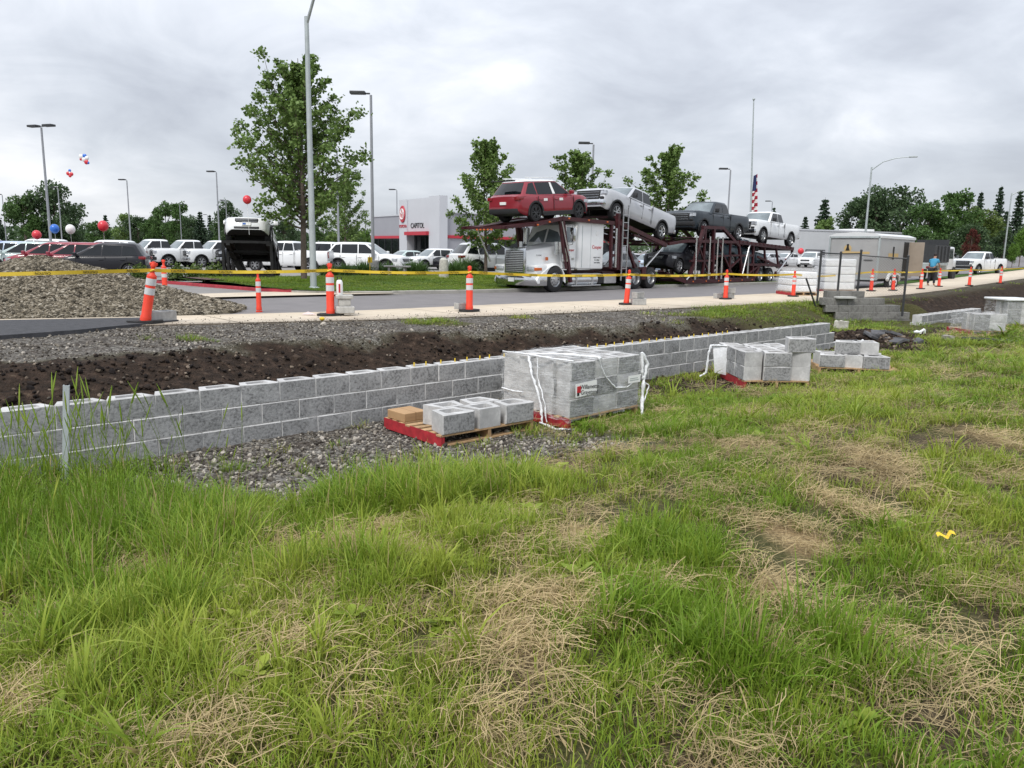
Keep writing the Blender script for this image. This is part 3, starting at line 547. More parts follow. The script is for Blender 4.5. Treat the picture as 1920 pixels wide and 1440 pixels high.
cluster(153, 332, 70, 'smaller drifting bunch of red and white balloons below the other', [(0, .25, .13, 'blue'), (-.15, .0, .17, 'red'), (.15, -.05, .17, 'red'), (.02, -.2, .14, 'red'), (.0, .05, .12, 'white')])
# ================================================================== things on the lawn
e_ = empty('bench', at(748, 37), math.radians(-5)); tag(e_, 'pale stone bench slab on short legs between the grassy shrubs', 'bench'); MB().bbox(-.62, .62, -.22, .22, .46, .54, .02, 1).build('seat', M['conc'], e_); MB().box(-.42, -.32, -.17, .17, 0, .46).build('leg', M['conc'], e_, smooth=0); MB().box(.32, .42, -.17, .17, 0, .46).build('leg', M['conc'], e_, smooth=0)
o = MB().lathe([(.24, -.1), (.21, .7), (.19, .86), (.10, .95), (.001, .97)], 18).build('bollard', conc('pale_concrete', (.52, .50, .45)), None, at(834, 36.5)); tag(o, 'pale concrete bollard with a rounded top in the lawn left of the truck', 'bollard')
o = MB().bar((0, 0, 0), (0, 0, 1.0), .03).bbox(-.10, .12, -.015, .015, .66, .92, .01, 1).build('marker_flag', M['tape'], None, at(697, 36.8), smooth=0); tag(o, 'small yellow marker flag in a grassy shrub below the yellow tape', 'flag')
# ================================================================== enclosed trailer, dump truck, worker
M['trl'] = mat('dull_aluminium', (.37, .37, .365), .55, .1, var=.08, scale=1.2); M['trlw'] = mat('white_roof', (.66, .67, .67), .4); M['tan'] = mat('tan_print', (.50, .36, .16), .6)
q = Vector((17.8 * 39.5 / 38, 39.5, 0)); ta = math.radians(45); q.z = 0
et = empty('enclosed_trailer', q, ta); tag(et, 'boxy silver enclosed trailer with an open side door on the far pavement', 'trailer')   # local x = forward (away), y = left, origin at rear right corner
Lt, Wt, Ht, zf0 = 5.0, 2.62, 2.75, .55
MB().bbox(0, Lt, 0, Wt, zf0, Ht, .07, 3).build('body', M['trl'], et)
MB().prism([(-.03, Ht - .14), (-.03, Ht - .02), (.35, Ht + .10), (Wt / 2, Ht + .17), (Wt - .35, Ht + .10), (Wt + .03, Ht - .02), (Wt + .03, Ht - .14)], -.02, Lt + .02, 'X').build('roof', M['trlw'], et)
fr = MB(); 
for y in (.05, Wt - .05): fr.bar((-.02, y, zf0 - .05), (-.02, y, Ht - .06), .09)
fr.bar((-.02, .05, Ht - .1), (-.02, Wt - .05, Ht - .1), .09).bar((-.02, .05, zf0), (-.02, Wt - .05, zf0), .12).build('corner_post', M['galv'], et, smooth=0)
MB().box(-.012, .002, .14, Wt - .14, zf0 + .08, Ht - .2).build('rear_door', M['trl'], et, smooth=0); MB().bar((-.03, .4, Ht - .14), (-.03, Wt - .4, Ht - .14), .04).bar((-.04, .3, 1.5), (-.04, .75, 1.5), .03).build('latch', M['dkmetal'], et, smooth=0)
MB().lathe([(.001, -.004), (.20, -.004), (.20, 0)], 14, 'X', (-.016, Wt * .62, 2.06)).build('emblem', M['tan'], et); MB().prism([(Wt * .62 - .11, 1.96), (Wt * .62 + .11, 1.96), (Wt * .62 + .05, 2.15), (Wt * .62 + .06, 2.3), (Wt * .62 - .05, 2.3), (Wt * .62 - .05, 2.15)], -.03, -.024, 'X').build('emblem_figure', M['ink'], et, smooth=0)
MB().box(1.2, 2.6, -.014, -.004, 1.62, 1.86).box(-.022, -.018, .5, 2.0, 1.80, 1.92).build('print_band', M['tan'], et, smooth=0); MB().box(1.75, 1.95, -.02, -.015, 1.55, 2.2).build('emblem_figure', M['ink'], et, smooth=0)
MB().box(3.35, 4.05, -.012, .03, zf0 + .12, Ht - .28).build('doorway_shade', M['ink'], et, smooth=0); MB().bbox(4.08, 4.13, -.78, -.02, zf0 + .12, Ht - .28, .01, 1).build('side_door', mat('door_inside', (.30, .25, .20), .7, var=.1, scale=2), et)  # flat black panel paints the shade inside the open side door
for x in (1.65, 2.45):
    for y in (.10, Wt - .10):
        w_ = MB().lathe([(.20, -.11), (.33, -.11), (.35, -.07), (.35, .07), (.33, .11), (.2, .11)], 18, 'Y').build('wheel', M['tyre'], et, (x, y - .06 if y < 1 else y + .02, .35)); MB().lathe([(.001, -.10), (.1, -.12), (.21, -.10), (.21, .10), (.1, .12), (.001, .10)], 14, 'Y').build('rim', M['paper'], w_)
fd = MB(); n = 12; pf = [(1.18, .52), (1.28, .72), (1.45, .83), (1.85, .83), (2.05, .74), (2.25, .83), (2.65, .83), (2.82, .72), (2.92, .52)]
fd.prism([(a, b_) for a, b_ in pf] + [(a + (.06 if a < 2.05 else -.06), b_ - .09) for a, b_ in reversed(pf)], -.12, .02, 'Y').build('fender', M['trlw'], et); MB().box(.1, Lt - .1, .3, Wt - .3, .40, zf0).bar((Lt, Wt / 2, .5), (Lt + 1.3, Wt / 2, .5), .1).build('chassis', M['black'], et, smooth=0)
dp = at(1722, 52); dt = empty('dump_truck', dp, math.radians(47)); tag(dt, 'dump truck with a black bed standing ahead of the enclosed trailer', 'truck')
bed = MB(); bed.box(-1.9, 1.6, -1.1, 1.1, 1.25, 1.35).box(-1.9, -1.8, -1.1, 1.1, 1.35, 2.35).box(-1.8, 1.6, -1.1, -1.0, 1.35, 2.35).box(-1.8, 1.6, 1.0, 1.1, 1.35, 2.35).box(1.5, 1.6, -1.0, 1.0, 1.35, 2.75)
for x in (-1.2, -.4, .4, 1.2): bed.box(x - .05, x + .05, -1.17, -1.102, 1.3, 2.3)
bed.build('dump_bed', M['dkmetal'], dt, smooth=0); MB().bbox(-2.0, -1.85, -1.1, 1.1, .8, 1.2, .03, 1).bbox(-1.95, 1.5, -1.1, 1.1, 1.05, 1.22, .02, 1).build('chassis', M['galv'], dt); MB().bbox(1.8, 3.2, -1.0, 1.0, .75, 2.3, .14, 3).build('cab', P_['white'], dt); MB().bbox(3.1, 4.3, -.9, .9, .75, 1.45, .15, 3).build('hood', P_['white'], dt); MB().add([(1.95, -1.006, 1.5), (2.95, -1.006, 1.5), (2.85, -1.006, 2.15), (2.0, -1.006, 2.15)], [(0, 1, 2, 3)]).build('window', M['glass'], dt, smooth=0)
for x in (-1.0, 3.4):
    for sgn in (1, -1): w_ = MB().lathe([(.28, -.13), (.46, -.13), (.48, -.08), (.48, .08), (.46, .13), (.28, .13)], 18, 'Y').build('wheel', M['tyre'], dt, (x, sgn * .92, .48)); MB().lathe([(.001, -.10), (.28, -.11), (.28, .11), (.001, .10)], 14, 'Y').build('rim', M['paper'], w_)
MB().bbox(-2.02, -1.98, -1.0, -.7, .86, 1.0, .01, 1).bbox(-2.02, -1.98, .7, 1.0, .86, 1.0, .01, 1).build('taillight', M['red_lens'], dt)
def skin(name, verts, edges, radii, mt, parent, root=0, sub=2):
    me = bpy.data.meshes.new(name); me.from_pydata(verts, edges, []); me.materials.append(mt); o = link(name, me, parent); md = o.modifiers.new('skin', 'SKIN'); md.use_smooth_shade = True
    sl_ = me.skin_vertices[0].data if me.skin_vertices else None
    if sl_ is None:
        bm = bmesh.new(); bm.from_mesh(me); bm.verts.layers.skin.verify(); bm.to_mesh(me); bm.free(); sl_ = me.skin_vertices[0].data
    for i, r_ in enumerate(radii): sl_[i].radius = r_ if isinstance(r_, tuple) else (r_, r_); sl_[i].use_root = (i == root)
    sbm = o.modifiers.new('sub', 'SUBSURF'); sbm.levels = sub; sbm.render_levels = sub; return o
wp = at(1738, 43); pe = empty('person', wp, math.radians(40)); tag(pe, 'person in a bright blue shirt and dark trousers bending slightly beside an orange post', 'person')
skm = mat('skin', (.36, .20, .14), .6); blu = mat('blue_shirt', (.05, .27, .44), .8, var=.12, scale=6); drk = mat('dark_trousers', (.02, .022, .03), .85, var=.2); hr = mat('dark_hair', (.018, .012, .01), .7)
V = [(0, 0, .95), (.10, 0, 1.15), (.20, 0, 1.38), (.25, 0, 1.50), (.29, 0, 1.60), (.32, 0, 1.70), (.0, .10, .90), (.06, .12, .50), (-.02, .13, .08), (.12, .13, .04), (.0, -.10, .90), (.16, -.12, .50), (.12, -.13, .08), (.26, -.13, .04), (.21, .19, 1.40), (.24, .26, 1.12), (.42, .20, .98), (.52, .19, .96), (.21, -.19, 1.40), (.32, -.25, 1.14), (.50, -.18, 1.02), (.60, -.17, 1.0),
     (.60, .165, .955), (.60, .19, .945), (.59, .215, .94), (.54, .15, .93), (.68, -.145, .99), (.68, -.17, .985), (.67, -.195, .98), (.62, -.13, .97)]
E_ = [(0, 1), (1, 2), (2, 3), (3, 4), (4, 5), (0, 6), (6, 7), (7, 8), (8, 9), (0, 10), (10, 11), (11, 12), (12, 13), (2, 14), (14, 15), (15, 16), (16, 17), (2, 18), (18, 19), (19, 20), (20, 21), (17, 22), (17, 23), (17, 24), (17, 25), (21, 26), (21, 27), (21, 28), (21, 29)]
Rr_ = [.13, .125, .14, .055, .085, .08, .085, .06, .042, .045, .085, .06, .042, .045, .06, .045, .034, .036, .06, .045, .034, .036] + [.011] * 3 + [.013] + [.011] * 3 + [.013]
skin('body', V, E_, Rr_, skm, pe)
skin('shirt', [V[0], V[1], V[2], V[3], V[14], ((V[14][0] + V[15][0]) / 2, (V[14][1] + V[15][1]) / 2, (V[14][2] + V[15][2]) / 2 - .02), V[18], ((V[18][0] + V[19][0]) / 2, (V[18][1] + V[19][1]) / 2, (V[18][2] + V[19][2]) / 2 - .02)], [(0, 1), (1, 2), (2, 3), (2, 4), (4, 5), (2, 6), (6, 7)], [.155, .15, .165, .075, .085, .075, .085, .075], blu, pe)
skin('trousers', [(0, 0, .97), V[6], V[7], (V[8][0], V[8][1], .12), V[10], V[11], (V[12][0], V[12][1], .12)], [(0, 1), (1, 2), (2, 3), (0, 4), (4, 5), (5, 6)], [.150, .105, .08, .065, .105, .08, .065], drk, pe)
MB().ball((.295, 0, 1.70), .10, 12, 9, (1, .92, 1.0)).build('hair', hr, pe, smooth=80); MB().ball((.365, 0, 1.655), .075, 12, 9, (.75, .8, 1.1)).ball((.425, 0, 1.65), .02, 8, 6).build('face', skm, pe, smooth=80)
# ================================================================== VEHICLES
def interp(x, tab):
    return float(np.interp(x, [a for a, b in tab], [b for a, b in tab]))
KINDS_V = {
 'suv': dict(wb=2.70, W=.92, wr=.355, ra=.41, clr=.22, tw=.24,
   top=[(-2.28, .62), (-2.24, .98), (-2.1, 1.06), (.9, 1.02), (1.1, 1.03), (1.75, .97), (2.1, .86), (2.2, .66)],
   bot=[(-2.28, .42), (-1.9, .26), (-1.4, .22), (1.5, .22), (2.0, .24), (2.2, .34)],
   wid=[(-2.28, .80), (-2.15, .88), (-1.7, .92), (1.5, .92), (1.95, .86), (2.12, .74), (2.2, .60)],
   gh=dict(x0=1.15, x1=.22, x2=-1.66, x3=-2.18, zb=1.0, zr=1.63, wb=.87, wr=.65, bul=.11),
   sidew=[[(-1.86, .16), (-1.56, .78), (-1.28, .84), (-1.22, .10)], [(-1.17, .10), (-1.2, .84), (-.30, .86), (-.24, .10)], [(-.19, .10), (-.24, .86), (.14, .84), (.78, .10)]]),
 'hatchback': dict(wb=2.60, W=.88, wr=.33, ra=.385, clr=.19, tw=.21,
   top=[(-2.03, .60), (-2.0, .98), (-1.9, 1.05), (1.1, .97), (1.45, .92), (1.85, .80), (2.02, .68), (2.1, .52)],
   bot=[(-2.03, .36), (-1.7, .22), (1.5, .19), (1.9, .22), (2.1, .30)],
   wid=[(-2.03, .76), (-1.9, .84), (-1.5, .88), (1.3, .88), (1.75, .80), (1.98, .66), (2.1, .48)],
   gh=dict(x0=1.38, x1=.12, x2=-1.62, x3=-2.0, zb=.96, zr=1.60, wb=.84, wr=.63, bul=.12),
   sidew=[[(-1.70, .14), (-1.52, .74), (-1.05, .82), (-1.0, .12)], [(-.95, .12), (-1.0, .83), (-.20, .86), (-.14, .10)], [(-.09, .10), (-.14, .86), (.10, .84), (.82, .10)]]),
 'sedan': dict(wb=2.78, W=.91, wr=.335, ra=.385, clr=.18, tw=.22,
   top=[(-2.42, .62), (-2.38, .92), (-2.2, 1.0), (-1.5, 1.02), (1.0, .95), (1.3, .94), (2.0, .80), (2.3, .66), (2.38, .5)],
   bot=[(-2.42, .38), (-2.0, .22), (1.6, .18), (2.1, .2), (2.38, .3)],
   wid=[(-2.42, .74), (-2.25, .84), (-1.7, .91), (1.5, .91), (2.0, .83), (2.28, .66), (2.38, .5)],
   gh=dict(x0=1.12, x1=.30, x2=-1.0, x3=-1.78, zb=.95, zr=1.44, wb=.85, wr=.62, bul=.1),
   sidew=[[(-1.42, .12), (-1.05, .76), (-.42, .84), (-.36, .10)], [(-.31, .10), (-.36, .84), (.20, .82), (.78, .10)]]),
 'pickup': dict(wb=3.75, W=1.01, wr=.405, ra=.49, clr=.36, tw=.27,
   top=[(-3.02, .80), (-3.0, 1.34), (-2.95, 1.36), (-.86, 1.35), (-.80, 1.30), (1.05, 1.28), (1.35, 1.31), (2.35, 1.30), (2.64, 1.26), (2.76, 1.16), (2.82, .80)],
   bot=[(-3.02, .56), (-2.6, .48), (-1.4, .40), (1.4, .40), (2.3, .40), (2.6, .36), (2.82, .44)],
   wid=[(-3.02, .97), (-2.9, 1.0), (2.1, 1.01), (2.55, .97), (2.74, .90), (2.82, .80)], bed=(-2.92, -.92, .50),
   gh=dict(x0=1.28, x1=.58, x2=-.66, x3=-.86, zb=1.27, zr=1.92, wb=.95, wr=.76, bul=.10),
   sidew=[[(-.74, .12), (-.62, .82), (-.12, .85), (-.06, .10)], [(-.01, .10), (-.06, .85), (.52, .83), (.98, .10)]]),
}
def v_body(k):
    K = KINDS_V[k]; xs = set(np.linspace(K['top'][0][0], K['top'][-1][0], 15)); xs |= {a for a, b in K['top']} | {a for a, b in K['wid']}
    ax = (K['wb'] / 2, -K['wb'] / 2)
    for xc in ax:
        for t in np.linspace(0, PI, 13): xs.add(xc + K['ra'] * math.cos(t))
        xs |= {xc + K['ra'] + .012, xc - K['ra'] - .012}
    bed = K.get('bed')
    if bed: xs |= {bed[0] - .01, bed[0] + .01, bed[1] - .01, bed[1] + .01}
    xs = sorted(xs); keep = [xs[0]]
    for x in xs[1:]:
        if x - keep[-1] > .008: keep.append(x)
    mb = MB(); rows = []
    for x in keep:
        zt_ = interp(x, K['top']); zb0 = interp(x, K['bot']); zb = zb0; w_ = interp(x, K['wid'])
        for xc in ax:
            d = abs(x - xc)
            if d < K['ra']: zb = max(zb, K['wr'] + .01 + math.sqrt(K['ra'] ** 2 - d * d))
        zb = min(zb, zt_ - .05)
        H = zt_ - zb0; lev = [(0, .93), (.10, .985), (.34, 1.0), (.62, 1.0), (.80, .985), (.93, .955)]
        pts = [(0, zb)]
        for fz, fy in lev: pts.append((w_ * fy, max(zb, zb0 + H * fz)))
        inb = bed and bed[0] < x < bed[1]
        if inb: pts += [(w_ * .93, zt_), (w_ * .84, zt_), (w_ * .83, zt_ - bed[2]), (0, zt_ - bed[2])]
        else: pts += [(w_ * .90, zt_), (w_ * .70, zt_ + .022), (w_ * .4, zt_ + .035), (0, zt_ + .04)]
        rows.append((x, pts))
    m = len(rows[0][1]); full = 2 * m - 2; vs = []
    for x, pts in rows:
        ring = [(x, y, z) for y, z in pts] + [(x, -y, z) for y, z in reversed(pts[1:-1])]; vs += ring
    fs = []; mi = []
    for i in range(len(rows) - 1):
        for j in range(full):
            a, b_ = i * full + j, i * full + (j + 1) % full; fs.append((a, b_, b_ + full, a + full)); mi.append(1 if j in (0, full - 1) else (1 if (bed and bed[0] < (rows[i][0] + rows[i + 1][0]) / 2 < bed[1] and j in (8, 9, 10, 11)) else 0))
    fs.append(tuple(range(full))); mi.append(0); o = (len(rows) - 1) * full; fs.append(tuple(o + j for j in reversed(range(full)))); mi.append(0)
    mb.v = vs; mb.f = fs; mb.mi = mi; return mb
def gh_ring(g, t, n=4, inset=0.0):
    xa = g['x0'] + (g['x1'] - g['x0']) * t - inset; xb = g['x3'] + (g['x2'] - g['x3']) * t + inset; w_ = g['wb'] + (g['wr'] - g['wb']) * t - inset; z = g['zb'] + (g['zr'] - g['zb']) * t; c = .10
    P2 = []
    for s in np.linspace(-1, 1, 7): P2.append((xa - g['bul'] * s * s - (.02 if abs(s) == 1 else 0), w_ * .93 * s))
    for s in np.linspace(1, -1, 7): P2.append((xb + g['bul'] * .5 * s * s + (.02 if abs(s) == 1 else 0), w_ * .94 * s))
    q = P2[:7] + [(xa - g['bul'] - .10, w_)] + [((xa + xb) / 2, w_ * 1.0)] + [(xb + g['bul'] * .5 + .10, w_)] + P2[7:] + [(xb + g['bul'] * .5 + .10, -w_), ((xa + xb) / 2, -w_), (xa - g['bul'] - .10, -w_)]
    return [(x, y, z) for x, y in q]
def v_cabin(k):
    g = KINDS_V[k]['gh']; rs = [gh_ring(g, 0), gh_ring(g, .5), gh_ring(g, .9), [(x, y, z - .012) for x, y, z in gh_ring(g, .975, inset=.02)], gh_ring(g, 1.0, inset=.075), [(x, y, z + .025) for x, y, z in gh_ring(g, 1.0, inset=.32)]]
    n = len(rs[0]); mb = MB(); vs = [p for r in rs for p in r]; fs = [(i * n + j, i * n + (j + 1) % n, (i + 1) * n + (j + 1) % n, (i + 1) * n + j) for i in range(len(rs) - 1) for j in range(n)]
    fs.append(tuple((len(rs) - 1) * n + j for j in range(n))); mb.add(vs, fs); return mb
def g_side(g, x, t, sgn, off=.008): return (x, sgn * (g['wb'] + (g['wr'] - g['wb']) * t + off), g['zb'] + (g['zr'] - g['zb']) * t)
def v_glass_front(k, rear=False, ta=.07, tb=.86):
    g = KINDS_V[k]['gh']; mb = MB(); rows = []
    for t in (ta, (ta + tb) / 2, tb):
        r = gh_ring(g, t); L_ = r[10:17] if rear else r[0:7]
        dx = -.012 if rear else .012; rows.append([(x + dx, y * .95, z + .006) for x, y, z in L_])
    vs = [p for r in rows for p in r]; n = 7; mb.add(vs, [(i * n + j, i * n + j + 1, (i + 1) * n + j + 1, (i + 1) * n + j) for i in range(2) for j in range(n - 1)]); return mb
def wheel_mb(K, style=0):
    r, w_ = K['wr'], K['tw']; ty = MB().lathe([(r * .66, -w_ / 2), (r * .9, -w_ / 2), (r * .985, -w_ * .38), (r, -w_ * .2), (r, w_ * .2), (r * .985, w_ * .38), (r * .9, w_ / 2), (r * .66, w_ / 2)], 24, 'Y', cap=False)
    rim = MB(); rim.mat(1).lathe([(r * .1, -.02), (r * .64, -.02), (r * .64, .0), (r * .1, .0)], 20, 'Y', (0, w_ * .30, 0)).mat(0)
    rim.lathe([(r * .60, -w_ * .4), (r * .68, -w_ * .48), (r * .70, w_ * .49), (r * .63, w_ * .50), (r * .60, w_ * .38)], 24, 'Y', cap=False)
    ns = 5 if style == 0 else 6
    for i in range(ns):
        a = 2 * PI * i / ns
        for da in ((-.13, .13) if style == 0 else (0,)):
            c, s = math.cos(a + da), math.sin(a + da); c2, s2 = math.cos(a + da * 1.6), math.sin(a + da * 1.6)
            rim.tube([(c * r * .1, w_ * .40, s * r * .1), (c2 * r * .65, w_ * .46, s2 * r * .65)], r * (.062 if style == 0 else .085), 4, True, True)
    rim.lathe([(.001, w_ * .47), (r * .13, w_ * .46), (r * .15, w_ * .36)], 10, 'Y', cap=False)
    return ty, rim
VC = {}
def vparts(k, det):
    """mesh data of every part of one kind of vehicle: (name, mesh, parent index, location, rotation, slot key)"""
    if (k, det) in VC: return VC[(k, det)]
    K = KINDS_V[k]; g = K['gh']; L = []; base = k.split('_')[0]
    L.append(('body', v_body(k).mesh('body', [P_['white'], M['under']], 32), None, None, None, 'paint'))
    L.append(('cabin', v_cabin(k).mesh('cabin', [P_['white']], 40), None, None, None, 'paint'))
    L.append(('windshield', v_glass_front(k).mesh('windshield', M['glassl'], 60), None, None, None, None))
    L.append(('rear_window', v_glass_front(k, True, .14 if k != 'pickup' else .1, .84).mesh('rear_window', M['glass'], 60), None, None, None, None))
    for sgn in (1, -1):
        for poly in K['sidew']:
            L.append(('side_window', MB().add([g_side(g, x, t, sgn) for x, t in poly], [tuple(range(len(poly)))]).mesh('side_window', M['glass'], 0), None, None, None, None))
    ty, rim = wheel_mb(K, 0 if k != 'pickup' else 1); tm_, rm_ = ty.mesh('wheel', M['tyre'], 40), rim.mesh('rim', [M['alloy'], M['black']], 40)
    for xc in (K['wb'] / 2, -K['wb'] / 2):
        for sgn in (1, -1):
            L.append(('wheel', tm_, None, (xc, sgn * (K['W'] - K['tw'] / 2 - .015), K['wr']), (0, random.uniform(0, 6), 0) if sgn > 0 else (0, random.uniform(0, 6), PI), None)); L.append(('rim', rm_, len(L) - 1, None, None, 'rim'))
    xf = K['top'][-1][0]; xr = K['top'][0][0]; W_ = K['W']; wf = interp(xf - .12, K['wid'])
    if k == 'pickup':
        gr = MB(); gr.mat(0).bbox(xf - .09, xf + .015, -.64, .64, .76, 1.17, .03)
        for z in (.84, .95, 1.06): gr.mat(1).bbox(xf - .02, xf + .03, -.58, .58, z, z + .025, .008, 1)
        gr.mat(1).bbox(xf - .02, xf + .032, -.86, .86, 1.14, 1.165, .01, 1)
        L.append(('grille', gr.mesh('grille', [M['black'], M['chrome']], 35), None, None, None, 'grille'))
        L.append(('bumper', MB().bbox(xf - .16, xf + .07, -.93, .93, .52, .74, .05).mesh('bumper', M['chrome'], 35), None, None, None, 'bumper'))
        L.append(('bumper', MB().bbox(xr - .14, xr + .06, -.95, .95, .54, .74, .04).mesh('bumper', M['chrome'], 35), None, None, None, 'bumper'))
        L.append(('tailgate', MB().bbox(xr - .02, xr + .04, -.76, .76, .82, 1.33, .03).mesh('tailgate', P_['white'], 35), None, None, None, 'paint'))
        for sgn in (1, -1):
            L.append(('headlight', MB().prism([(sgn * .66, .98), (sgn * .93, 1.0), (sgn * .93, 1.16), (sgn * .66, 1.15)], xf - .16, xf + .005, 'X').mesh('headlight', M['lamp'], 0), None, None, None, None))
            L.append(('taillight', MB().bbox(xr - .012, xr + .12, sgn * .81 - .08, sgn * .81 + .1 * 1.0, .92, 1.30, .02).mesh('taillight', M['red_lens'], 30), None, None, None, None))
            L.append(('fog_lamp', MB().bbox(xf - .12, xf + .062, sgn * .78 - .1, sgn * .78 + .08, .77, .87, .02).mesh('fog_lamp', M['black'], 30), None, None, None, None))
    else:
        zg = .68 if k != 'suv' else .72
        gr = MB(); gr.mat(0).bbox(xf - .12, xf + .012, -.46, .46, zg - .09, zg + .10, .04); gr.mat(1)
        for z in (zg - .04, zg + .03): gr.bbox(xf - .04, xf + .022, -.42, .42, z, z + .016, .005, 1)
        gr.mat(0).bbox(xf - .14, xf + .015, -.50, .50, .36, .47, .03)
        L.append(('grille', gr.mesh('grille', [M['black'], M['chrome']], 35), None, None, None, 'grille'))
        for sgn in (1, -1):
            L.append(('headlight', MB().prism([(xf - .10, sgn * .47), (xf - .24, sgn * (wf + .13)), (xf - .50, sgn * (W_ * .975)), (xf - .48, sgn * .6)], zg - .03, zg + .10, 'Z').mesh('headlight', M['lamp'], 0), None, None, None, None))
            zt0 = .86 if k != 'sedan' else .78
            L.append(('taillight', MB().bbox(xr - .012, xr + .30, sgn * (W_ - .17) - .13, sgn * (W_ - .17) + .135, zt0, zt0 + .14, .03).mesh('taillight', M['red_lens'], 30), None, None, None, None))
    for sgn in (1, -1):
        xm = g['x0'] - .42; L.append(('mirror', MB().bbox(xm - .07, xm + .08, sgn * (g['wb'] + .16) - .10, sgn * (g['wb'] + .16) + .10, g['zb'] + .04, g['zb'] + .20 + (.06 if k == 'pickup' else 0), .045).mesh('mirror', P_['white'], 40), None, None, None, 'mirror'))
    if det:
        for sgn in (1, -1):
            hb = MB(); sb = MB(); zc = g['zb']
            for x in ((-.28, -1.22) if k != 'pickup' else (-.05, -.78)):
                w_ = interp(x, K['wid']); hb.bbox(x + .08, x + .28, sgn * w_ - .02, sgn * w_ + .022, zc - .16, zc - .12, .01, 1)
                sb.box(x - .004, x + .006, sgn * w_ - .02, sgn * w_ + .004, .45 if k != 'pickup' else .55, zc)
            x = .98 if k != 'pickup' else 1.02; w_ = interp(x, K['wid']); sb.box(x - .004, x + .006, sgn * w_ - .02, sgn * w_ + .004, .45 if k != 'pickup' else .55, zc - .03)
            if k == 'pickup': sb.box(-.862, -.850, sgn * w_ - .02, sgn * w_ + .004, .5, 1.33)
            L.append(('door_handle', hb.mesh('door_handle', M['chrome'], 30), None, None, None, 'handle')); L.append(('door_seam', sb.mesh('door_seam', M['black'], 0), None, None, None, None))
            tr_ = MB()
            for xc in (K['wb'] / 2, -K['wb'] / 2):
                w_ = interp(xc, K['wid']); n = 14; vs = []
                for i in range(n + 1):
                    t = -.22 + (PI + .44) * i / n
                    for rr, yy in ((K['ra'] - .02, -.05), (K['ra'] - .015, .012), (K['ra'] + .055, .012), (K['ra'] + .06, -.03)): vs.append((xc + rr * math.cos(t), sgn * (w_ * .997 + yy), max(K['clr'] * .8, K['wr'] + .01 + rr * math.sin(t))))
                tr_.add(vs, [(i * 4 + j, (i + 1) * 4 + j, (i + 1) * 4 + j + 1, i * 4 + j + 1) for i in range(n) for j in range(3)])
            if k == 'suv': tr_.bbox(-.95, .95, sgn * .92 - .03, sgn * .92 + .012, .22, .40, .015, 1)
            L.append(('arch_trim', tr_.mesh('arch_trim', M['black'], 40), None, None, None, 'trim'))
    L.append(('license_plate', MB().bbox(xr - .03, xr + .02, -.16, .16, .78 if k == 'sedan' else (.60 if k == 'pickup' else .70), .93 if k == 'sedan' else (.71 if k == 'pickup' else .81), .005, 1).mesh('license_plate', M['paper'], 0), None, None, None, None)) if det and k != 'pickup' else None
    VC[(k, det)] = L; return L
NAMES = {'suv': 'suv', 'hatchback': 'hatchback', 'sedan': 'sedan', 'pickup': 'pickup_truck'}
CATS = {'suv': 'suv', 'hatchback': 'hatchback', 'sedan': 'car', 'pickup': 'pickup truck'}
def vehicle(k, pt, loc, head, label, group=None, pitch=0.0, roll=0.0, det=True, rim=None, scale=1.0, skip=(), ov=None):
    """head: compass-free angle of the nose from +X, radians; pitch raises the nose"""
    root = empty(NAMES[k], loc); root.rotation_euler = (Matrix.Rotation(head, 4, 'Z') @ Matrix.Rotation(-pitch, 4, 'Y') @ Matrix.Rotation(roll, 4, 'X')).to_euler(); root.scale = (scale,) * 3
    tag(root, label, CATS[k], group); objs = []
    for (nm, me, par, lc, rt, slot) in vparts(k, det):
        if nm in skip: objs.append(None); continue
        o = bpy.data.objects.new(nm, me); COL.objects.link(o); o.parent = objs[par] if par is not None else root
        if lc: o.location = lc
        if rt: o.rotation_euler = rt
        mt = None
        if slot == 'paint': mt = P_[pt]
        if ov and slot in ov: mt = ov[slot]
        elif slot == 'mirror': mt = P_[pt] if k != 'pickup' else M['black']
        elif slot == 'handle' : mt = P_[pt]
        if mt is not None: o.material_slots[0].link = 'OBJECT'; o.material_slots[0].material = mt
        if rim and slot == 'rim': o.material_slots[0].link = 'OBJECT'; o.material_slots[0].material = rim
        objs.append(o)
    return root
def face_px(px_from, depth_from, px_to, depth_to):
    a, b_ = at(px_from, depth_from), at(px_to, depth_to); return math.atan2(b_.y - a.y, b_.x - a.x)

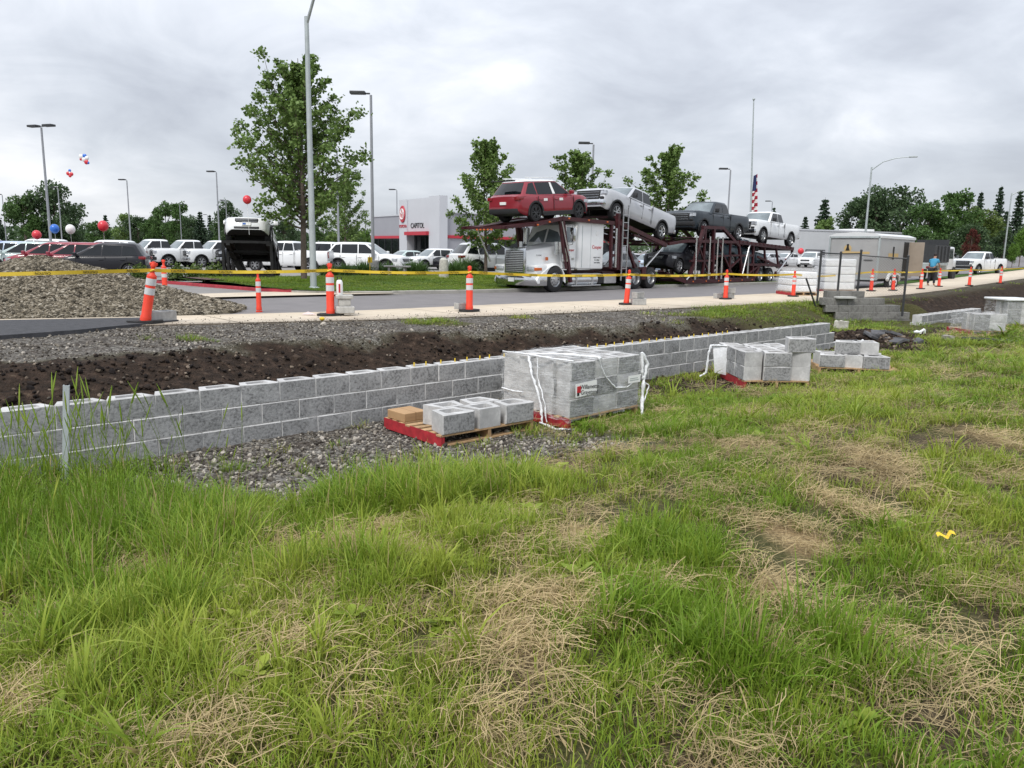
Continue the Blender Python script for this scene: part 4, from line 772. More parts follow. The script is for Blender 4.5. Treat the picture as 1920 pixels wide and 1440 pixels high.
# ------------------------------------------------------------------ car carrier: tractor
TPHI = math.radians(226.5); TO = Vector((.85, 32.46, 0)); M['maroon'] = mat('maroon_steel', (.048, .008, .011), .5, .1, var=.35, scale=5, bump=.1); M['truckw'] = paint('truck_white', (.82, .83, .82))
M['silver'] = mat('hydraulic_rod', (.6, .6, .6), .22, .9)
tz = .004
trk = empty('truck_tractor', TO, TPHI); tag(trk, 'white conventional truck tractor with a chrome bumper and a maroon car rack over its cab', 'truck')
def disc_wheel(parent, x, y, side, r=.50, w_=.30, dual=False, steer=False):
    ty = MB().lathe([(r * .58, -w_ / 2), (r * .9, -w_ / 2), (r * .98, -w_ * .4), (r, -w_ * .25), (r, w_ * .25), (r * .98, w_ * .4), (r * .9, w_ / 2), (r * .58, w_ / 2)], 28, 'Y', cap=False)
    if dual: ty.lathe([(r * .58, -w_ * 1.7), (r * .95, -w_ * 1.7), (r, -w_ * 1.5), (r, -w_ * .9), (r * .95, -w_ * .7), (r * .58, -w_ * .7)], 24, 'Y', cap=False)
    t = ty.build('wheel', M['tyre'], parent, (x, y, r), (0, 0, 0 if side > 0 else PI), smooth=40)
    rim = MB()
    if steer:
        rim.lathe([(r * .60, w_ * .44), (r * .57, w_ * .30), (r * .46, w_ * .42), (r * .22, w_ * .5), (r * .2, w_ * .62), (.002, w_ * .64)], 24, 'Y', cap=False)
        for i in range(10): a = 2 * PI * i / 10; rim.mat(1).lathe([(.001, 0), (r * .055, .0), (r * .05, -.03)], 8, 'Y', (math.cos(a) * r * .42, w_ * .45, math.sin(a) * r * .42), cap=False).mat(0)
        for i in range(10): a = 2 * PI * (i + .5) / 10; rim.lathe([(.001, .05), (r * .03, .04), (r * .03, -.0)], 6, 'Y', (math.cos(a) * r * .31, w_ * .44, math.sin(a) * r * .31), cap=False)
    else:
        rim.lathe([(r * .60, w_ * .5), (r * .57, w_ * .36), (r * .54, -w_ * .25), (r * .30, -w_ * .32), (r * .27, w_ * .1), (r * .14, w_ * .2), (.002, w_ * .2)], 24, 'Y', cap=False)
        for i in range(10): a = 2 * PI * i / 10; rim.mat(1).lathe([(.001, 0), (r * .05, .0), (r * .05, -.03)], 8, 'Y', (math.cos(a) * r * .43, -w_ * .27, math.sin(a) * r * .43), cap=False).mat(0)
    rim.build('rim', [M['alloy'], M['black']], t, smooth=35)
# frame, tank, steps
MB().box(-7.3, 1.0, .30, .45, .62, .84).box(-7.3, 1.0, -.45, -.30, .62, .84).box(-7.4, -4.6, -1.0, 1.0, .86, .98).box(-4.4, -3.5, -.9, .9, .60, .80).build('frame', M['maroon'], trk, smooth=0)
tk = MB().lathe([(.02, -1.02), (.20, -1.0), (.25, -.95), (.25, .95), (.20, 1.0), (.02, 1.02)], 20, 'X', (-1.9, .92, .47)).build('fuel_tank', M['chrome'], trk)
MB().box(-2.5, -2.42, .66, 1.19, .22, .75).box(-1.4, -1.32, .66, 1.19, .22, .75).build('tank_strap', M['alloy'], tk, smooth=0)
MB().bbox(-2.95, -.95, .98, 1.24, .70, .75, .01, 1).bbox(-2.95, -.95, 1.0, 1.26, .22, .27, .01, 1).build('step', M['alloy'], trk, smooth=0)
MB().bbox(-4.2, -3.35, .6, 1.16, .30, .72, .02, 1).build('battery_box', M['alloy'], trk, smooth=0)
MB().bbox(-3.3, -2.95, .5, 1.1, .30, .70, .02, 1).build('tool_box', M['black'], trk, smooth=0)
# hood with sculpted fenders
hood = MB(); rows = [(1.16, .60, 1.72, .60), (.7, .66, 1.79, .68), (.1, .74, 1.86, .76), (-.62, .86, 1.97, .9)]; n = 9; vs = []
for x, w_, zt_, wl in rows:
    pr = [(-wl, .75), (-wl, 1.15), (-w_ * .98, zt_ - .25), (-w_ * .86, zt_ - .07), (-w_ * .5, zt_), (0, zt_ + .03)]; pr = pr + [(-y, z) for y, z in reversed(pr[:-1])]; vs += [(x, y, z) for y, z in pr]
m_ = len(pr); hood.add(vs, [(i * m_ + j, i * m_ + j + 1, (i + 1) * m_ + j + 1, (i + 1) * m_ + j) for i in range(3) for j in range(m_ - 1)] + [tuple(range(m_)), tuple(3 * m_ + j for j in range(m_))])
hood.build('hood', M['truckw'], trk)
for sgn in (1, -1):
    fd = MB(); n = 16; vs = []
    for i in range(n + 1):
        t = PI * (-.06 + 1.12 * i / n); rr = .66 if i < n else .66
        x, z = .05 + (.66 + .45 * max(0, math.cos(t)) ** 3) * math.cos(t), .50 + .66 * max(math.sin(t), -.12)
        xi, zi = .05 + .58 * math.cos(t), .50 + .58 * max(math.sin(t), -.12)
        vs += [(x, sgn * .55, z + .02), (x, sgn * 1.10, z + .02), (x, sgn * 1.20, z - .06), (xi, sgn * 1.19, zi), (xi, sgn * .55, zi)]
    fd.add(vs, [(i * 5 + j, (i + 1) * 5 + j, (i + 1) * 5 + j + 1, i * 5 + j + 1) for i in range(n) for j in range(4)])
    fd.bbox(.55, 1.16, min(sgn * .55, sgn * 1.18), max(sgn * .55, sgn * 1.18), .70, 1.10, .06); fd.build('fender', M['truckw'], trk, smooth=40)
    hl = MB().bbox(1.12, 1.20, min(sgn * .64, sgn * 1.06), max(sgn * .64, sgn * 1.06), .86, 1.03, .03).build('headlight', M['lamp'], trk)
    MB().bbox(.86, 1.185, min(sgn * 1.05, sgn * 1.19), max(sgn * 1.05, sgn * 1.19), .88, 1.0, .02).build('turn_signal', M['amber'], hl)
    MB().bbox(.12, .24, sgn * .95 - .03, sgn * .95 + .03, 1.28, 1.42, .015).build('marker_lamp', M['amber'], trk, (0, -.12 * sgn, 0))
    disc_wheel(trk, .05, sgn * 1.06, sgn, .515, .30, steer=True)
    disc_wheel(trk, -5.65, sgn * 1.08, sgn, .50, .27, dual=True); disc_wheel(trk, -6.88, sgn * 1.08, sgn, .50, .27, dual=True)
gr = MB().bbox(1.14, 1.22, -.58, .58, .74, 1.78, .05).build('grille', M['chrome'], trk)
MB().box(1.20, 1.226, -.49, .49, .80, 1.66).build('grille_opening', M['black'], gr, smooth=0)
for i in range(12):
    z = .82 + i * .071; q = MB().box(1.222, 1.246, -.49, .49, 0, .034).build('slat', M['chrome'], gr, (0, 0, z), smooth=0) if i == 0 else link('slat', q.data, gr, (0, 0, z))
bp_ = MB(); pl = [(.62, 1.26), (.92, 1.24), (1.26, 1.02), (1.36, .6), (1.40, 0)]; pl = pl + [(x, -y) for x, y in reversed(pl[:-1])]; m_ = len(pl); vs = []
for z, k_ in ((.28, .985), (.32, 1), (.66, 1), (.70, .985)): vs += [(x * (.97 if z in (.28, .70) else 1), y * k_, z) for x, y in pl]
bp_.add(vs, [(i * m_ + j, i * m_ + j + 1, (i + 1) * m_ + j + 1, (i + 1) * m_ + j) for i in range(3) for j in range(m_ - 1)]); bp_.box(.62, 1.36, -1.0, 1.0, .66, .69).build('bumper', M['chrome'], trk, smooth=50)
MB().box(1.395, 1.41, -.16, .16, .42, .58).build('license_plate', M['paper'], trk, smooth=0); MB().box(1.398, 1.412, .30, .62, .60, .645).build('bumper_slot', M['black'], trk, smooth=0)
# cab and sleeper
cab = MB(); cab.bbox(-1.42, -.60, -1.02, 1.02, .95, 2.02, .06); cab.add([(-.60, -1.0, 1.98), (-.60, 1.0, 1.98), (-.86, .92, 2.74), (-.86, -.92, 2.74), (-1.42, -1.0, 1.98), (-1.42, 1.0, 1.98), (-1.42, .92, 2.78), (-1.42, -.92, 2.78)], [(0, 1, 2, 3), (1, 5, 6, 2), (4, 0, 3, 7), (3, 2, 6, 7), (5, 4, 7, 6)]); cab.build('cab', M['truckw'], trk)
ws = MB()
for sgn in (1, -1): ws.add([(-.595, sgn * .05, 2.02), (-.62, sgn * .93, 2.04), (-.842, sgn * .87, 2.66), (-.835, sgn * .05, 2.66)], [(0, 1, 2, 3)])
ws.build('windshield', M['glassl'], trk, smooth=0)
for sgn in (1, -1):
    dr = MB().bbox(-1.38, -.72, sgn * 1.03 - .012, sgn * 1.03 + .012, 1.0, 2.0, .01, 1).build('door', M['truckw'], trk)
    MB().add([(-.74, sgn * 1.012, 2.04), (-1.34, sgn * 1.012, 2.04), (-1.34, sgn * .935, 2.66), (-.92, sgn * .935, 2.66)], [(0, 1, 2, 3)]).build('window', M['glassl'], dr, smooth=0)
    MB().bbox(-1.3, -1.14, sgn * 1.04 - .02, sgn * 1.04 + .03, 1.32, 1.40, .01, 1).build('door_handle', M['chrome'], dr)
    mr = MB().bbox(-.98, -.82, sgn * 1.28 - .10, sgn * 1.28 + .10, 2.06, 2.62, .03).tube([(-.8, sgn * 1.02, 2.7), (-.88, sgn * 1.28, 2.72), (-.9, sgn * 1.28, 1.95), (-.8, sgn * 1.02, 1.9)], .018, 6).build('mirror', M['chrome'], trk)
    MB().lathe([(.09, -.26), (.09, .26)], 14, 'Z', (-.22, sgn * .99, 1.78)).lathe([(.16, -.35), (.17, .32), (.10, .38)], 16, 'Z', (-.62, sgn * 1.12, 2.3) if sgn < 0 else (-.62, sgn * 1.12, 1.6)).build('air_cleaner', M['chrome'], trk)
sl_ = MB().bbox(-3.22, -1.46, -1.14, 1.14, .92, 2.92, .10, 3).bbox(-1.50, -1.40, -1.0, 1.0, 1.0, 2.7, .03); slp = sl_.build('sleeper', M['truckw'], trk)
MB().bbox(-1.72, -1.69, 1.135, 1.15, 1.0, 2.75, .005, 1).bbox(-2.3, -2.28, 1.135, 1.146, .98, 2.8, .004, 1).build('trim_strip', M['galv'], slp, smooth=0)
MB().lathe([(.11, 0), (.10, .02), (.06, .02)], 16, 'Y', (-2.72, 1.13, 2.44)).build('vent', M['paper'], slp)
text('lettering', 'Cooper', .21, M['redink'], slp, (-2.72, 1.146, 1.86), (PI / 2, 0, PI), .003)
text('lettering', 'Cooper', .15, M['redink'], trk, (-1.06, 1.052, 1.72), (PI / 2, 0, PI), .003)
for i, s_ in enumerate(('USDOT 104713', 'MC 192837', 'GVW 80,000')): text('lettering', s_, .075, M['ink'], slp, (-2.75, 1.146, 1.42 - .11 * i), (PI / 2, 0, PI), .002)
text('lettering', 'CLASSIC', .085, M['ink'], trk, (.62, .79, 1.48), (PI / 2 - .0, 0, PI - .12), .003)
# car rack over the cab (belongs to the tractor)
rk = MB()
for sgn in (1, -1):
    y = sgn * 1.22; rk.bar((3.1, y * .9, 2.50), (1.4, y, 2.66), .10).bar((1.4, y, 2.66), (-.2, y, 2.97), .14).bar((-.2, y, 2.97), (-3.72, y, 2.92), .16)
    rk.bar((-.1, y, 2.95), (-.42, y, 1.6), .10).bar((-.28, y, 2.95), (-.9, y, .4), .13).bar((-.45, y, 1.6), (-.62, y, .95), .09)
    rk.bar((-3.6, y, 2.95), (-3.66, y, .95), .12).bar((-4.06, y, 3.35), (-4.1, y, .9), .16).bar((-4.35, y, 3.1), (-4.28, y, .9), .13).bar((-4.3, y, 2.85), (-5.5, y, .98), .12)
    rk.bar((-4.05, y, 2.95), (-7.98, y, 2.04), .18).bar((-7.9, y, 2.0), (-5.3, y, 2.45), .09)
    rk.bar((-3.6, y, 1.55), (-4.15, y, 1.5), .10)
    rk.bbox(-6.42, -6.10, y - .03, y + .04, .42, 1.02, .02, 1)
for x, z in ((2.9, 2.5), (2.0, 2.58), (1.2, 2.68), (.4, 2.8), (-.3, 2.95), (-1.4, 2.95), (-2.5, 2.93), (-3.6, 2.93), (-4.1, 3.2), (-5.2, 2.68), (-6.2, 2.45), (-7.2, 2.2), (-7.9, 2.05)): rk.bar((x, -1.2, z), (x, 1.2, z), .10)
rk.build('car_rack', M['maroon'], trk, smooth=0)
dk = MB()
for sgn in (1, -1):
    for (x0, z0, x1, z1) in ((2.9, 2.53, -.3, 2.99), (-.3, 3.0, -3.7, 2.97), (-4.05, 3.02, -8.2, 2.20)):
        yy = sgn * .78; dk.add([(x0, yy - .26, z0), (x0, yy + .26, z0), (x1, yy + .26, z1), (x1, yy - .26, z1), (x0, yy - .26, z0 - .04), (x0, yy + .26, z0 - .04), (x1, yy + .26, z1 - .04), (x1, yy - .26, z1 - .04)], [(0, 1, 2, 3), (7, 6, 5, 4), (0, 3, 7, 4), (1, 5, 6, 2)])
dk.build('wheel_track', M['maroon'], trk, smooth=0)
rod = MB()
for sgn in (1, -1): rod.tube([(-.16, sgn * 1.30, 2.85), (-.66, sgn * 1.30, 1.5)], .03, 8).tube([(-3.95, sgn * 1.26, 2.7), (-3.97, sgn * 1.26, 1.0)], .045, 8).tube([(-5.2, sgn * 1.2, 2.75), (-6.7, sgn * 1.1, 2.0)], .04, 8).tube([(-7.8, sgn * 1.2, 1.95), (-6.4, sgn * 1.2, 1.0)], .045, 8)
rod.tube([(2.4, -1.0, 2.5), (1.75, -.85, 1.2)], .04, 8).tube([(1.9, 1.0, 2.56), (1.1, .62, 1.3)], .0001, 4).build('hydraulic_rod', M['silver'], trk)
ld = MB()
for x in (-4.30, -4.68): ld.bar((x, 1.34, .42), (x, 1.34, 3.72), .045)
for i in range(10): ld.bar((-4.30, 1.34, .62 + i * .335), (-4.68, 1.34, .62 + i * .335), .03)
ld.build('ladder', M['alloy'], trk, smooth=0)
lamps = MB()
for x, z in ((.6, 2.80), (1.3, 2.66), (-.6, 2.98), (-1.9, 2.96), (-3.2, 2.94)): lamps.bbox(x - .05, x + .05, 1.29, 1.325, z - .03, z + .03, .01, 1)
lamps.build('marker_lamps', M['amber'], trk)
lamps = MB()
for i in range(5): lamps.bbox(2.92, 2.98, -.4 + i * .2 - .05, -.4 + i * .2 + .05, 2.40, 2.46, .01, 1)
lamps.build('marker_lamps', M['amber'], trk)
# ------------------------------------------------------------------ car carrier: trailer
trl = empty('car_trailer', TO, TPHI); tag(trl, 'maroon open car hauling trailer with two loaded decks behind the white tractor', 'trailer')
f_ = MB()
for sgn in (1, -1):
    y = sgn * 1.24
    f_.bbox(-17.4, -9.9, y - .05, y + .05, .16, .40, .02, 1); f_.bar((-9.9, y, .3), (-8.6, y * .4, .75), .2); f_.bar((-17.3, y, .36), (-17.9, y, 1.12), .14); f_.bar((-17.9, y, 1.12), (-21.2, y, 1.05), .14)
    f_.bar((-10.29, y, .4), (-11.45, y, 3.0), .15); f_.bar((-11.3, y, 3.0), (-13.45, y, 3.02), .16); f_.bar((-13.35, y, 3.02), (-15.2, y, 2.15), .15); f_.bar((-11.7, y, 2.95), (-10.9, y, 2.1), .10)
    f_.bar((-15.2, y, 2.32), (-15.9, y, .4), .13); f_.bar((-15.2, y, 2.32), (-22.1, y, 2.06), .20); f_.bar((-22.05, y, 2.06), (-22.1, y, 1.7), .12); f_.bar((-16.94, y, 2.2), (-17.1, y, .5), .12)
    f_.bar((-15.6, y, 1.6), (-17.0, y, 1.62), .11); f_.bar((-15.7, y, 1.12), (-20.0, y, 1.1), .12); f_.bar((-17.6, y, 1.55), (-20.6, y, .95), .11)
    f_.bar((-11.6, y, 2.9), (-11.6, y, .4), .11); f_.bar((-12.45, y, 2.95), (-12.6, y, .4), .15); f_.bar((-9.9, y, 2.28), (-15.4, y, 2.32), .14)
    f_.bbox(-21.3, -19.95, y - .06, y + .06, .36, .72, .03, 1); f_.bar((-19.9, y, 1.08), (-21.25, y, .6), .12)
    f_.bar((-8.5, y * .85, 2.1), (-9.9, y, 2.28), .13)
    for x0, z0, x1, z1, w_ in ((-12.9, 2.3, -14.9, .4, .09), (-14.3, 2.28, -14.4, .4, .10), (-13.3, .4, -15.6, 1.5, .09), (-10.9, 2.2, -12.4, .4, .08), (-10.3, 1.3, -12.5, 1.32, .10), (-12.6, 1.55, -15.5, 1.62, .10), (-18.3, 2.2, -18.6, 1.15, .10), (-19.8, 2.15, -20.3, 1.1, .10), (-16.3, .5, -17.9, 1.1, .10)): f_.bar((x0, y, z0), (x1, y, z1), w_)
for x, z in ((-9.9, 2.25), (-11, 2.25), (-12.2, 2.25), (-13.4, 2.25), (-14.6, 2.22), (-15.8, 2.18), (-17.2, 2.14), (-18.6, 2.1), (-20.2, 2.06), (-22, 2.0), (-10, .3), (-12, .25), (-14, .25), (-16, .25), (-18, 1.05), (-21, .5)): f_.bar((x, -1.2, z), (x, 1.2, z), .11)
f_.build('frame', M['maroon'], trl, smooth=0)
dk = MB()
for sgn in (1, -1):
    for pl in ([(-9.6, 2.50), (-15.9, 2.38)], [(-16.2, 2.28), (-22.1, 2.12)], [(-8.5, .75), (-10.5, .34), (-16.8, .34), (-17.8, 1.16), (-21.3, 1.14)]):
        for (x0, z0), (x1, z1) in zip(pl[:-1], pl[1:]):
            yy = sgn * .78; dk.add([(x0, yy - .26, z0), (x0, yy + .26, z0), (x1, yy + .26, z1), (x1, yy - .26, z1), (x0, yy - .26, z0 - .05), (x0, yy + .26, z0 - .05), (x1, yy + .26, z1 - .05), (x1, yy - .26, z1 - .05)], [(0, 1, 2, 3), (7, 6, 5, 4), (0, 3, 7, 4), (1, 5, 6, 2)])
dk.build('wheel_track', M['maroon'], trl, smooth=0)
for x in (-10.75, -12.1, -12.9, -13.42, -16.4):
    for sgn in (1, -1): q = MB().tube([(x, sgn * 1.3, .36), (x + .06, sgn * 1.3, 2.55 if x > -16 else 2.1)], .042, 8).tube([(x, sgn * 1.3, .36), (x + .03, sgn * 1.3, 1.3)], .055, 8).build('hydraulic_rod', M['silver'], trl)
for sgn in (1, -1): MB().tube([(-22.05, sgn * 1.28, 1.84), (-20.15, sgn * 1.28, .66)], .06, 8).tube([(-15.75, sgn * 1.3, .5), (-16.4, sgn * 1.3, 2.2)], .05, 8).tube([(-10.3, sgn * 1.3, .6), (-9.9, sgn * 1.3, .36)], .05, 6).build('hydraulic_rod', M['silver'], trl)
cl_ = MB()
for i, x in enumerate(np.linspace(-21.6, -15.6, 13)): cl_.bbox(x - .07, x + .07, 1.32, 1.37, 2.06 + (x + 22) * .035, 2.18 + (x + 22) * .035, .015, 1)
cl_.build('ratchet', M['maroon'], trl, smooth=0)
la = MB()
for x in (-10.6, -11.9, -13.2, -14.5, -15.8, -17.0): la.bbox(x - .05, x + .05, 1.285, 1.31, .24, .30, .01, 1)
la.build('marker_lamps', M['amber'], trl)
hose = MB()
for i in range(7):
    x = -10.9 - i * .28; hose.tube([(x, 1.1, 2.3), (x - .2, 1.15, 1.9 - .1 * (i % 3)), (x + .1, 1.2, 1.4), (x - .15, 1.15, .9 + .1 * (i % 2)), (x, 1.1, .4)], .022, 5)
hose.build('hydraulic_hose', M['black'], trl)
for sgn in (1, -1):
    for x in (-18.12, -19.37): disc_wheel(trl, x, sgn * 1.08, sgn, .47, .26, dual=True)
def on_truck(x, y, z): c, s = math.cos(TPHI), math.sin(TPHI); return Vector((TO.x + c * x - s * y, TO.y + s * x + c * y, z))
jeep = vehicle('suv', 'red', on_truck(-.40, 0, 2.90), TPHI + PI, 'dark red crossover with a white roof riding backwards above the truck cab', pitch=math.radians(4.6), rim=M['dkmetal'])
vehicle('pickup', 'silver', on_truck(-6.05, 0, 2.66), TPHI, 'silver crew cab pickup sloping down behind the red crossover on the carrier', pitch=math.radians(11.0))
vehicle('pickup', 'slate', on_truck(-13.75, 0, 2.47), TPHI, 'dark slate pickup on the middle of the trailer\'s upper deck', pitch=math.radians(1.6), ov={'bumper': M['black']})
vehicle('pickup', 'white', on_truck(-20.45, 0, 2.26), TPHI, 'white pickup at the rear end of the trailer\'s upper deck', pitch=math.radians(2.6))
vehicle('suv', 'black', on_truck(-11.2, 0, .62), TPHI, 'black crossover loaded nose first on the trailer\'s lower deck', pitch=math.radians(3), scale=1.0)
vehicle('pickup', 'teal', on_truck(-16.9, 0, .74), TPHI + PI, 'dark teal pickup low on the trailer below the white pickup', pitch=math.radians(-6), scale=.93)

g = KINDS_V['suv']['gh']; rs = [[(x, y, z + .006) for x, y, z in gh_ring(g, .90, inset=-.008)], [(x, y, z - .004) for x, y, z in gh_ring(g, .975, inset=.012)], [(x, y, z + .008) for x, y, z in gh_ring(g, 1.0, inset=.075)], [(x, y, z + .034) for x, y, z in gh_ring(g, 1.0, inset=.32)]]
n = len(rs[0]); rb = MB().add([p for r in rs for p in r], [(i * n + j, i * n + (j + 1) % n, (i + 1) * n + (j + 1) % n, (i + 1) * n + j) for i in range(3) for j in range(n)] + [tuple(3 * n + j for j in range(n))])
rb.bbox(-1.6, .1, .58, .63, 1.70, 1.735, .012, 1).bbox(-1.6, .1, -.63, -.58, 1.70, 1.735, .012, 1).build('roof', P_['white'], jeep, smooth=40)
MB().bbox(-2.36, -2.1, -.56, .56, 1.58, 1.63, .015, 1).build('spoiler', M['black'], jeep)
MB().bbox(-2.31, -2.0, -.80, .80, .34, .56, .06).build('rear_bumper', M['black'], jeep)
for sgn in (1, -1):
    for x in (.18, -.78): MB().bbox(x - .11, x + .11, sgn * .925 - .012, sgn * .925 + .006, .80, .90, .005, 1).build('protective_film', M['paper'], jeep, smooth=0)
    MB().add([g_side(g, x, t, sgn, .014) for x, t in ((-.27, .12), (-.33, .84), (-.22, .84), (-.12, .12))], [(0, 1, 2, 3)]).build('pillar_film', M['paper'], jeep, smooth=0)
# ================================================================== car park: rows of vehicles
def row(kind, paints, px, depth, head, desc, group, step, **kw):
    p0 = at(px, depth)
    for i, (pt, lab) in enumerate(paints):
        x, y = p0.x + step[0] * i, p0.y + step[1] * i; vehicle(kind, pt, Vector((x, y, zt(x, y))), math.radians(head), lab, group, **kw)
g1 = 'cars parked nose out behind the gravel pile'
row('hatchback', [('black', 'black hatchback nearest the yellow tape, behind the gravel pile'), ('maroon2', 'red hatchback parked directly beside the black one'), ('maroon2', 'second red hatchback, next to the mint car'),
    ('mint', 'pale mint hatchback between a red one and a pale blue one'), ('paleblue', 'pale blue hatchback beside the mint one'), ('blue', 'bright blue hatchback at the far left of the front row')], 203, 37.5, 194, '', g1, (-2.05, 1.35))
g2 = 'white sport utility vehicles in the row behind the hatchbacks'
row('suv', [('white', 'white sport utility vehicle with only its roof and windows above the black hatchback'), ('white', 'white sport utility vehicle with its roof above the red hatchbacks'), ('white', 'white sport utility vehicle behind the blue balloon'),
    ('white', 'white sport utility vehicle with its roof above the pale blue hatchback'), ('white', 'white sport utility vehicle with its roof above the bright blue hatchback')], 205, 53, 186, '', g2, (-4.9, .4), scale=1.1)
g3 = 'pickups and cars in the row behind the leaning orange post'
p0 = at(300, 56)
for i, (k, pt, lab) in enumerate([('pickup', 'white', 'white pickup with a dark grille, nearest the black hatchback'), ('pickup', 'white', 'white pickup with a black grille, second from the black hatchback'), ('pickup', 'white', 'white pickup standing beside the black pickup'),
    ('pickup', 'black', 'black pickup with a bright bumper in the row of white pickups'), ('suv', 'white', 'white crossover half hidden by the ramp')]):
    x, y = p0.x + 1.95 * i, p0.y + .95 * i; vehicle(k, pt, Vector((x, y, zt(x, y))), math.radians(228), lab, g3, ov={'bumper': M['black'] if i < 2 else M['chrome']})
p0 = at(292, 70)
for i, (k, pt, lab) in enumerate([('sedan', 'grey', 'grey sedan behind the row of white pickups'), ('suv', 'silver', 'silver crossover behind the row of white pickups'), ('suv', 'white', 'white crossover behind the black pickup')]):
    x, y = p0.x - 3.6 * i, p0.y + .6 * i; vehicle(k, pt, Vector((x, y, zt(x, y))), math.radians(222), lab, 'cars in the far row of the car park')
vehicle('pickup', 'white', at(548, 50), math.radians(170), 'white pickup with dark cab windows right beside the ramp, tail towards the tall lamp post')
vehicle('pickup', 'white', at(622, 52), math.radians(62), 'white pickup showing its tailgate and red tail lamps behind the tall lamp post', ov={'bumper': M['black']})
vehicle('suv', 'white', at(694, 50), math.radians(-12), 'long white sport utility vehicle in profile behind the parking lot lamp post', scale=1.18)
p0 = at(762, 62); g4 = 'cars facing out in front of the dealership'
for i, (k, pt, lab) in enumerate([('sedan', 'mint', 'pale silver green sedan nearest the long white sport utility vehicle'), ('suv', 'white', 'white crossover under the CAPITOL lettering'), ('suv', 'black', 'dark crossover in front of the dealership entrance'), ('suv', 'white2', 'white crossover beside the dark one in front of the dealership')]):
    x, y = p0.x + 2.25 * i, p0.y - .55 * i; vehicle(k, pt, Vector((x, y, zt(x, y))), math.radians(222), lab, g4)
vehicle('suv', 'white', at(925, 43), math.radians(28), 'white crossover with a red tail lamp partly behind the truck grille', rim=M['chrome'], scale=1.05)
for i, (k, pt, px, d, hd, lab) in enumerate([('sedan', 'silver', 1170, 66, 220, 'silver sedan seen through the gap behind the truck sleeper'), ('sedan', 'paleblue', 1215, 62, 225, 'pale blue sedan seen under the sloping silver pickup'), ('suv', 'grey', 1150, 58, 230, 'grey crossover seen behind the ladder'),
    ('sedan', 'black', 1385, 72, 200, 'black sedan in the car park seen through the trailer frame'), ('suv', 'white', 1512, 84, 235, 'white crossover parked in front of the louvred grey building'), ('sedan', 'white', 1466, 88, 215, 'white sedan seen past the rear end of the trailer'), ('sedan', 'silver', 1430, 84, 215, 'silver sedan seen below the rear deck of the trailer')]):
    vehicle(k, pt, at(px, d), math.radians(hd), lab, 'cars in the car park beyond the carrier')
pk = at(1822, 67); vehicle('pickup', 'white', pk, math.radians(222 - 8), 'white work pickup with a black grille driving along the street at the far right', ov={'grille': M['black'], 'bumper': M['black']})
vehicle('sedan', 'grey', at(1735, 82), math.radians(220), 'grey car past the dump truck'); vehicle('suv', 'white', at(1762, 96), math.radians(225), 'white crossover beneath the red leaved tree')
# display ramp with a white crossover pointing up at the street
rp_ = at(478, 33.5); rh = math.radians(-78)
ramp = empty('display_ramp', rp_, rh); tag(ramp, 'black steel display ramp on the lawn holding up a white crossover', 'ramp'); mb = MB()
for sgn in (1, -1):
    mb.bar((-3.4, sgn * .8, .1), (1.0, sgn * .8, 1.42), .14)
    for x, z in ((1.35, 1.55), (.1, 1.15), (-1.2, .75)): mb.bar((x, sgn * .95, 0), (x, sgn * .95, z), .10); mb.bar((x, sgn * .95, z * .9), (x - .9, sgn * .95, .05), .06)
    mb.bbox(-2.5, 2.0, sgn * .8 - .20, sgn * .8 + .20, -.02, .03, .01, 1, Matrix.Translation((-.95, 0, .86)) @ Matrix.Rotation(-.30, 4, 'Y'))
for x, z in ((1.35, 1.5), (.1, 1.1), (-1.2, .7)): mb.bar((x, -.95, z), (x, .95, z), .10); mb.bar((x, -.95, .1), (x, .95, .1), .07)
mb.build('frame', M['under'], ramp, smooth=0)
cx = rp_ + Vector((math.cos(rh) * -.65, math.sin(rh) * -.65, 1.02)); rv = vehicle('suv', 'white', cx, rh, 'white crossover tilted nose up on the black display ramp', pitch=math.radians(17.5))
MB().bbox(2.17, 2.24, -.18, .18, .50, .64, .01, 1).build('license_plate', M['paper'], rv); MB().box(2.236, 2.245, -.15, -.02, .53, .61).build('plate_emblem', mat('blue_ink', (.03, .12, .4), .5), rv, smooth=0)

# ================================================================== trees
LEAFM = {}
def leaf_mat(name, a, b_, c, tr=.25): LEAFM[name] = plant_mat(name, a, b_, c, tuple(x * .55 for x in a), tuple(x * .6 for x in b_), tuple(x * .65 for x in c), tr)
leaf_mat('maple_leaf', (.115, .19, .045), (.15, .235, .06), (.20, .29, .085)); leaf_mat('dark_leaf', (.045, .08, .034), (.062, .105, .043), (.085, .135, .056)); leaf_mat('conifer', (.024, .046, .024), (.034, .062, .032), (.046, .08, .042), .1)  # dark_leaf colour lightened a little in place of distance haze
leaf_mat('bright_leaf', (.09, .17, .025), (.12, .22, .035), (.15, .27, .05)); leaf_mat('red_leaf', (.07, .02, .015), (.10, .028, .02), (.13, .04, .03)); leaf_mat('shrub_leaf', (.07, .115, .026), (.10, .155, .038), (.15, .20, .055)); leaf_mat('mid_leaf', (.055, .11, .028), (.075, .14, .038), (.10, .18, .05))
def leaves_from(C, size, r, up=.3):
    """leaf cards: folded quads with their own direction round points C"""
    k = len(C); d = r.normal(size=(k, 3)); d[:, 2] = d[:, 2] * .6 - up * .2; d /= np.linalg.norm(d, axis=1)[:, None]; e_ = np.cross(d, r.normal(size=(k, 3))); e_ /= np.linalg.norm(e_, axis=1)[:, None]
    L = (size * r.uniform(.6, 1.35, k))[:, None]; a = C; m_ = C + d * L * .5; t_ = C + d * L; V = np.stack([a, m_ + e_ * L * .42, t_, m_ - e_ * L * .42], 1).reshape(-1, 3); i = np.arange(k) * 4
    return V, np.stack([i, i + 1, i + 2, i + 3], 1), np.repeat(r.random(k), 4)
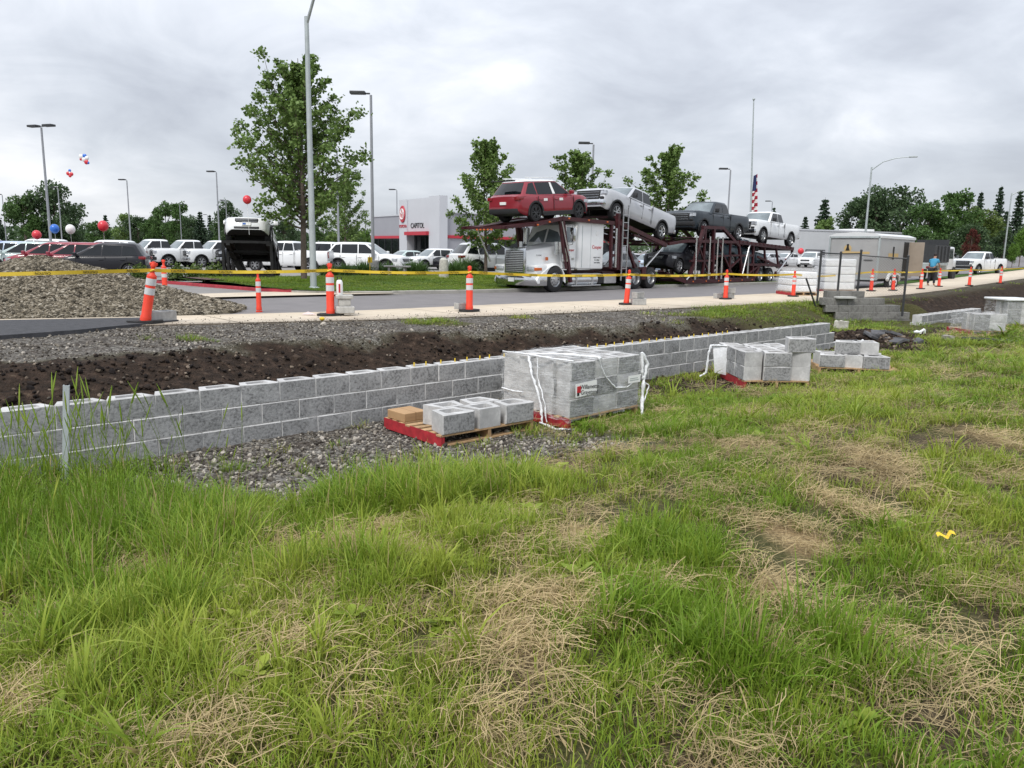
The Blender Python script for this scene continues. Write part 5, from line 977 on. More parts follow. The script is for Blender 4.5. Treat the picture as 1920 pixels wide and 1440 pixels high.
def crown_mesh(name, C, size, r, mt, up=.3):
    V, Fq, R_ = leaves_from(C, size, r, up); me = np_mesh(name, V, Fq, mt, smooth=False); attr(me, 'h', R_); attr(me, 'r', np.repeat(r.random(len(C)), 4)); return me
def branch_tree(seed, H, trunk_h, rad, n_br, leaf_n, leaf, mt, shape=1.0, tr=.11, gapx=.0, up=.9):
    """upright street tree: straight leader, ascending limbs with twigs, leaves clustered along them"""
    r = np.random.default_rng(seed); tb = MB(); tb.tube([(0, 0, -.1), (r.normal() * .03, r.normal() * .03, trunk_h), (r.normal() * .06, r.normal() * .06, H * .6), (0, 0, H * .96)], [tr, tr * .8, tr * .42, .012], 9); pts = []
    for i in range(n_br):
        f = (i + .5) / n_br; z0 = trunk_h * .85 + (H * .9 - trunk_h * .85) * f ** 1.05; prof = (1 - f) ** .85 * (.55 + .45 * float(ss(0, .22, f))) * shape * 1.15 + .05; L = rad * prof * r.uniform(.88, 1.06); a = i * 2.4 + r.normal() * .4
        el = .55 + up * f * .55 + r.normal() * .10; P3 = []; p = np.array([0, 0, z0]); dxy = np.array([math.cos(a), math.sin(a)])
        for k in range(5):
            t = k / 4; dz = min(L * math.tan(min(el, 1.25)) * .85, (H - z0) * .8 + .15); q = np.array([dxy[0] * L * t, dxy[1] * L * t, z0 + dz * t * (.75 + .25 * t)]); P3.append(q + r.normal(size=3) * .04 * L * t)
        tb.tube(P3, [tr * .34 * (1 - .5 * f), tr * .26 * (1 - .5 * f), tr * .18, tr * .1, .006], 5, cap=False)
        for k in range(1, 5):
            for tw in range(3):
                b0 = P3[k] if k < 4 or tw else P3[4]; d = np.array([math.cos(a + r.normal() * 1.0), math.sin(a + r.normal() * 1.0), r.uniform(.1, 1.1)]); d /= np.linalg.norm(d); tl_ = min(L, 1.5) * r.uniform(.10, .30) * (1.1 - .1 * k); m_ = max(3, int(leaf_n / (n_br * 12)))
                tt = r.uniform(0, 1.05, m_) ** .8; sp = .025 * L + .05; pts.append(b0 + d * tl_ * tt[:, None] + r.normal(size=(m_, 3)) * sp)
                if tw == 0: tb.tube([b0, b0 + d * tl_], [.012, .004], 4, cap=False)
    C = np.concatenate(pts); return tb.mesh('trunk', M['bark'], 50), crown_mesh('crown', C, leaf, r, mt)
def mass_tree(seed, H, rad, lobes, leaf_n, leaf, mt, th=.18, squash=1.0):
    r = np.random.default_rng(seed); tb = MB(); tb.tube([(0, 0, -.2), (0, 0, H * th), (.1, 0, H * .6), (0, .1, H * .9)], [H * .022, H * .018, H * .01, .02], 7); pts = []
    for i in range(lobes):
        f = r.uniform(0, 1); z = H * (th + (1 - th) * (.12 + .80 * f)); rr = rad * math.sin(PI * (.18 + .72 * f)) ** .7; a = r.uniform(0, 6.28); q = rr * math.sqrt(r.uniform(.05, .85)); c = np.array([q * math.cos(a), q * math.sin(a), z]); lr = rad * r.uniform(.22, .42)
        if i < lobes * .6: tb.tube([(0, 0, z * .6), c], [H * .006, .015], 4, cap=False)
        d = r.normal(size=(leaf_n // lobes, 3)); d /= np.linalg.norm(d, axis=1)[:, None]; pts.append(c + d * lr * (r.uniform(.35, 1.08, len(d)) ** .5)[:, None] * np.array([1, 1, .85 * squash]))
    return tb.mesh('trunk', M['bark'], 50), crown_mesh('crown', np.concatenate(pts), leaf, r, mt)
def conifer(seed, H, rad, leaf_n, leaf, mt, layers=16, ragged=.25):
    r = np.random.default_rng(seed); tb = MB(); tb.tube([(0, 0, -.2), (0, 0, H * .98)], [H * .018, .02], 7); pts = []
    for i in range(layers):
        f = i / layers; z = H * (.10 + .88 * f); L0 = rad * (1 - f) ** .85 + .10
        for b_ in range(9):
            a = b_ * .7 + i * 1.1 + r.normal() * .2; L = L0 * r.uniform(1 - ragged * 1.6, 1 + ragged); m_ = max(3, int(leaf_n / layers / 9 * (1.5 - f))); t = r.uniform(.05, 1, m_) ** .7
            P3 = np.stack([math.cos(a) * L * t, math.sin(a) * L * t, z - L * .30 * t + .12 * L * t * t], 1); pts.append(P3 + r.normal(size=(m_, 3)) * np.array([.10, .10, .07]) * (.4 + L0 * .45))
    return tb.mesh('trunk', M['bark'], 50), crown_mesh('crown', np.concatenate(pts), leaf, r, mt, up=1.2)
def plant_tree(name, meshes, loc, label, group=None, scale=1.0, rz=0.0, cat='tree', crown_mt=None, sxy=1.0):
    e_ = empty(name, loc, rz); e_.scale = (scale * sxy, scale * sxy, scale); tag(e_, label, cat, group); link('trunk', meshes[0], e_); c = link('crown', meshes[1], e_)
    if crown_mt: c.material_slots[0].link = 'OBJECT'; c.material_slots[0].material = crown_mt
    return e_
main = branch_tree(14, 8.9, 2.3, 2.6, 84, 21000, .14, LEAFM['maple_leaf'], 1.0, .13)
plant_tree('maple_tree', main, at(574, 31.5), 'tall upright maple growing in the lawn just behind the tall lamp post', rz=1.0)
mid = [branch_tree(21 + i, 7.2, 1.5, 2.2, 42, 10500, .15, LEAFM['maple_leaf'], 1.0, .10, up=1.15) for i in range(3)]
plant_tree('maple_tree', mid[0], at(912, 40), 'broad maple between the dealership and the red crossover', 'street maples behind the carrier', .97, .4, sxy=1.0)
plant_tree('maple_tree', mid[1], at(1078, 46), 'maple rising behind the gap between red crossover and silver pickup', 'street maples behind the carrier', 1.0, 2.0, sxy=1.05)
plant_tree('maple_tree', mid[2], at(1240, 50), 'maple rising behind the silver and the dark pickups', 'street maples behind the carrier', 1.10, 1.2, sxy=1.12)
plant_tree('maple_tree', mid[1], at(652, 68), 'maple behind the parked white pickups, beside the parking lot lamp post', 'street maples behind the carrier', 1.05, 4.2)
MT = [mass_tree(40 + i, 10, 4.4, 34, 5200, .42, LEAFM['dark_leaf']) for i in range(3)]; MT2 = [mass_tree(50 + i, 10, 3.6, 30, 5200, .38, LEAFM['mid_leaf']) for i in range(3)]; CF = [conifer(60 + i, 12, 2.9, 4200, .42, LEAFM['conifer']) for i in range(3)]; CN = [conifer(70 + i, 12, 1.75, 3600, .36, LEAFM['conifer'], 20, .18) for i in range(2)]
gt = 'trees along the far side of the car park'
def far(kind, px, ytop, depth, lab, H0, sxy=1.0, cm=None, group=gt, name='tree'):
    p = at(px, depth); hz = 470 + .018 * (px - 960); H = EZ - p.z + (hz - ytop) / F * depth; plant_tree(name, kind, p, lab, group, H / H0, (px * .37) % 6.28, crown_mt=cm, sxy=sxy)
far(CF[0], 14, 396, 120, 'small dark conifer at the left edge of the car park', 12, .8, name='conifer')
far(MT2[0], 62, 362, 110, 'mid green tree left of the dark dense one behind the tall twin lamp', 10, .8)
far(MT[0], 118, 352, 112, 'dense dark tree behind the tall twin lamp post', 10, .85)
far(MT[1], 148, 385, 116, 'dark tree sloping down to the right of the dense one', 10, .7)
for i, (px, yt, kd, lab, w_, cm) in enumerate([(195, 415, MT2[1], 'rounded tree behind the red balloon', 1.1, None), (212, 402, CF[1], 'dark pointed conifer behind the red balloon', .9, None), (245, 404, MT2[2], 'light green tree with loose sprays right of the red balloon', .9, LEAFM['maple_leaf']),
    (270, 410, MT[2], 'dark rounded tree behind the second parking lot lamp', 1.0, None), (297, 408, MT2[0], 'green rounded tree left of the feathery one', 1.0, None), (322, 378, MT2[1], 'feathery tall tree above the white pickups', .75, LEAFM['mid_leaf']), (345, 385, MT2[2], 'second feathery tree joined to the tall one', .8, None),
    (368, 412, MT[0], 'low dark tree right of the feathery pair', .9, None), (386, 396, CF[2], 'dark conifer above the black pickup', 1.0, None), (404, 402, CF[0], 'slim conifer beside the third parking lot lamp', .6, None), (424, 410, MT2[0], 'rounded tree just left of the raised crossover', .9, None), (440, 384, MT[1], 'dark tree behind the raised crossover', .75, None),
    (505, 420, MT2[1], 'green tree behind the maple trunk', 1.0, None), (540, 418, MT[2], 'dark tree behind the maple', 1.0, None), (612, 415, MT2[2], 'green tree right of the tall lamp post', 1.0, None), (690, 430, MT2[0], 'pale green low tree left of the dealership', 1.0, LEAFM['bright_leaf']), (712, 438, MT2[1], 'pale green bush like tree against the dealership wall', .9, LEAFM['bright_leaf']), (665, 425, MT[0], 'dark tree behind the parking lot lamp post', .9, None)]):
    far(kd, px, yt, 125 + (i * 37) % 40, lab, 12 if kd in CF else 10, w_, cm)
gr_ = 'trees on the right beyond the street'
far(CF[1], 1530, 372, 120, 'dark conifer rising above the louvred grey building', 12, 1.0, group=gr_, name='conifer'); far(MT2[0], 1536, 408, 118, 'light green tree below the dark conifer', 10, .7, LEAFM['maple_leaf'], gr_)
far(CF[2], 1497, 405, 130, 'small conifer left above the grey building', 12, .9, group=gr_, name='conifer'); far(CF[0], 1571, 403, 130, 'small conifer right of the light green tree', 12, .9, group=gr_, name='conifer'); far(CF[1], 1438, 388, 190, 'conifer tip showing behind the white pickup', 12, .6, group=gr_, name='conifer')
far(MT[0], 1625, 362, 118, 'big dark tree with a flat top behind the enclosed trailer', 10, .85, group=gr_); far(MT[1], 1672, 360, 120, 'big dark tree joined to the flat topped one', 10, .85, group=gr_); far(MT[2], 1600, 378, 122, 'dark tree left of the far street lamp', 10, .8, group=gr_)
far(MT2[1], 1722, 378, 92, 'green spreading tree behind the dump truck', 10, .95, LEAFM['mid_leaf'], gr_); far(MT2[2], 1768, 366, 96, 'tall green tree above the pickup\'s cab', 10, .85, LEAFM['mid_leaf'], gr_); far(MT2[0], 1815, 388, 98, 'olive green tree left of the right hand street lamp', 10, 1.0, LEAFM['shrub_leaf'], gr_); far(MT2[1], 1700, 420, 88, 'low green tree beside the enclosed trailer', 10, .9, LEAFM['mid_leaf'], gr_)
far(MT[2], 1805, 425, 88, 'low dark tree directly behind the white pickup', 10, 1.0, group=gr_); far(MT2[2], 1806, 432, 84, 'small tree with dark red leaves above the pickup hood', 10, .5, LEAFM['red_leaf'], gr_)
far(CN[0], 1813, 360, 190, 'narrow conifer spire left of a pair of taller spires', 12, .8, group=gr_, name='conifer'); far(CN[1], 1848, 350, 190, 'tallest narrow conifer spire', 12, .8, group=gr_, name='conifer'); far(CN[0], 1792, 375, 200, 'small conifer spire nearest the green trees', 12, .7, group=gr_, name='conifer'); far(CN[1], 1884, 358, 190, 'narrow conifer spire behind the right hand street lamp', 12, .9, group=gr_, name='conifer'); far(CF[2], 1864, 395, 170, 'broad dark conifer between two spires', 12, .9, group=gr_, name='conifer')
far(MT2[0], 1898, 428, 100, 'bright green young tree at the right edge', 10, .55, LEAFM['bright_leaf'], gr_); far(MT2[1], 1885, 455, 94, 'small bright green tree beside the right hand lamp post', 10, .6, LEAFM['bright_leaf'], gr_); far(MT[0], 1915, 420, 150, 'dark tree at the right edge of the view', 10, .9, group=gr_); far(MT[1], 1865, 430, 140, 'dark tree behind the right hand lamp post', 10, 1.0, group=gr_)
# distant woods that read as one mass
r = np.random.default_rng(5); k = 26000; X = r.uniform(-330, 330, k); Y = 235 + r.uniform(0, 60, k); hgt = (5.0 + 3.2 * fbm(X * .05 + 3, X * 0, 4)) * (r.random(k) ** .45); tag(link('distant_woods', crown_mesh('distant_woods', np.stack([X, Y, hgt - .5], 1), 1.5, r, LEAFM['dark_leaf'])), kind='stuff')

# ================================================================== shrubs
def shrub(seed, rad, h, n, leaf, mt, spiky=False):
    r = np.random.default_rng(seed)
    if spiky:
        p = blades(n, rad * .5, h * .7, h * 1.1, .018, .85, seed, 4); me = plant_mesh('foliage', [p], mt); return me
    d = r.normal(size=(n, 3)); d /= np.linalg.norm(d, axis=1)[:, None]; d[:, 2] = np.abs(d[:, 2]); q = r.uniform(.35, 1, n) ** .5; C = d * q[:, None] * np.array([rad, rad, h]) * (1 + .25 * r.normal(size=(n, 1)) * .6); return crown_mesh('foliage', C, leaf, r, mt)
SHB = [shrub(80 + i, .55, 1.0, 900, .13, LEAFM['shrub_leaf']) for i in range(3)]; SPK = [shrub(90 + i, .9, .85, 800, .1, LEAFM['mid_leaf'], True) for i in range(2)]
for i, (px, d, me, s_, lab) in enumerate([(338, 34.5, SHB[0], 1.0, 'bushy shrub right behind the small orange post'), (372, 35, SHB[1], 1.0, 'leafy shrub right of the small orange post'), (408, 35.5, SHB[2], 1.1, 'leafy shrub just left of the display ramp'), (424, 36.5, SHB[0], .8, 'small shrub touching the display ramp'), (268, 34, SHB[1], .95, 'shrub by the tail of the black hatchback'), (230, 32, SHB[2], .6, 'small green shrub in front of the black hatchback'),
    (398, 34, SHB[0], .8, 'low shrub between two leafy shrubs'), (688, 38, SPK[0], 1.1, 'round grassy shrub with a yellow flag left of the parking lot lamp base'), (730, 38.5, SPK[1], 1.0, 'grassy shrub right of the parking lot lamp base'), (780, 38.5, SPK[0], 1.2, 'big round grassy shrub under the bench like slab'), (853, 39, SPK[1], 1.1, 'grassy shrub right of the concrete bollard'), (872, 40.5, SPK[0], 1.4, 'tallest grassy shrub, in front of the white crossover'), (650, 37, SPK[1], .9, 'low grassy shrub behind the concrete weight'), (620, 37, SPK[0], .8, 'low grassy shrub by the tall lamp post')]):
    o = link('shrub', me, None, at(px, d)); o.rotation_euler = (0, 0, i * 1.3); o.scale = (s_ * (.72 if i < 7 else 1),) * 3; tag(o, lab, 'shrub', 'shrubs at the back of the lawn')
# ================================================================== BUILDING SITE
FOOT = []
def Gt(px, py):
    z = -.4
    for _ in range(12): p = G(px, py, z); z = .5 * z + .5 * zt(p.x, p.y)
    return G(px, py, z)
TH = math.atan2(U[1], U[0])
def block_mat(name, c, pits):
    m = bpy.data.materials.new(name); m.use_nodes = True; t = m.node_tree; n = t.nodes.new; l = t.links.new; b = t.nodes['Principled BSDF']; tcn = n('ShaderNodeTexCoord'); oi = n('ShaderNodeObjectInfo')
    of = n('ShaderNodeVectorMath'); of.operation = 'MULTIPLY_ADD'; cb = n('ShaderNodeCombineXYZ')
    for i in range(3): l(oi.outputs['Random'], cb.inputs[i])
    l(cb.outputs[0], of.inputs[0]); of.inputs[1].default_value = (37, 61, 23); l(tcn.outputs['Object'], of.inputs[2])
    def no(s_, d=6, r_=.65): q = n('ShaderNodeTexNoise'); q.inputs['Scale'].default_value = s_; q.inputs['Detail'].default_value = d; q.inputs['Roughness'].default_value = r_; l(of.outputs[0], q.inputs[0]); return q.outputs[0]
    a = n('ShaderNodeMath'); a.operation = 'MULTIPLY_ADD'; l(no(32), a.inputs[0]); a.inputs[1].default_value = pits; m2 = n('ShaderNodeMath'); m2.operation = 'MULTIPLY'; l(no(5, 3), m2.inputs[0]); m2.inputs[1].default_value = 1 - pits; l(m2.outputs[0], a.inputs[2])
    r = n('ShaderNodeValToRGB'); l(a.outputs[0], r.inputs[0]); e = r.color_ramp.elements; e[0].position = .32; e[0].color = tuple(x * (.30 if pits > .5 else .78) for x in c) + (1,); e[1].position = .66; e[1].color = tuple(x * 1.3 for x in c) + (1,); q = e.new(.5); q.color = (*c, 1)
    mr = n('ShaderNodeMapRange'); l(oi.outputs['Random'], mr.inputs[0]); mr.inputs[3].default_value = .92; mr.inputs[4].default_value = 1.08; sc_ = n('ShaderNodeVectorMath'); sc_.operation = 'SCALE'; l(r.outputs[0], sc_.inputs[0]); l(mr.outputs[0], sc_.inputs[3]); l(sc_.outputs[0], b.inputs['Base Color'])
    b.inputs['Roughness'].default_value = .92; b.inputs['Specular IOR Level'].default_value = .2; bp = n('ShaderNodeBump'); bp.inputs['Strength'].default_value = .9 if pits > .5 else .25; bp.inputs['Distance'].default_value = .012; l(a.outputs[0], bp.inputs['Height']); l(bp.outputs[0], b.inputs['Normal']); return m
BK = block_mat('block_concrete', (.47, .465, .455), .3); BKF = block_mat('split_face_concrete', (.30, .30, .298), .72)
BL, BD, BH = .457, .305, .231
def block_mesh(seed, rough=True, L=BL, taper=.07, hole=True):
    """hollow retaining block: split face towards -y, tapering to the back, open core"""
    r = random.Random(seed); nx, nz = 7, 5; v = []; f = []; mi = []
    e_ = .008
    for k in range(nz):
        for i in range(nx):
            x = (0, .010, L * .25, L * .5, L * .75, L - .010, L)[i]; z = (0, .009, BH * .5, BH - .009, BH)[k]; edge = i in (0, nx - 1) or k in (0, nz - 1)
            y = (0.0 if edge else -.003 - .015 * r.random()) if rough else (.003 if edge else 0)
            near = i in (1, nx - 2) or k in (1, nz - 2); v.append((x + (0 if edge or near else r.uniform(-.03, .03)), y, z + (0 if edge or near else r.uniform(-.03, .03))))
    for k in range(nz - 1):
        for i in range(nx - 1): f.append((k * nx + i, k * nx + i + 1, (k + 1) * nx + i + 1, (k + 1) * nx + i)); mi.append((0 if k in (0, nz - 2) or i in (0, nx - 2) else 1) if rough else 0)
    o = len(v); v += [(taper, BD, 0), (L - taper, BD, 0), (L - taper, BD, BH), (taper, BD, BH)]; bl, br, tl_, tr_ = 0, nx - 1, (nz - 1) * nx, nz * nx - 1
    f += [tuple([bl + k * nx for k in range(nz - 1, -1, -1)][::-1]) [::1] + (o + 3, o), tuple([br + k * nx for k in range(nz)]) [::-1] + (o + 1, o + 2), (o, o + 1, o + 2, o + 3)[::-1], tuple(range(nx)) + (o + 1, o)]; mi += [0, 0, 0, 0]
    if hole:
        h0 = len(v); ring = [(.10, .07), (.13, .055), (L - .13, .055), (L - .10, .07), (L - .12, BD - .07), (L - .15, BD - .055), (.15, BD - .055), (.12, BD - .07)]
        v += [(x, y, BH) for x, y in ring] + [(x + (.01 if x < L / 2 else -.01), y, .03) for x, y in ring]
        fr = [tl_ + i for i in range(nx)]
        f += [tuple(fr) + (h0 + 3, h0 + 2, h0 + 1, h0), (tr_, o + 2, h0 + 4, h0 + 3), (o + 2, o + 3, h0 + 7, h0 + 6, h0 + 5, h0 + 4), (o + 3, tl_, h0, h0 + 7)]; mi += [0] * 4
        f += [(h0 + i, h0 + (i + 1) % 8, h0 + 8 + (i + 1) % 8, h0 + 8 + i) for i in range(8)] + [tuple(h0 + 8 + i for i in range(8))]; mi += [0] * 9
    else: f.append(tuple(tl_ + i for i in range(nx)) + (o + 2, o + 3)); mi.append(0)
    mb = MB(); mb.v = v; mb.f = f; mb.mi = mi; return mb.mesh('block', [BK, BKF], 25)
BR = [block_mesh(i) for i in range(7)]; BS = [block_mesh(50 + i, False) for i in range(2)]; BN = [block_mesh(70 + i, True, hole=False) for i in range(3)]
# long retaining wall, three courses in running bond
wl = empty('retaining_wall', (W0[0], W0[1], 0), TH); tag(wl, 'long low wall of grey split face concrete blocks along the trench', 'retaining wall'); pitch = BL + .0025
for c in range(3):
    s = -3.4 + (.23 if c % 2 else 0); end = 15.75 if c == 2 else 16.1
    while s + BL < end:
        link('block', (BR if c == 2 or random.random() < .3 else BR)[random.randrange(7)], wl, (s, random.uniform(-.004, .004) - .012 * (2 - c), .1 - BH * (3 - c) + .002 * c), (0, 0, random.uniform(-.004, .004))).scale = (1, .66, 1); s += pitch
pin = MB().tube([(0, 0, -.02), (0, 0, .055)], .009, 6).mesh('pin', M['tape'], 40)
for i in range(34): link('pin', pin, wl, (3.6 + i * .231 + random.uniform(-.03, .03), .09 + random.uniform(-.02, .02), .1))
BW = mat('trench_fill_gravel', (.15, .14, .13), .95, col2=(.26, .25, .23), scale=30, bump=.6)
# second wall further along, lower
w2 = empty('retaining_wall', (*xy(23.6, .9), 0), TH + .02); tag(w2, 'short far wall of pale split face blocks beyond the earth heap', 'retaining wall')
for c in range(2):
    s = 0 if c else -.2
    while s < (5.6 if c else 8.5): link('block', BR[random.randrange(7)], w2, (s, -.01 * (1 - c), -.60 + c * BH), None); s += pitch
# old weathered block steps under the fence
OB = block_mat('weathered_block', (.21, .205, .19), .65); OBM = []
for i in range(4):
    m = block_mesh(200 + i, True, hole=False).copy(); m.materials.clear(); m.materials.append(OB); m.materials.append(OB); OBM.append(m)
ob0 = at(1548, 25.2, 0); ob1 = at(1722, 25.9, 0); oa = math.atan2(ob1.y - ob0.y, ob1.x - ob0.x); ow = empty('old_block_wall', (ob0.x, ob0.y, 0), oa); tag(ow, 'stepped old wall of dark weathered blocks under the black fence', 'block wall')
for (z, x0, k, yy) in ((-.62, .35, 6, -.10), (-.38, .35, 6, -.05), (-.15, .0, 6, 0), (.08, -.1, 5, .06), (.30, .1, 3, .14)):
    for i in range(k): link('block', OBM[random.randrange(4)], ow, (x0 + i * .462, yy + random.uniform(-.01, .01), z), (0, 0, random.uniform(-.02, .02)))
o = MB().bbox(.35, 1.0, -.14, .18, .315 - .02, .36, .01, 1).build('cap_stone', mat('pale_stone', (.50, .50, .47), .8, var=.15), ow)
# ---- pallets
def pallet(p, rz, label, red=True, Lx=1.40, Ly=1.20, group='timber pallets of blocks'):
    e_ = empty('pallet', p, rz); tag(e_, label, 'pallet', group); wd, rd = M['wood'], M['redwood']
    bd = MB().box(0, Lx, 0, .095, 0, .02).mesh('deck_board', wd, 0); n = 8
    for i in range(n): link('deck_board', bd, e_, (random.uniform(-.012, .006), i * (Ly - .095) / (n - 1), .115), (0, 0, random.uniform(-.006, .006)))
    for i, x in enumerate((0, Lx / 2 - .02, Lx - .045)): MB().box(x, x + .045, 0.004, Ly - .004, .02, .115).build('stringer', rd if (i == 0 and red) else wd, e_, smooth=0)
    if red: MB().box(-.006, -.001, -.003, Ly, .004, .134).build('painted_side', rd, e_, smooth=0)
    b2 = MB().box(0, Lx, 0, .10, 0, .018).mesh('bottom_board', wd, 0)
    for i in range(3): link('bottom_board', b2, e_, (0, i * (Ly - .10) / 2, .001))
    c, s = math.cos(rz), math.sin(rz); FOOT.append((p.x + c * Lx / 2 - s * Ly / 2, p.y + s * Lx / 2 + c * Ly / 2, rz, Lx / 2 + .03, Ly / 2 + .03)); return e_
def put(p, rz, x, y, z, label, rough=True, turn=0.0, group='loose concrete blocks stacked on pallets'):
    c, s = math.cos(rz), math.sin(rz); a = rz + turn; ox, oy = (0, 0)
    if abs(turn - PI) < .1: ox, oy = BL, BD
    elif abs(turn - PI / 2) < .1: ox, oy = BD, 0
    elif abs(turn + PI / 2) < .1: ox, oy = 0, BL
    X, Y = x + ox, y + oy; o = link('concrete_block', (BR if rough else BS)[random.randrange(7 if rough else 2)], None, (p.x + c * X - s * Y, p.y + s * X + c * Y, p.z + z + .002), (0, 0, a)); tag(o, label, 'concrete block', group); return o
# pallet 1: open, few blocks and a carton
p1 = Gt(828, 839); r1 = TH - .02; pallet(p1, r1, 'red sided pallet with a brown carton and a row of loose blocks, nearest the viewer')
for i, (x, y, rg, tn, lab) in enumerate([(.01, .0, True, 0, 'block at the near corner of the open pallet, its rough face outward'), (.475, .0, False, PI, 'smooth faced block in the middle of the open pallet\'s front row'), (.94, .0, True, 0, 'rough block at the right end of the open pallet\'s front row'), (.18, .32, True, PI, 'block behind the near corner block of the open pallet'), (.66, .32, False, 0, 'middle block of the open pallet\'s second row'), (.93 + .2, .31, False, PI / 2, 'block turned sideways at the back right of the open pallet')]):
    if i == 5: continue
    put(p1, r1, x, y, .135, lab, rg, tn)
c, s = math.cos(r1), math.sin(r1); bx = empty('cardboard_box', (p1.x + c * .03 - s * .80, p1.y + s * .03 + c * .80, p1.z + .137), r1 + .03); tag(bx, 'flat brown cardboard carton on the far left corner of the open pallet', 'cardboard box')
MB().bbox(0, .34, 0, .36, 0, .105, .006, 1).build('carton', M['card'], bx); MB().box(.165, .175, -.001, .361, -.0, .1062).box(0.02, .32, -.0012, -.0002, .05, .0515).build('seam', mat('card_seam', (.30, .18, .09), .8), bx, smooth=0)
# pallet 2: wrapped stack
p2 = Gt(1066, 805); r2 = TH + .02; pallet(p2, r2, 'red sided pallet under the plastic wrapped stack of blocks')
for ly in range(3):
    for j in range(4):
        for i in range(3):
            if ly < 2 and j > 0 and i > 0: continue
            where = ('front row' if j == 0 else 'row %s' % ('second from the front' if j == 1 else 'third from the front' if j == 2 else 'at the back')) + ', ' + ('near end' if i == 0 else 'middle' if i == 1 else 'far end')
            put(p2, r2, .012 + i * .461, .01 + j * .297, .135 + ly * .233, 'wrapped block in the %s layer, %s' % (('bottom', 'middle', 'top')[ly], where), (i + j + ly) % 2 == 0, 0 if j < 2 else PI, group='blocks of the plastic wrapped stack')
pl_ = bpy.data.materials.new('clear_stretch_film'); pl_.use_nodes = True; t = pl_.node_tree; n = t.nodes.new; l = t.links.new; b = t.nodes['Principled BSDF']; out = t.nodes['Material Output']; b.inputs['Base Color'].default_value = (.78, .8, .8, 1); b.inputs['Roughness'].default_value = .18; b.inputs['Specular IOR Level'].default_value = .7
tcn = n('ShaderNodeTexCoord'); mp = n('ShaderNodeMapping'); mp.inputs[3].default_value = (2.2, 2.2, 16); l(tcn.outputs['Object'], mp.inputs[0]); no_ = n('ShaderNodeTexNoise'); no_.inputs['Scale'].default_value = 2.2; no_.inputs['Detail'].default_value = 7; no_.inputs['Distortion'].default_value = 1.4; l(mp.outputs[0], no_.inputs[0])
rr = n('ShaderNodeValToRGB'); l(no_.outputs[0], rr.inputs[0]); rr.color_ramp.elements[0].position = .44; rr.color_ramp.elements[0].color = (.05, .05, .05, 1); rr.color_ramp.elements[1].position = .74; rr.color_ramp.elements[1].color = (.5, .5, .5, 1)
tr_ = n('ShaderNodeBsdfTransparent'); ms = n('ShaderNodeMixShader'); l(rr.outputs[0], ms.inputs[0]); l(tr_.outputs[0], ms.inputs[1]); l(b.outputs[0], ms.inputs[2]); l(ms.outputs[0], out.inputs[0]); bpn = n('ShaderNodeBump'); bpn.inputs['Strength'].default_value = .7; bpn.inputs['Distance'].default_value = .02; l(no_.outputs[0], bpn.inputs['Height']); l(bpn.outputs[0], b.inputs['Normal']); M['film'] = pl_
f2 = pl_.copy(); f2.name = 'clear_top_film'; M['film_top'] = f2; [setattr(q.color_ramp.elements[1], 'color', (.16, .16, .16, 1)) for q in f2.node_tree.nodes if q.bl_idname == 'ShaderNodeValToRGB']; [setattr(q.color_ramp.elements[0], 'color', (.01, .01, .01, 1)) for q in f2.node_tree.nodes if q.bl_idname == 'ShaderNodeValToRGB']
M['bunch'] = mat('gathered_film', (.80, .81, .82), .3, spec=.6, var=.1, scale=30, bump=.5, bscale=60)
def wrap(p, rz, Lx, Ly, z0, z1, label, top=True, seed=0, off=.02, dens=1.0, mt='film'):
    r = np.random.default_rng(seed); e_ = empty('plastic_wrap', p, rz); tag(e_, label, 'plastic wrap'); per = [(-off, -off), (Lx + off, -off), (Lx + off, Ly + off), (-off, Ly + off)]; P2 = []
    for a, b_ in zip(per, per[1:] + per[:1]):
        for k in range(18): P2.append((a[0] + (b_[0] - a[0]) * k / 18, a[1] + (b_[1] - a[1]) * k / 18))
    n_ = len(P2); nz = 12; cx, cy = Lx / 2, Ly / 2; vs = []
    for k in range(nz + 1):
        z = z0 + (z1 - z0) * k / nz
        for i, (x, y) in enumerate(P2):
            q = .012 * r.normal() + .018 * math.sin(i * .9 + k * 1.7 + seed); dx, dy = x - cx, y - cy; d = math.hypot(dx, dy); q = max(q, -.012); vs.append((x + dx / d * q, y + dy / d * q, z + .012 * r.normal() * (k in (0, nz))))
    mb = MB().add(vs, [(k * n_ + i, k * n_ + (i + 1) % n_, (k + 1) * n_ + (i + 1) % n_, (k + 1) * n_ + i) for k in range(nz) for i in range(n_)])
    if top:
        g_ = 9; vs = [(-off + (Lx + 2 * off) * i / g_, -off + (Ly + 2 * off) * j / g_, z1 + .012 + .012 * r.random()) for i in range(g_ + 1) for j in range(g_ + 1)]; mb.mat(1).add(vs, [(i * (g_ + 1) + j, i * (g_ + 1) + j + 1, (i + 1) * (g_ + 1) + j + 1, (i + 1) * (g_ + 1) + j) for i in range(g_) for j in range(g_)])
    mb.build('film', [M[mt], M['film_top']], e_, smooth=80, fix=False); return e_
def ribbon(mb, pts, wd, r=random.Random(1)):
    """crumpled hanging strip of gathered film"""
    pts = [Vector(q) for q in pts]; P3 = []; 
    for a, b_ in zip(pts[:-1], pts[1:]):
        for k in range(6): P3.append(a.lerp(b_, k / 6) + Vector((r.uniform(-.006, .006), r.uniform(-.006, .006), 0)))
    P3.append(pts[-1]); mb.tube(P3, [wd * .66 * r.uniform(.5, 1.2) for _ in P3], 6)
w_ = wrap(p2, r2, 1.395, 1.20, .10, .84, 'clear torn plastic film round the tall stack of blocks, white strips hanging at its corners', True, 3)
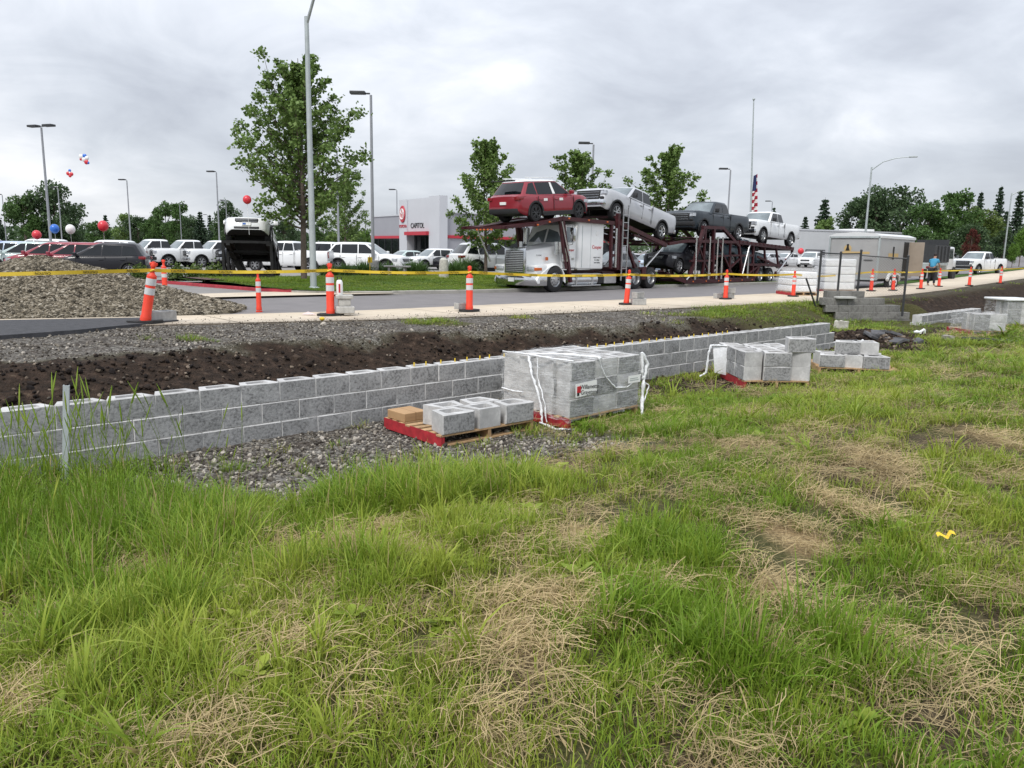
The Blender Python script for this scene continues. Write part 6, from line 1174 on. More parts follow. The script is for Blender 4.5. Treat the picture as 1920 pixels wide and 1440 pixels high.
rb = MB(); ribbon(rb, [(1.40, -.03, .86), (1.50, -.05, .70), (1.44, -.05, .48), (1.42, -.05, .25), (1.36, -.10, .04), (1.28, -.20, -.02)], .040); ribbon(rb, [(1.40, -.03, .86), (1.41, -.04, .6), (1.43, -.04, .5)], .032); ribbon(rb, [(1.45, -.04, .46), (1.55, -.06, .40), (1.46, -.06, .2)], .014)
ribbon(rb, [(-.02, .72, .86), (-.06, .62, .66), (-.06, .50, .42), (-.06, .42, .2), (-.10, .36, .02)], .030); ribbon(rb, [(-.02, .55, .86), (-.05, .52, .6), (-.07, .36, .3), (-.08, .30, .05)], .016); ribbon(rb, [(-.10, .40, .03), (-.12, .1, .0), (.2, -.22, .0), (.7, -.26, .02), (1.1, -.22, .0)], .028)
ribbon(rb, [(-.03, .75, .87), (.25, .40, .885), (.5, .0, .87), (.55, -.03, .85)], .030); ribbon(rb, [(.5, -.03, .86), (.62, -.035, .62), (.85, -.035, .44), (1.1, -.035, .42), (1.38, -.035, .56)], .016); ribbon(rb, [(-.03, 1.19, .86), (-.03, .75, .87), (-.02, .3, .86), (.02, -.03, .86)], .020); ribbon(rb, [(-.03, 1.2, .36), (-.03, .95, .35), (-.03, .8, .36)], .020)
rb.build('gathered_strip', M['bunch'], w_, smooth=80)
lb = empty('paper_label', (0, 0, 0)); lb.parent = None; c, s = math.cos(r2), math.sin(r2); lb.location = (p2.x + c * .06 + s * .047, p2.y + s * .06 - c * .047, p2.z + .40); lb.rotation_euler = (0, 0, r2); tag(lb, 'white paper label with black lettering and a red mark under the torn film', 'label')
MB().box(0, .40, -.003, 0, 0, .17).build('sheet', M['paper'], lb, (0, 0, 0), (0, -.05, 0), smooth=0); text('lettering', 'Willamette', .078, M['ink'], lb, (.255, -.005, .115), (PI / 2, .05, 0), .001); text('lettering', 'Graystone', .078, M['ink'], lb, (.255, -.005, .045), (PI / 2, .05, 0), .001); MB().box(.02, .09, -.006, -.003, .055, .14).build('mark', M['redink'], lb, smooth=0); MB().box(.02, .06, -.0075, -.006, .02, .06).build('mark', M['ink'], lb, smooth=0)
l2 = empty('paper_label', (p2.x + c * 1.10 + s * .047, p2.y + s * 1.10 - c * .047, p2.z + .47), r2); tag(l2, 'small white paper label near the right corner of the wrapped stack', 'label'); MB().box(0, .26, -.003, 0, 0, .10).build('sheet', M['paper'], l2, smooth=0); MB().box(.03, .2, -.0045, -.003, .055, .065).box(.03, .22, -.0045, -.003, .03, .04).build('printed_line', M['galv'], l2, smooth=0)
# pallet 3: two layers, one block on top
p3 = Gt(1394, 729); r3 = math.radians(3); pallet(p3, r3, 'red sided pallet holding two bare layers of blocks by the white pipe', Lx=1.09)
nm_ = {0: 'bottom', 1: 'upper'}
for ly in range(2):
    for j in range(3): put(p3, r3, .0, .0 + j * .40 if j == 0 else j * .46 - .003, .135 + ly * .233, 'smooth ended block on the left side of the two layer stack, %s layer, %s' % (nm_[ly], ('front', 'middle', 'back')[j]), True, -PI / 2, 'blocks of the bare two layer stack') if not (ly == 0 and j == 9) else None
    for j in range(4):
        if ly == 0 and j > 0: continue
        put(p3, r3, .312, j * .31, .135 + ly * .233, 'rough faced block in the middle of the two layer stack, %s layer, %s' % (nm_[ly], ('front', 'second', 'third', 'back')[j]), True, 0, 'blocks of the bare two layer stack')
    for j in range(3):
        if ly == 0 and j > 0: continue
        put(p3, r3, .775, j * .462, .135 + ly * .233, 'smooth ended block on the right side of the two layer stack, %s layer, %s' % (nm_[ly], ('front', 'middle', 'back')[j]), True, PI / 2, 'blocks of the bare two layer stack')
put(p3, r3, .70, .02, .135 + 2 * .233, 'single block lying on top of the two layer stack', True, 0, 'blocks of the bare two layer stack')
wp_ = empty('plastic_scrap', (p3.x - .30, p3.y + .95, p3.z), r3); tag(wp_, 'white gathered plastic draped off the left back corner of the two layer stack', 'plastic wrap'); rb = MB(); ribbon(rb, [(.30, .0, .58), (.1, -.05, .60), (-.05, -.05, .60), (-.08, -.06, .45), (-.10, -.05, .12), (-.22, -.08, .05)], .032); rb.add([(.0, -.02, .58), (.28, -.05, .56), (.26, -.08, .08), (.05, -.04, .12), (.14, -.10, .34)], [(0, 1, 4), (1, 2, 4), (2, 3, 4), (3, 0, 4)]); rb.build('gathered_film', M['bunch'], wp_, smooth=80)
# pallet 4
p4 = Gt(1534, 701); r4 = math.radians(-11); pallet(p4, r4, 'pallet with a row of blocks and two more on top, farthest of the bare stacks', False, Lx=1.42, Ly=1.1)
for x, y, ly, rg, tn, lab in ((.0, .0, 0, True, 0, 'rough block at the left end of the far bare stack'), (.462, .02, 0, True, PI / 2, 'smooth ended block in the middle of the far bare stack'), (.775, .0, 0, True, 0, 'rough block at the right end of the far bare stack'), (.0, .34, 0, True, PI, 'back left block of the far bare stack'), (.775, .34, 0, True, PI, 'back right block of the far bare stack'), (.30, .22, 1, True, 0, 'rough block lying on top of the far bare stack'), (.762, .20, 1, True, PI / 2, 'smooth ended block on top of the far bare stack')): put(p4, r4, x, y, .135 + ly * .233, lab, rg, tn, 'blocks of the far bare stack')
# wrapped pallets at the right edge
for (px, py, rz, ly, lab, lw, cover) in ((1822, 629, math.radians(2), 2, 'low film wrapped stack of blocks on a red pallet near the right edge', .98, False), (1884, 616, math.radians(4), 3, 'film wrapped stack with a white sheet over its top at the right edge', 1.3, True)):
    p = Gt(px, py); pallet(p, rz, 'red pallet under the ' + lab.replace('film wrapped ', '').split(' on a')[0], Lx=lw)
    for k in range(ly):
        for i in range(int(lw / BL)):
            put(p, rz, .01 + i * .462, 0, .135 + k * .233, 'block in the front of the %s, level %s from the ground, %s' % ('low wrapped stack' if not cover else 'white topped stack', ('one', 'two', 'three')[k], ('left', 'right', 'far right')[i]), i % 2 == 0, 0, 'blocks in the wrapped stacks at the right edge')
        put(p, rz, .01, .33, .135 + k * .233, 'block behind the left front block of the %s, level %s from the ground' % ('low wrapped stack' if not cover else 'white topped stack', ('one', 'two', 'three')[k]), False, 0, 'blocks in the wrapped stacks at the right edge')
    w_ = wrap(p, rz, int(lw / BL) * .462 + .01, 1.0, .06, .15 + ly * .233, 'milky film round the ' + lab.replace('film wrapped ', ''), True, 11 + ly)
    if cover: MB().bbox(-.06, int(lw / BL) * .462 + .08, -.06, 1.05, .15 + ly * .233, .22 + ly * .233, .035, 3).build('white_sheet', M['bunch'], w_)
# white wrapped goods on the street
for (px, d, lx, ly, h, rz, lab, mt_) in ((1480, 30.6, 1.12, 1.25, .80, TH - .62, 'low white wrapped bags on a red pallet at the pavement edge', 'bunch'), (1540, 35.6, 1.5, 1.3, 1.42, TH - .70, 'tall white wrapped bags on a red pallet behind the black fence', 'bunch')):
    p = at(px, d); pallet(p, rz, 'red pallet under the ' + lab.split(' on a')[0], Lx=lx, Ly=ly); bg_ = empty('bag_stack', (p.x, p.y, p.z + .136), rz); tag(bg_, lab, 'bags'); k = 3 if h < 1 else 4
    for i in range(k): MB().bbox(.02 + random.uniform(0, .03), lx - .02, .02, ly - .03, i * h / k, (i + 1) * h / k - .012, .07, 3).build('bag', M['bunch'], bg_)
    wrap(p, rz, lx, ly, .10, h + .24, 'clear film round the ' + lab.split(' on a')[0], True, 21 + k)
# ---- steel stake, scraps, pipes
o = MB().box(-.025, .025, -.003, .003, -.3, .92).box(-.025, -.019, .003, .03, -.3, .92).box(.019, .025, .003, .03, -.3, .92).build('steel_stake', mat('pale_steel', (.50, .54, .56), .5, .3, var=.1, scale=6), None, Gt(122, 905), (0.02, .085, .3), smooth=0); tag(o, 'thin pale steel stake standing in the tall grass before the wall', 'stake')
o = MB(); vs = [(-.05 + .009 * i, .012 * math.sin(i * .9), .13 + .007 * math.sin(i * .8) + .012 * (i > 8)) for i in range(12)]; o.add([(x, y - .012, z) for x, y, z in vs] + [(x, y + .012, z + .012) for x, y, z in vs], [(i, i + 1, i + 13, i + 12) for i in range(11)]); o = o.build('tape_scrap', M['tape'], None, Gt(1768, 1046), smooth=60); tag(o, 'torn bit of yellow tape lying in the grass on the right', 'tape')
o = MB().tube([(0, 0, 0), (.6, -.02, .01), (1.25, .0, 0)], .045, 10).build('black_pipe', M['black'], None, Gt(1803, 640) + Vector((0, 0, .08)), (0, .02, -.35)); tag(o, 'black plastic pipe lying in the grass right of the broken block', 'pipe')
for i, (px, py, sz_, lab) in enumerate([(1776, 640, .24, 'broken concrete lump beside the black pipe'), (1577, 617, .30, 'pale concrete block at the foot of the old wall'), (1592, 590, .20, 'narrow upright concrete piece beside the old wall')]):
    r = random.Random(i); bm = bmesh.new(); bmesh.ops.create_cube(bm, size=sz_); bmesh.ops.subdivide_edges(bm, edges=bm.edges[:], cuts=2, use_grid_fill=True)
    for v in bm.verts: v.co *= r.uniform(.86, 1.08); v.co.z *= (.7 if i == 0 else 1 if i == 1 else 2.3)
    me = bpy.data.meshes.new('concrete_lump'); bm.to_mesh(me); bm.free(); me.materials.append(conc('rubble_%d' % i, (.33, .31, .27) if i != 1 else (.46, .44, .39))); o = link('concrete_lump', me, None, Gt(px, py) + Vector((0, 0, sz_ * (.3 if i < 2 else .9))), (0, 0, .5 * i)); tag(o, lab, 'concrete lump', 'concrete rubble by the old wall' if i else None)
o = MB().tube([(0, 0, 0), (.55, .05, .02)], .09, 12).build('pipe_end', M['black'], None, Gt(1566, 652) + Vector((0, 0, .10))); tag(o, 'black pipe stub sticking out at the far end of the long wall', 'pipe')
for (px, py, lab) in ((1596, 650, 'white pipe fitting in front of the earth heap'), (1713, 628, 'small white pipe elbow in the grass right of the earth heap')):
    o = MB().tube([(0, 0, .05), (.16, 0, .05), (.3, .05, .12)], .035, 8).tube([(.12, -.12, .05), (.14, .14, .06)], .035, 8).tube([(.32, .05, .12), (.32, .05, .0)], .03, 8).build('pipe_fitting', M['bunch'], None, Gt(px, py) + Vector((0, 0, .03))); tag(o, lab, 'pipe fitting')
r = random.Random(9)
for i in range(9):
    p = Gt(1690 + r.uniform(-60, 40), 632 + r.uniform(-10, 14)); o = MB().bbox(-.16, .16, -.12, .12, -.03, .045, .012, 1).build('broken_paving', mat('dark_paving', (.09, .09, .095), .9, var=.3) if i == 0 else bpy.data.materials['dark_paving'], None, p + Vector((0, 0, .04)), (r.uniform(-.4, .4), r.uniform(-.4, .4), r.uniform(0, 3))); tag(o, 'dark slab of broken paving strewn right of the earth heap', 'paving slab', 'broken paving by the earth heap')
# ---- black chain link fence
fz = [(at(1531, 25.6), .36, 1.82), (at(1567.5, 25.8), .36, 1.78), (at(1604.5, 26.0), .36, 1.86), (at(1692, 25.2), .06, 1.70)]; f0 = fz[0][0]; fe = empty('chain_link_fence', (f0.x, f0.y, 0)); tag(fe, 'black chain link fence with four posts on top of the old block wall', 'fence'); FP = [Vector((p.x - f0.x, p.y - f0.y, 0)) for p, a, b_ in fz]
for (q, (p, a, b_)) in zip(FP, fz): MB().tube([(q.x, q.y, a - .3), (q.x, q.y, b_)], .038, 8).ball((q.x, q.y, b_), .045, 8, 5).build('post', M['dkmetal'], fe)
for i, (z0, z1) in enumerate(((1.76, 1.74), (1.74, 1.76), (1.70, 1.62))): MB().tube([FP[i] + Vector((0, 0, z0)), FP[i + 1] + Vector((0, 0, z1))], .022, 6).build('rail', M['dkmetal'], fe)
for i, (za, zb) in enumerate(((.40, 1.74), (.40, 1.74), (.42, 1.66))):
    a, b_ = FP[i], FP[i + 1]; L = (b_ - a).length; Hh = zb - za; mb = MB(); st_ = .085; k = -int(Hh / st_) - 1
    while k * st_ < L:
        for dr in (1, -1):
            u0, u1 = k * st_, k * st_ + Hh; t0, t1 = max(0, -u0 / Hh), min(1, (L - u0) / Hh)
            if t1 > t0: A = a.lerp(b_, (u0 + t0 * Hh) / L); B = a.lerp(b_, (u0 + t1 * Hh) / L); z_ = (lambda t: za + t * Hh) if dr > 0 else (lambda t: zb - t * Hh); mb.tube([(A.x, A.y, z_(t0)), (B.x, B.y, z_(t1))], .0032, 3, False)
        k += 1
    tag(mb.build('wire_mesh', M['dkmetal'], fe, smooth=0), kind='stuff')
pa = at(1507, 24.6, .95); pb = Gt(1531, 580); o = MB().tube([pa, pb], .028, 6).build('leaning_bar', M['dkmetal']); tag(o, 'dark metal bar leaning against the left end of the fence', 'bar')
# ---- delineator posts
DL = [(272, 606, 1.18, .0, (.075, .205), 'leaning orange post with a black base at the end of the fresh asphalt'), (314, 540, .0, 0, (0, 0), ''), (486, 585, 1.0, 0, (0, 0), 'thin orange post at the toe of the gravel pile'), (620, 592, 1.15, 0, (0, 0), 'orange post beside the white jug and concrete weight'), (880, 584, 1.10, 0, (0, 0), 'orange post in front of the truck\'s left headlight'), (1174, 571, 1.0, 0, (-.02, .06), 'orange post by the stack of cinder blocks, in front of the truck wheels'),
      (1360, 561, .98, 0, (0, 0), 'orange post before the cinder blocks in front of the trailer'), (1487, 556, .94, 0, (0, 0), 'orange post in front of the low white wrapped bags'), (1583, 546, .92, 0, (0, 0), 'orange post behind the fence in front of the tall white bags'), (1633, 546, .98, 0, (0, 0), 'orange post in front of the enclosed trailer\'s right rear corner'), (1674, 545, .98, 0, (0, 0), 'orange post in front of the enclosed trailer\'s wheels'), (1726, 542, .98, 0, (0, 0), 'orange post just left of the person in blue'), (1760, 537.5, .95, 0, (0, 0), 'orange post just right of the person in blue'), (1817, 536, 1.0, 0, (0, 0), 'orange post below the cab of the driving pickup'), (1875, 532, 1.0, 0, (0, 0), 'last orange post at the right end of the tape')]
dm = {}
def delin_meshes():
    r = .078; q = MB().lathe([(r * 1.12, .045), (r * 1.12, .12), (r, .14), (r, .80), (r * .98, .815), (r * .55, .85), (r * .42, .87), (r * .40, .95), (r * .58, .965), (r * .60, 1.0), (r * .42, 1.03), (r * .40, 1.045), (r * .15, 1.05)], 18).bbox(-.062, .062, -.016, .016, .985, 1.035, .01, 1)
    dm['post'] = q.mesh('post', M['orange'], 40); dm['band'] = MB().lathe([(r + .003, 0), (r + .003, .115)], 18, cap=False).mesh('band', M['refl'], 40)
    dm['base'] = MB().prism([(math.cos(a) * .30, math.sin(a) * .21) for a in [PI / 4 * (i + .5) for i in range(8)]], 0, .05, 'Z').mesh('base', M['rubber'], 0); dm['small'] = MB().lathe([(.10, 0), (.10, .03), (.001, .03)], 14).mesh('base', M['orange'], 30)
delin_meshes(); DP = []
for i, (px, py, sc_, z, (tx, ty_), lab) in enumerate(DL):
    if i == 1:
        p = at(314, 25.5); lab, sc_ = 'small orange post standing behind the gravel pile in the driveway', 1.05
    else:
        p = Gt(px, py)
    e_ = empty('delineator_post', p, .9 if i else .5); tag(e_, lab, 'orange post', 'orange and white delineator posts'); e_.scale = (sc_ if i not in (2,) else .8,) * 2 + (sc_,)
    big = i not in (1, 2); link('base', dm['base' if big else 'small'], e_); po = link('post', dm['post'], e_); DP.append((p, sc_, (tx, ty_)))
    po.rotation_euler = (0, 0, 0)
    if tx or ty_:
        po.rotation_mode = 'XYZ'; ez = e_.rotation_euler[2]; ax = Vector((-0.0, 1, 0)); po.rotation_euler = (Matrix.Rotation(-ez, 3, 'Z') @ Matrix.Rotation(ty_, 3, 'Y') @ Matrix.Rotation(ez, 3, 'Z')).to_euler()
    link('band', dm['band'], po, (0, 0, .655)); link('band', dm['band'], po, (0, 0, .495))
# weights near the posts
def cinder(p, rz, label, L=.40, H=.19, D=.19):
    mb = MB(); mb.bbox(-L / 2, L / 2, -D / 2, D / 2, 0, H, .008, 1); e_ = empty('cinder_block', p, rz); tag(e_, label, 'cinder block', 'cinder blocks weighing down the orange posts'); mb.build('block', M['conc'], e_)
    for x in (-L * .23, L * .23): MB().bbox(x - L * .15, x + L * .15, -D * .32, D * .32, H - .01, H + .002, .001, 1).build('core', M['dkmetal'], e_, smooth=0)  # dark plates on solid tops paint the shade of hollow cores
    return e_
ps = DP[3][0]; c4 = empty('concrete_weight', ps + Vector((.30, .10, .052)), .3); tag(c4, 'stepped pale concrete weight resting on the black base beside the orange post', 'concrete weight'); wm_ = conc('weight_concrete', (.45, .44, .41))
MB().bbox(-.20, .22, -.16, .16, 0, .17, .02, 1).bbox(-.14, .14, -.12, .12, .17, .34, .03, 2).bbox(-.20, .20, -.15, .15, .34, .43, .015, 1).build('block', wm_, c4)
jg = empty('plastic_jug', ps + Vector((.20, .08, .484)), .2); tag(jg, 'white plastic jug with a black handle standing on the concrete weight', 'jug'); MB().lathe([(.07, 0), (.075, .02), (.075, .27), (.06, .32), (.04, .34), (.001, .34)], 16).build('bottle', M['paper'], jg); MB().tube([(-.045, 0, .33), (-.045, 0, .41), (.045, 0, .41), (.045, 0, .33)], .012, 6).build('handle', M['black'], jg); MB().box(-.02, .02, -.078, -.074, .05, .25).build('print_band', M['redink'], jg, smooth=0)
o = MB().add([(0, 0, .02), (.22, -.04, .03), (.30, .05, .02), (.12, .12, .05), (-.06, .10, .02), (.1, .04, .09)], [(0, 1, 5), (1, 2, 5), (2, 3, 5), (3, 4, 5), (4, 0, 5)]).build('rag', mat('pink_white_cloth', (.72, .58, .55), .8, var=.1), None, ps + Vector((-.62, -.05, 0)), smooth=60); tag(o, 'crumpled pinkish white rag on the pavement left of an orange post', 'rag')
o = MB().ball((0, 0, .05), .06, 8, 6, (1, .8, .7)).build('yellow_scrap', M['tape'], None, Gt(604, 602)); tag(o, 'small crumpled yellow scrap at the pavement edge below the orange post', 'scrap')
cinder(DP[0][0] + Vector((.12, .34, 0)), 1.0, 'brownish block behind the leaning orange post', .62, .22, .3)
cinder(DP[4][0] + Vector((-.20, .12, .05)), .7, 'cinder block on the base of the post in front of the truck grille', .36, .16, .2)
for i, (dx, dy, z, a, lab) in enumerate([(.36, -.05, .0, .2, 'lower front cinder block right of the tilted orange post'), (.40, .18, .0, .3, 'lower back cinder block right of the tilted orange post'), (.36, .06, .195, .9, 'cinder block lying on top of two others by the tilted orange post')]): cinder(DP[5][0] + Vector((dx, dy, z)), a, lab, .44)
for i, (dx, dy, z, a, lab) in enumerate([(-.10, .42, .0, .5, 'lower cinder block behind the post in front of the trailer'), (.24, .36, .0, .9, 'right cinder block behind the post in front of the trailer'), (.22, .38, .195, .3, 'upper cinder block behind the post in front of the trailer')]): cinder(DP[6][0] + Vector((dx, dy, z)), a, lab, .42)
# ---- caution tape strung from post to post
def ptop(i):
    p, sc_, (tx, ty_) = DP[i]; h = .905 * sc_; return p + Vector((h * math.sin(ty_), 0, h * math.cos(ty_)))
TP = [at(-330, 10.5, 1.10)] + [ptop(i) for i in (0, 3, 4, 5, 6, 7, 8, 9, 10, 11, 12, 13, 14)] + [at(1990, 52, 1.45)]
tp = empty('caution_tape', TP[1]); tag(tp, 'yellow caution tape with black lettering strung along the orange posts', 'caution tape'); mb = MB(); r = random.Random(4)
for k, (a, b_) in enumerate(zip(TP[:-1], TP[1:])):
    L = (b_ - a).length; n_ = 26; sag = .010 * L if k else .0; vs = []; d = (b_ - a).normalized(); ph = r.uniform(0, 6)
    for i in range(n_ + 1):
        t = i / n_; q = a.lerp(b_, t) - Vector((0, 0, sag * 4 * t * (1 - t))) - TP[1]; hw = .034; tw_ = .35 * math.sin(t * 7 + ph) * math.sin(PI * t); up = Vector((d.y * math.sin(tw_), -d.x * math.sin(tw_), math.cos(tw_))); vs += [q - up * hw, q + up * hw]
    mb.add(vs, [(2 * i, 2 * i + 2, 2 * i + 3, 2 * i + 1) for i in range(n_)])
    if k < 5:
        az = math.atan2(d.y, d.x); m_ = int(L / .78)
        for j in range(m_):
            t = (j + .5) / m_; q = a.lerp(b_, t) - Vector((0, 0, sag * 4 * t * (1 - t))) - TP[1] + Vector((d.y, -d.x, 0)) * .012
            text('lettering', 'CAUTION', .062, M['ink'], tp, q, (PI / 2, PI * (k == 0) - math.atan2(d.z, math.hypot(d.x, d.y)) * (1 if k else -1), az), .0012)
mb.build('ribbon', M['tape'], tp, smooth=60)
for i in (0, 3, 4, 5): q = ptop(i) - TP[1]; MB().tube([q + Vector((-.04, -.04, -.02)), q + Vector((.04, -.045, .01)), q + Vector((.045, .04, -.01)), q + Vector((-.045, .04, .01)), q + Vector((-.04, -.04, -.02))], .022, 5).build('knot', M['tape'], tp)
KIND = []
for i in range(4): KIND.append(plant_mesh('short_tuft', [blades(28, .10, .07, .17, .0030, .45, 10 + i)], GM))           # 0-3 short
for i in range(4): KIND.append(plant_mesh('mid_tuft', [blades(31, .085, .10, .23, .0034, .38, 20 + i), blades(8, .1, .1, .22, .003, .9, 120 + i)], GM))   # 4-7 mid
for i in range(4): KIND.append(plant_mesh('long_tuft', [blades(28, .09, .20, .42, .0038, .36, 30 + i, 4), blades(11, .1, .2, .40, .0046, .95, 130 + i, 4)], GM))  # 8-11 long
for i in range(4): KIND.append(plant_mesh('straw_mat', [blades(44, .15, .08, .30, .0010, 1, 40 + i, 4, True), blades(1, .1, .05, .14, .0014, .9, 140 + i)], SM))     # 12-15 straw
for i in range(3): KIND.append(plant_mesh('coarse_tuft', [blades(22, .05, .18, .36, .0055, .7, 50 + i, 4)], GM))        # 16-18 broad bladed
def seedstalk(seed):
    r = np.random.default_rng(seed); V, Fq, H, R_ = [], [], [], []
    for i in range(5):
        a = r.uniform(0, 2 * PI); bx, by = .07 * r.normal(), .07 * r.normal(); hh = r.uniform(.5, .98); d = r.uniform(0, 2 * PI); ln = abs(r.normal()) * .09; rr = r.uniform(.2, 1); o = len(V)
        prof = [(0, .0016), (.5, .0014), (.86, .0012), (.865, .003), (.9, .0042), (.95, .0038), (1, .001)]
        for t_, w_ in prof:
            x = bx + hh * t_ * ln * t_ * 2 * math.cos(d); y = by + hh * t_ * ln * t_ * 2 * math.sin(d); z = hh * t_
            for k in range(4): V.append((x + w_ * math.cos(k * PI / 2), y + w_ * math.sin(k * PI / 2), z)); H.append(min(1, .3 + t_ * .7)); R_.append(rr * .9 if t_ < .8 else .86)
        for j in range(len(prof) - 1):
            for k in range(4): Fq.append((o + j * 4 + k, o + j * 4 + (k + 1) % 4, o + (j + 1) * 4 + (k + 1) % 4, o + (j + 1) * 4 + k))
    b_ = blades(7, .07, .25, .5, .003, .5, seed + 900, 4); o = len(V); V += b_[0]; Fq += [tuple(i + o for i in f) for f in b_[1]]; H += b_[2]; R_ += b_[3]
    me = np_mesh('seed_stalks', V, Fq, GM); attr(me, 'h', H); attr(me, 'r', R_); return me
for i in range(3): KIND.append(seedstalk(60 + i))       # 19-21 seed heads
def tall(X, Y):
    """how tall the grass stands (0 mown .. 1 long)"""
    a = ss(-1.5, -2.7, X + .45 * (Y - 6)) * ss(3.0, 4.6, Y) * (1 - ss(7.0, 7.6, Y))
    c1 = G(780, 935, -.25); a = np.maximum(a, 1 - ss(.35, 1.0, np.hypot((X - c1.x) / 1.5, (Y - c1.y) / .75)))
    c2 = G(640, 1080, -.1); a = np.maximum(a, .8 * (1 - ss(.3, 1.0, np.hypot((X - c2.x) / .8, (Y - c2.y) / .6))))
    for (px, py, rx, ry, wt) in ((1250, 1050, .5, .5, .55), (1180, 1180, .35, .3, .5), (1600, 1250, .45, .4, .55), (1400, 1280, .3, .35, .55), (230, 1150, .8, .5, .6), (300, 1300, .5, .35, .5), (880, 1010, .5, .5, .5), (1290, 780, 1.0, .4, .4), (1500, 770, 1.2, .6, .3)):
        c = G(px, py, -.1); a = np.maximum(a, wt * (1 - ss(.4, 1.1, np.hypot((X - c.x) / rx, (Y - c.y) / ry))))
    return a
def weed(seed):
    r = np.random.default_rng(seed); V, Fq, H, R_ = [], [], [], []
    for i in range(16):
        a = i * 2.4 + r.normal() * .3; L = r.uniform(.05, .12); el = r.uniform(.15, .9); z0 = r.uniform(0, .06); o = len(V); d = np.array([math.cos(a) * math.cos(el), math.sin(a) * math.cos(el), math.sin(el)]); e_ = np.array([-math.sin(a), math.cos(a), 0]); b0 = np.array([0, 0, z0])
        for t_, w_ in ((0, .002), (.35, .016), (.7, .018), (1, .003)): c = b0 + d * L * t_ - np.array([0, 0, .03 * t_ * t_]); V += [tuple(c - e_ * w_), tuple(c + e_ * w_)]; H += [.4 + .4 * t_] * 2; R_ += [r.uniform(.2, .7)] * 2
        for k in range(3): Fq.append((o + 2 * k, o + 2 * k + 1, o + 2 * k + 3, o + 2 * k + 2))
    me = np_mesh('weed', V, Fq, GM); attr(me, 'h', H); attr(me, 'r', R_); return me
for i in range(3): KIND.append(weed(300 + i))           # 22-24 broad leaved weeds
# candidates: density falls with distance from the viewpoint's side of the field
cand = []
for (r0, r1, dens) in ((1.7, 4, 360), (4, 7, 250), (7, 12, 120), (12, 20, 52), (20, 34, 22), (34, 70, 5)):
    A = .5 * (r1 * r1 - r0 * r0) * 1.52; k = int(A * dens); rr = np.sqrt(rng.uniform(r0 * r0, r1 * r1, k)); aa = rng.uniform(-.76, .76, k); cand.append(np.stack([rr * np.sin(aa), rr * np.cos(aa), rr], 1))
C_ = np.concatenate(cand); X, Y, Rr = C_.T; s_, n__ = sn(X, Y); g1, s1, t1, d1, l1 = masks(X, Y)
# ground taken by pallets and the like is filtered by FOOT (filled before this file runs)
ok = (n__ < NS(s_) - .05); ok &= ~((np.abs(n__ - .15) < .26) & (s_ < 16.2))
gapm = ss(16, 18, s_) * (1 - ss(22.5, 24, s_))
dens = np.where(n__ < .1, np.clip(1 - .95 * g1 - .92 * s1 - .55 * t1 - .85 * d1, 0.0, 1), np.maximum(l1 * .9, gapm * ss(-2, 1, n__) * .8 * (1 - s1)))
pn = fbm(X * 1.1 + 3, Y * 1.1, 3); dens = dens * (.34 + .85 * ss(.3, .6, pn)) * (.22 + .85 * np.maximum(ss(.34, .52, fbm(X * 3.4 + 11, Y * 3.4, 3)), tall(X, Y)))
rnd_ = rng.random(len(X)); gs = ok & (rnd_ < dens)
tl = tall(X, Y); tl2 = np.clip(tl + .5 * (fbm(X * .9 + 20, Y * .9, 3) - .5) + .25 * (rng.random(len(X)) - .5), 0, 1)
idx = np.where(tl2 > .62, 8, np.where((tl2 > .2), 4, 0)) + rng.integers(0, 4, len(X))
idx = np.where((rng.random(len(X)) < .018) & (n__ < 0), 16 + rng.integers(0, 3, len(X)), idx)
wd_ = (rng.random(len(X)) < .018) & (n__ < 0) & (Rr < 16); idx = np.where(wd_, 22 + rng.integers(0, 3, len(X)), idx)
seed_ok = gs & (tl > .55) & (X < -2.2) & (rng.random(len(X)) < .07); idx = np.where(seed_ok, 19 + rng.integers(0, 3, len(X)), idx)
Z = zf(X, Y); sz = rng.uniform(.75, 1.2, len(X)) * (1 + .012 * Rr) * (1 - .35 * t1); wide = 1 + np.clip((Rr - 5) * .09, 0, 2.6)
sz = np.where(n__ > .1, sz * .75, sz)
tint = np.clip(.40 + 1.9 * (fbm(X * .6 + 7, Y * .6 + 2, 3) - .5) + .9 * (fbm(X * 2.6 + 2, Y * 2.6, 2) - .5) + rng.normal(0, .17, len(X)) + .35 * t1 + .25 * d1 - .38 * tl, 0, 1)
def emit(name, m_, lab=None):
    k = int(m_.sum()); rot = np.stack([rng.normal(0, .10, k), rng.normal(0, .10, k), rng.uniform(0, 6.28, k)], 1); sc3 = np.stack([sz[m_] * wide[m_], sz[m_] * wide[m_], sz[m_]], 1)
    return gn_scatter(name, np.stack([X[m_], Y[m_], Z[m_] - .012], 1), rot, sc3, idx[m_], tint[m_], KIND)
clear = np.ones(len(X), bool)
for (cx, cy, ang, hx_, hy_) in FOOT:
    dx, dy = X - cx, Y - cy; u = dx * math.cos(ang) + dy * math.sin(ang); v = -dx * math.sin(ang) + dy * math.cos(ang); clear &= ~((np.abs(u) < hx_) & (np.abs(v) < hy_))
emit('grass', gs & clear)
# straw lying on the mown ground
st_p = np.where(n__ < .0, np.clip(.95 * t1 + .17 + .35 * d1, 0, 1) * (1 - g1) * (1 - .8 * s1), (n__ > 15) * .01); st = ok & clear & (rng.random(len(X)) < st_p * .30)
idx = 12 + rng.integers(0, 4, len(X)); sz = rng.uniform(.7, 1.25, len(X)); wide = 1 + np.clip((Rr - 5) * .07, 0, 2); tint = np.clip(.35 - .35 * t1 + .4 * d1 + rng.normal(0, .22, len(X)), 0, 1); Z = zf(X, Y) + .014 + .02 * t1 * rng.random(len(X))
emit('straw', st)
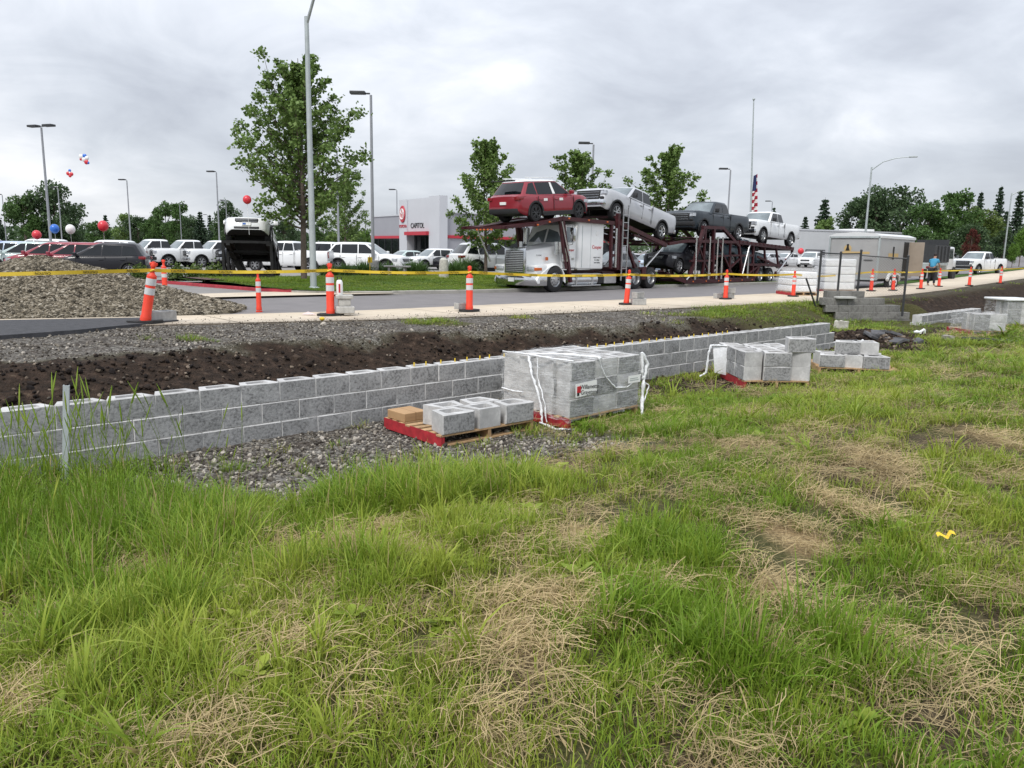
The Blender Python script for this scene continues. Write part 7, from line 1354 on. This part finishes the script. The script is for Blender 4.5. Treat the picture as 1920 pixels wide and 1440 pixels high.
# mown turf on the lawn and verge
k = 9000; s_ = rng.uniform(9.5, 40, k); n__ = rng.uniform(15.1, 23.2, k); X, Y = xy(s_, n__); q = (s_ > lawn_left(n__) + .2) & (n__ > KF(s_) + .25); X, Y, s_, n__ = X[q], Y[q], s_[q], n__[q]; k = len(X)
Z = .13 + .18 * ss(15, 21, n__) - .01; idx = rng.integers(0, 4, k); tint = np.clip(.12 + 1.1 * (fbm(X * .5, Y * .5, 3) - .5) + rng.normal(0, .12, k), 0, 1); hh = .28 + .5 * ss(19.0, 20.5, n__ + 1.2 * (fbm(X * .6, Y * .6, 2) - .5))
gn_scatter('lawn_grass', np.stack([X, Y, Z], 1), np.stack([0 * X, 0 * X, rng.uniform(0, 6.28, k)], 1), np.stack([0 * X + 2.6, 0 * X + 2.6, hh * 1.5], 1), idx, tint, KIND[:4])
# ---- stones
def stone(seed, sub=1):
    bm = bmesh.new(); bmesh.ops.create_icosphere(bm, subdivisions=sub, radius=.5); r = random.Random(seed); sx_, sy_, sz_ = r.uniform(.7, 1.25), r.uniform(.6, 1), r.uniform(.45, .8)
    for v in bm.verts: k = r.uniform(.82, 1.15); v.co = Vector((v.co.x * sx_ * k, v.co.y * sy_ * k, v.co.z * sz_ * k))
    me = bpy.data.meshes.new('stone'); bm.to_mesh(me); bm.free(); return me
def stone_mat(name, stops):
    m = bpy.data.materials.new(name); m.use_nodes = True; t = m.node_tree; n = t.nodes.new; b = t.nodes['Principled BSDF']; a = n('ShaderNodeAttribute'); a.attribute_type = 'INSTANCER'; a.attribute_name = 'tint'
    r = n('ShaderNodeValToRGB'); t.links.new(a.outputs['Fac'], r.inputs[0]); e = r.color_ramp.elements; e[0].color = (*stops[0], 1); e[1].color = (*stops[-1], 1)
    for i, c in enumerate(stops[1:-1]): q = e.new((i + 1) / (len(stops) - 1)); q.color = (*c, 1)
    t.links.new(r.outputs[0], b.inputs['Base Color']); b.inputs['Roughness'].default_value = .85; b.inputs['Specular IOR Level'].default_value = .2; return m
SMT = stone_mat('crushed_stone', [(.04, .034, .028), (.095, .083, .068), (.17, .15, .122), (.28, .253, .21), (.44, .40, .345)])
SMP = stone_mat('pile_stone', [(.04, .034, .025), (.10, .086, .062), (.17, .145, .105), (.25, .215, .16), (.37, .335, .27)])
SMC = stone_mat('soil_clod', [(.010, .007, .006), (.022, .015, .011), (.036, .024, .017), (.07, .05, .036), (.26, .21, .16)])
def stones_of(mt, k=5, o=0):
    L = []
    for i in range(k): m = stone(100 + i + o); m.materials.append(mt); L.append(m)
    return L
def scatter_stones(name, X, Y, size, mt, o, zoff=0.0, zfun=zf, tint=None):
    k = len(X); Z = zfun(X, Y) + zoff; rot = rng.uniform(0, 6.28, (k, 3)); rot[:, :2] *= .12; sc3 = (size * np.exp(rng.normal(0, .36, k)))[:, None] * np.ones(3)[None]
    return gn_scatter(name, np.stack([X, Y, Z + sc3[:, 0] * .18], 1), rot, sc3, rng.integers(0, 5, k), rng.random(k) ** 1.2 if tint is None else tint, stones_of(mt, 5, o))
k = 15000; s_ = rng.uniform(-1.5, 7.5, k); n__ = rng.uniform(-3.4, -.05, k); X, Y = xy(s_, n__); g1 = masks(X, Y)[0]; q = (rng.random(k) < g1 * .8) | (rng.random(k) < .01); cl_ = np.ones(k, bool)
scatter_stones('gravel', X[q], Y[q], .030, SMT, 0)
k = 30000; s_ = np.concatenate([rng.uniform(-7, 12, 24000), rng.uniform(12, 24, 6000)]); n__ = rng.uniform(0, 1, k) * (NS(s_) - 1.0) + 1.0; X, Y = xy(s_, n__); mk = masks(X, Y); q = (rng.random(k) < mk[0] * .75 * ss(.3, .55, fbm(X * 1.1 + 5, Y * 1.1, 3))) | (rng.random(k) < .02)
scatter_stones('crushed_stone', X[q], Y[q], .032, SMT, 10)
k = 9000; s_ = rng.uniform(-7, 20, k); n__ = rng.uniform(.6, 4.2, k); X, Y = xy(s_, n__); mk = masks(X, Y); q = rng.random(k) < mk[1] * .8
scatter_stones('soil_clods', X[q], Y[q], .055, SMC, 20, tint=rng.random(int(q.sum())) ** 2.2)
k = 700; s_ = rng.uniform(-1, 16, k); n__ = NS(s_) + rng.random(k) ** 2.5 * 1.6; X, Y = xy(s_, n__); scatter_stones('loose_gravel', X, Y, .022, SMT, 60, zfun=lambda a, b_: 0 * a + .104)
# earth heap by the end of the wall
k = 2600; s_ = rng.normal(17.2, 1.4, k); n__ = rng.normal(-.2, .9, k); X, Y = xy(s_, n__); mk = masks(X, Y); q = rng.random(k) < mk[1]
scatter_stones('earth_clods', X[q], Y[q], .085, SMC, 30, tint=.25 + .75 * rng.random(int(q.sum())) ** 1.8)
k = 900; s_ = rng.normal(8.8, 1.2, k); n__ = rng.normal(-1.0, .5, k); X, Y = xy(s_, n__)
scatter_stones('bark_litter', X, Y, .05, SMC, 40, tint=.3 + .6 * rng.random(k))
# gravel pile: a mound with its own stones
pc = Vector((-12.1, 20.0, 0)); PA = math.radians(42)
def pile_h(X, Y):
    dx, dy = X - pc.x, Y - pc.y; u = dx * math.cos(-.2) + dy * math.sin(-.2); v = -dx * math.sin(-.2) + dy * math.cos(-.2)
    r = np.hypot(u / 5.3, v / 3.7); r = r + .10 * (fbm(X * .7, Y * .7, 3) - .5)
    return .02 + 1.46 * np.clip(1 - r, 0, 1) ** 1.28 * (1 - .12 * np.exp(-(r / .25) ** 2)) + .05 * (fbm(X * 3, Y * 3, 3) - .5) * (r < 1)
gx, gy = np.meshgrid(np.linspace(-20, -5.6, 150), np.linspace(15.2, 25, 90), indexing='ij'); pm = mat('pile_gravel', (.10, .085, .06), .95, col2=(.22, .19, .14), scale=30, bump=.8, bscale=40, spec=.15)
hz_ = pile_h(gx, gy); gp_ = link('gravel_pile', np_mesh('gravel_pile', np.stack([gx, gy, np.where(hz_ > .03, hz_ + .03, -.2)], -1).reshape(-1, 3), grid_faces(*gx.shape), pm))
tag(gp_, 'broad heap of tan crushed gravel dumped across the left end of the pavement', 'gravel pile')
k = 100000; X = rng.uniform(-19.5, -5.7, k); Y = rng.uniform(15.3, 22.5, k); h_ = pile_h(X, Y); q = (h_ > .035) | ((h_ > .02) & (rng.random(k) < .2)); X, Y = X[q], Y[q]
o = scatter_stones('stones', X, Y, .046, SMP, 50, zfun=lambda a, b_: pile_h(a, b_) + .02); o.parent = gp_
# ---- lettering becomes plain mesh
bpy.context.view_layer.update(); dg = bpy.context.evaluated_depsgraph_get(); tcache = {}
for o in [o for o in sc.objects if o.type == 'FONT']:
    key = (o.data.body, round(o.data.size, 4), o.data.materials[0].name)
    if key not in tcache: m = bpy.data.meshes.new_from_object(o.evaluated_get(dg)); m.name = 'lettering'; tcache[key] = m
    nm = o.name; par, mb_ = o.parent, o.matrix_basis.copy(); cu = o.data; bpy.data.objects.remove(o); bpy.data.curves.remove(cu); n_o = bpy.data.objects.new(nm, tcache[key]); COL.objects.link(n_o); n_o.parent = par; n_o.matrix_basis = mb_
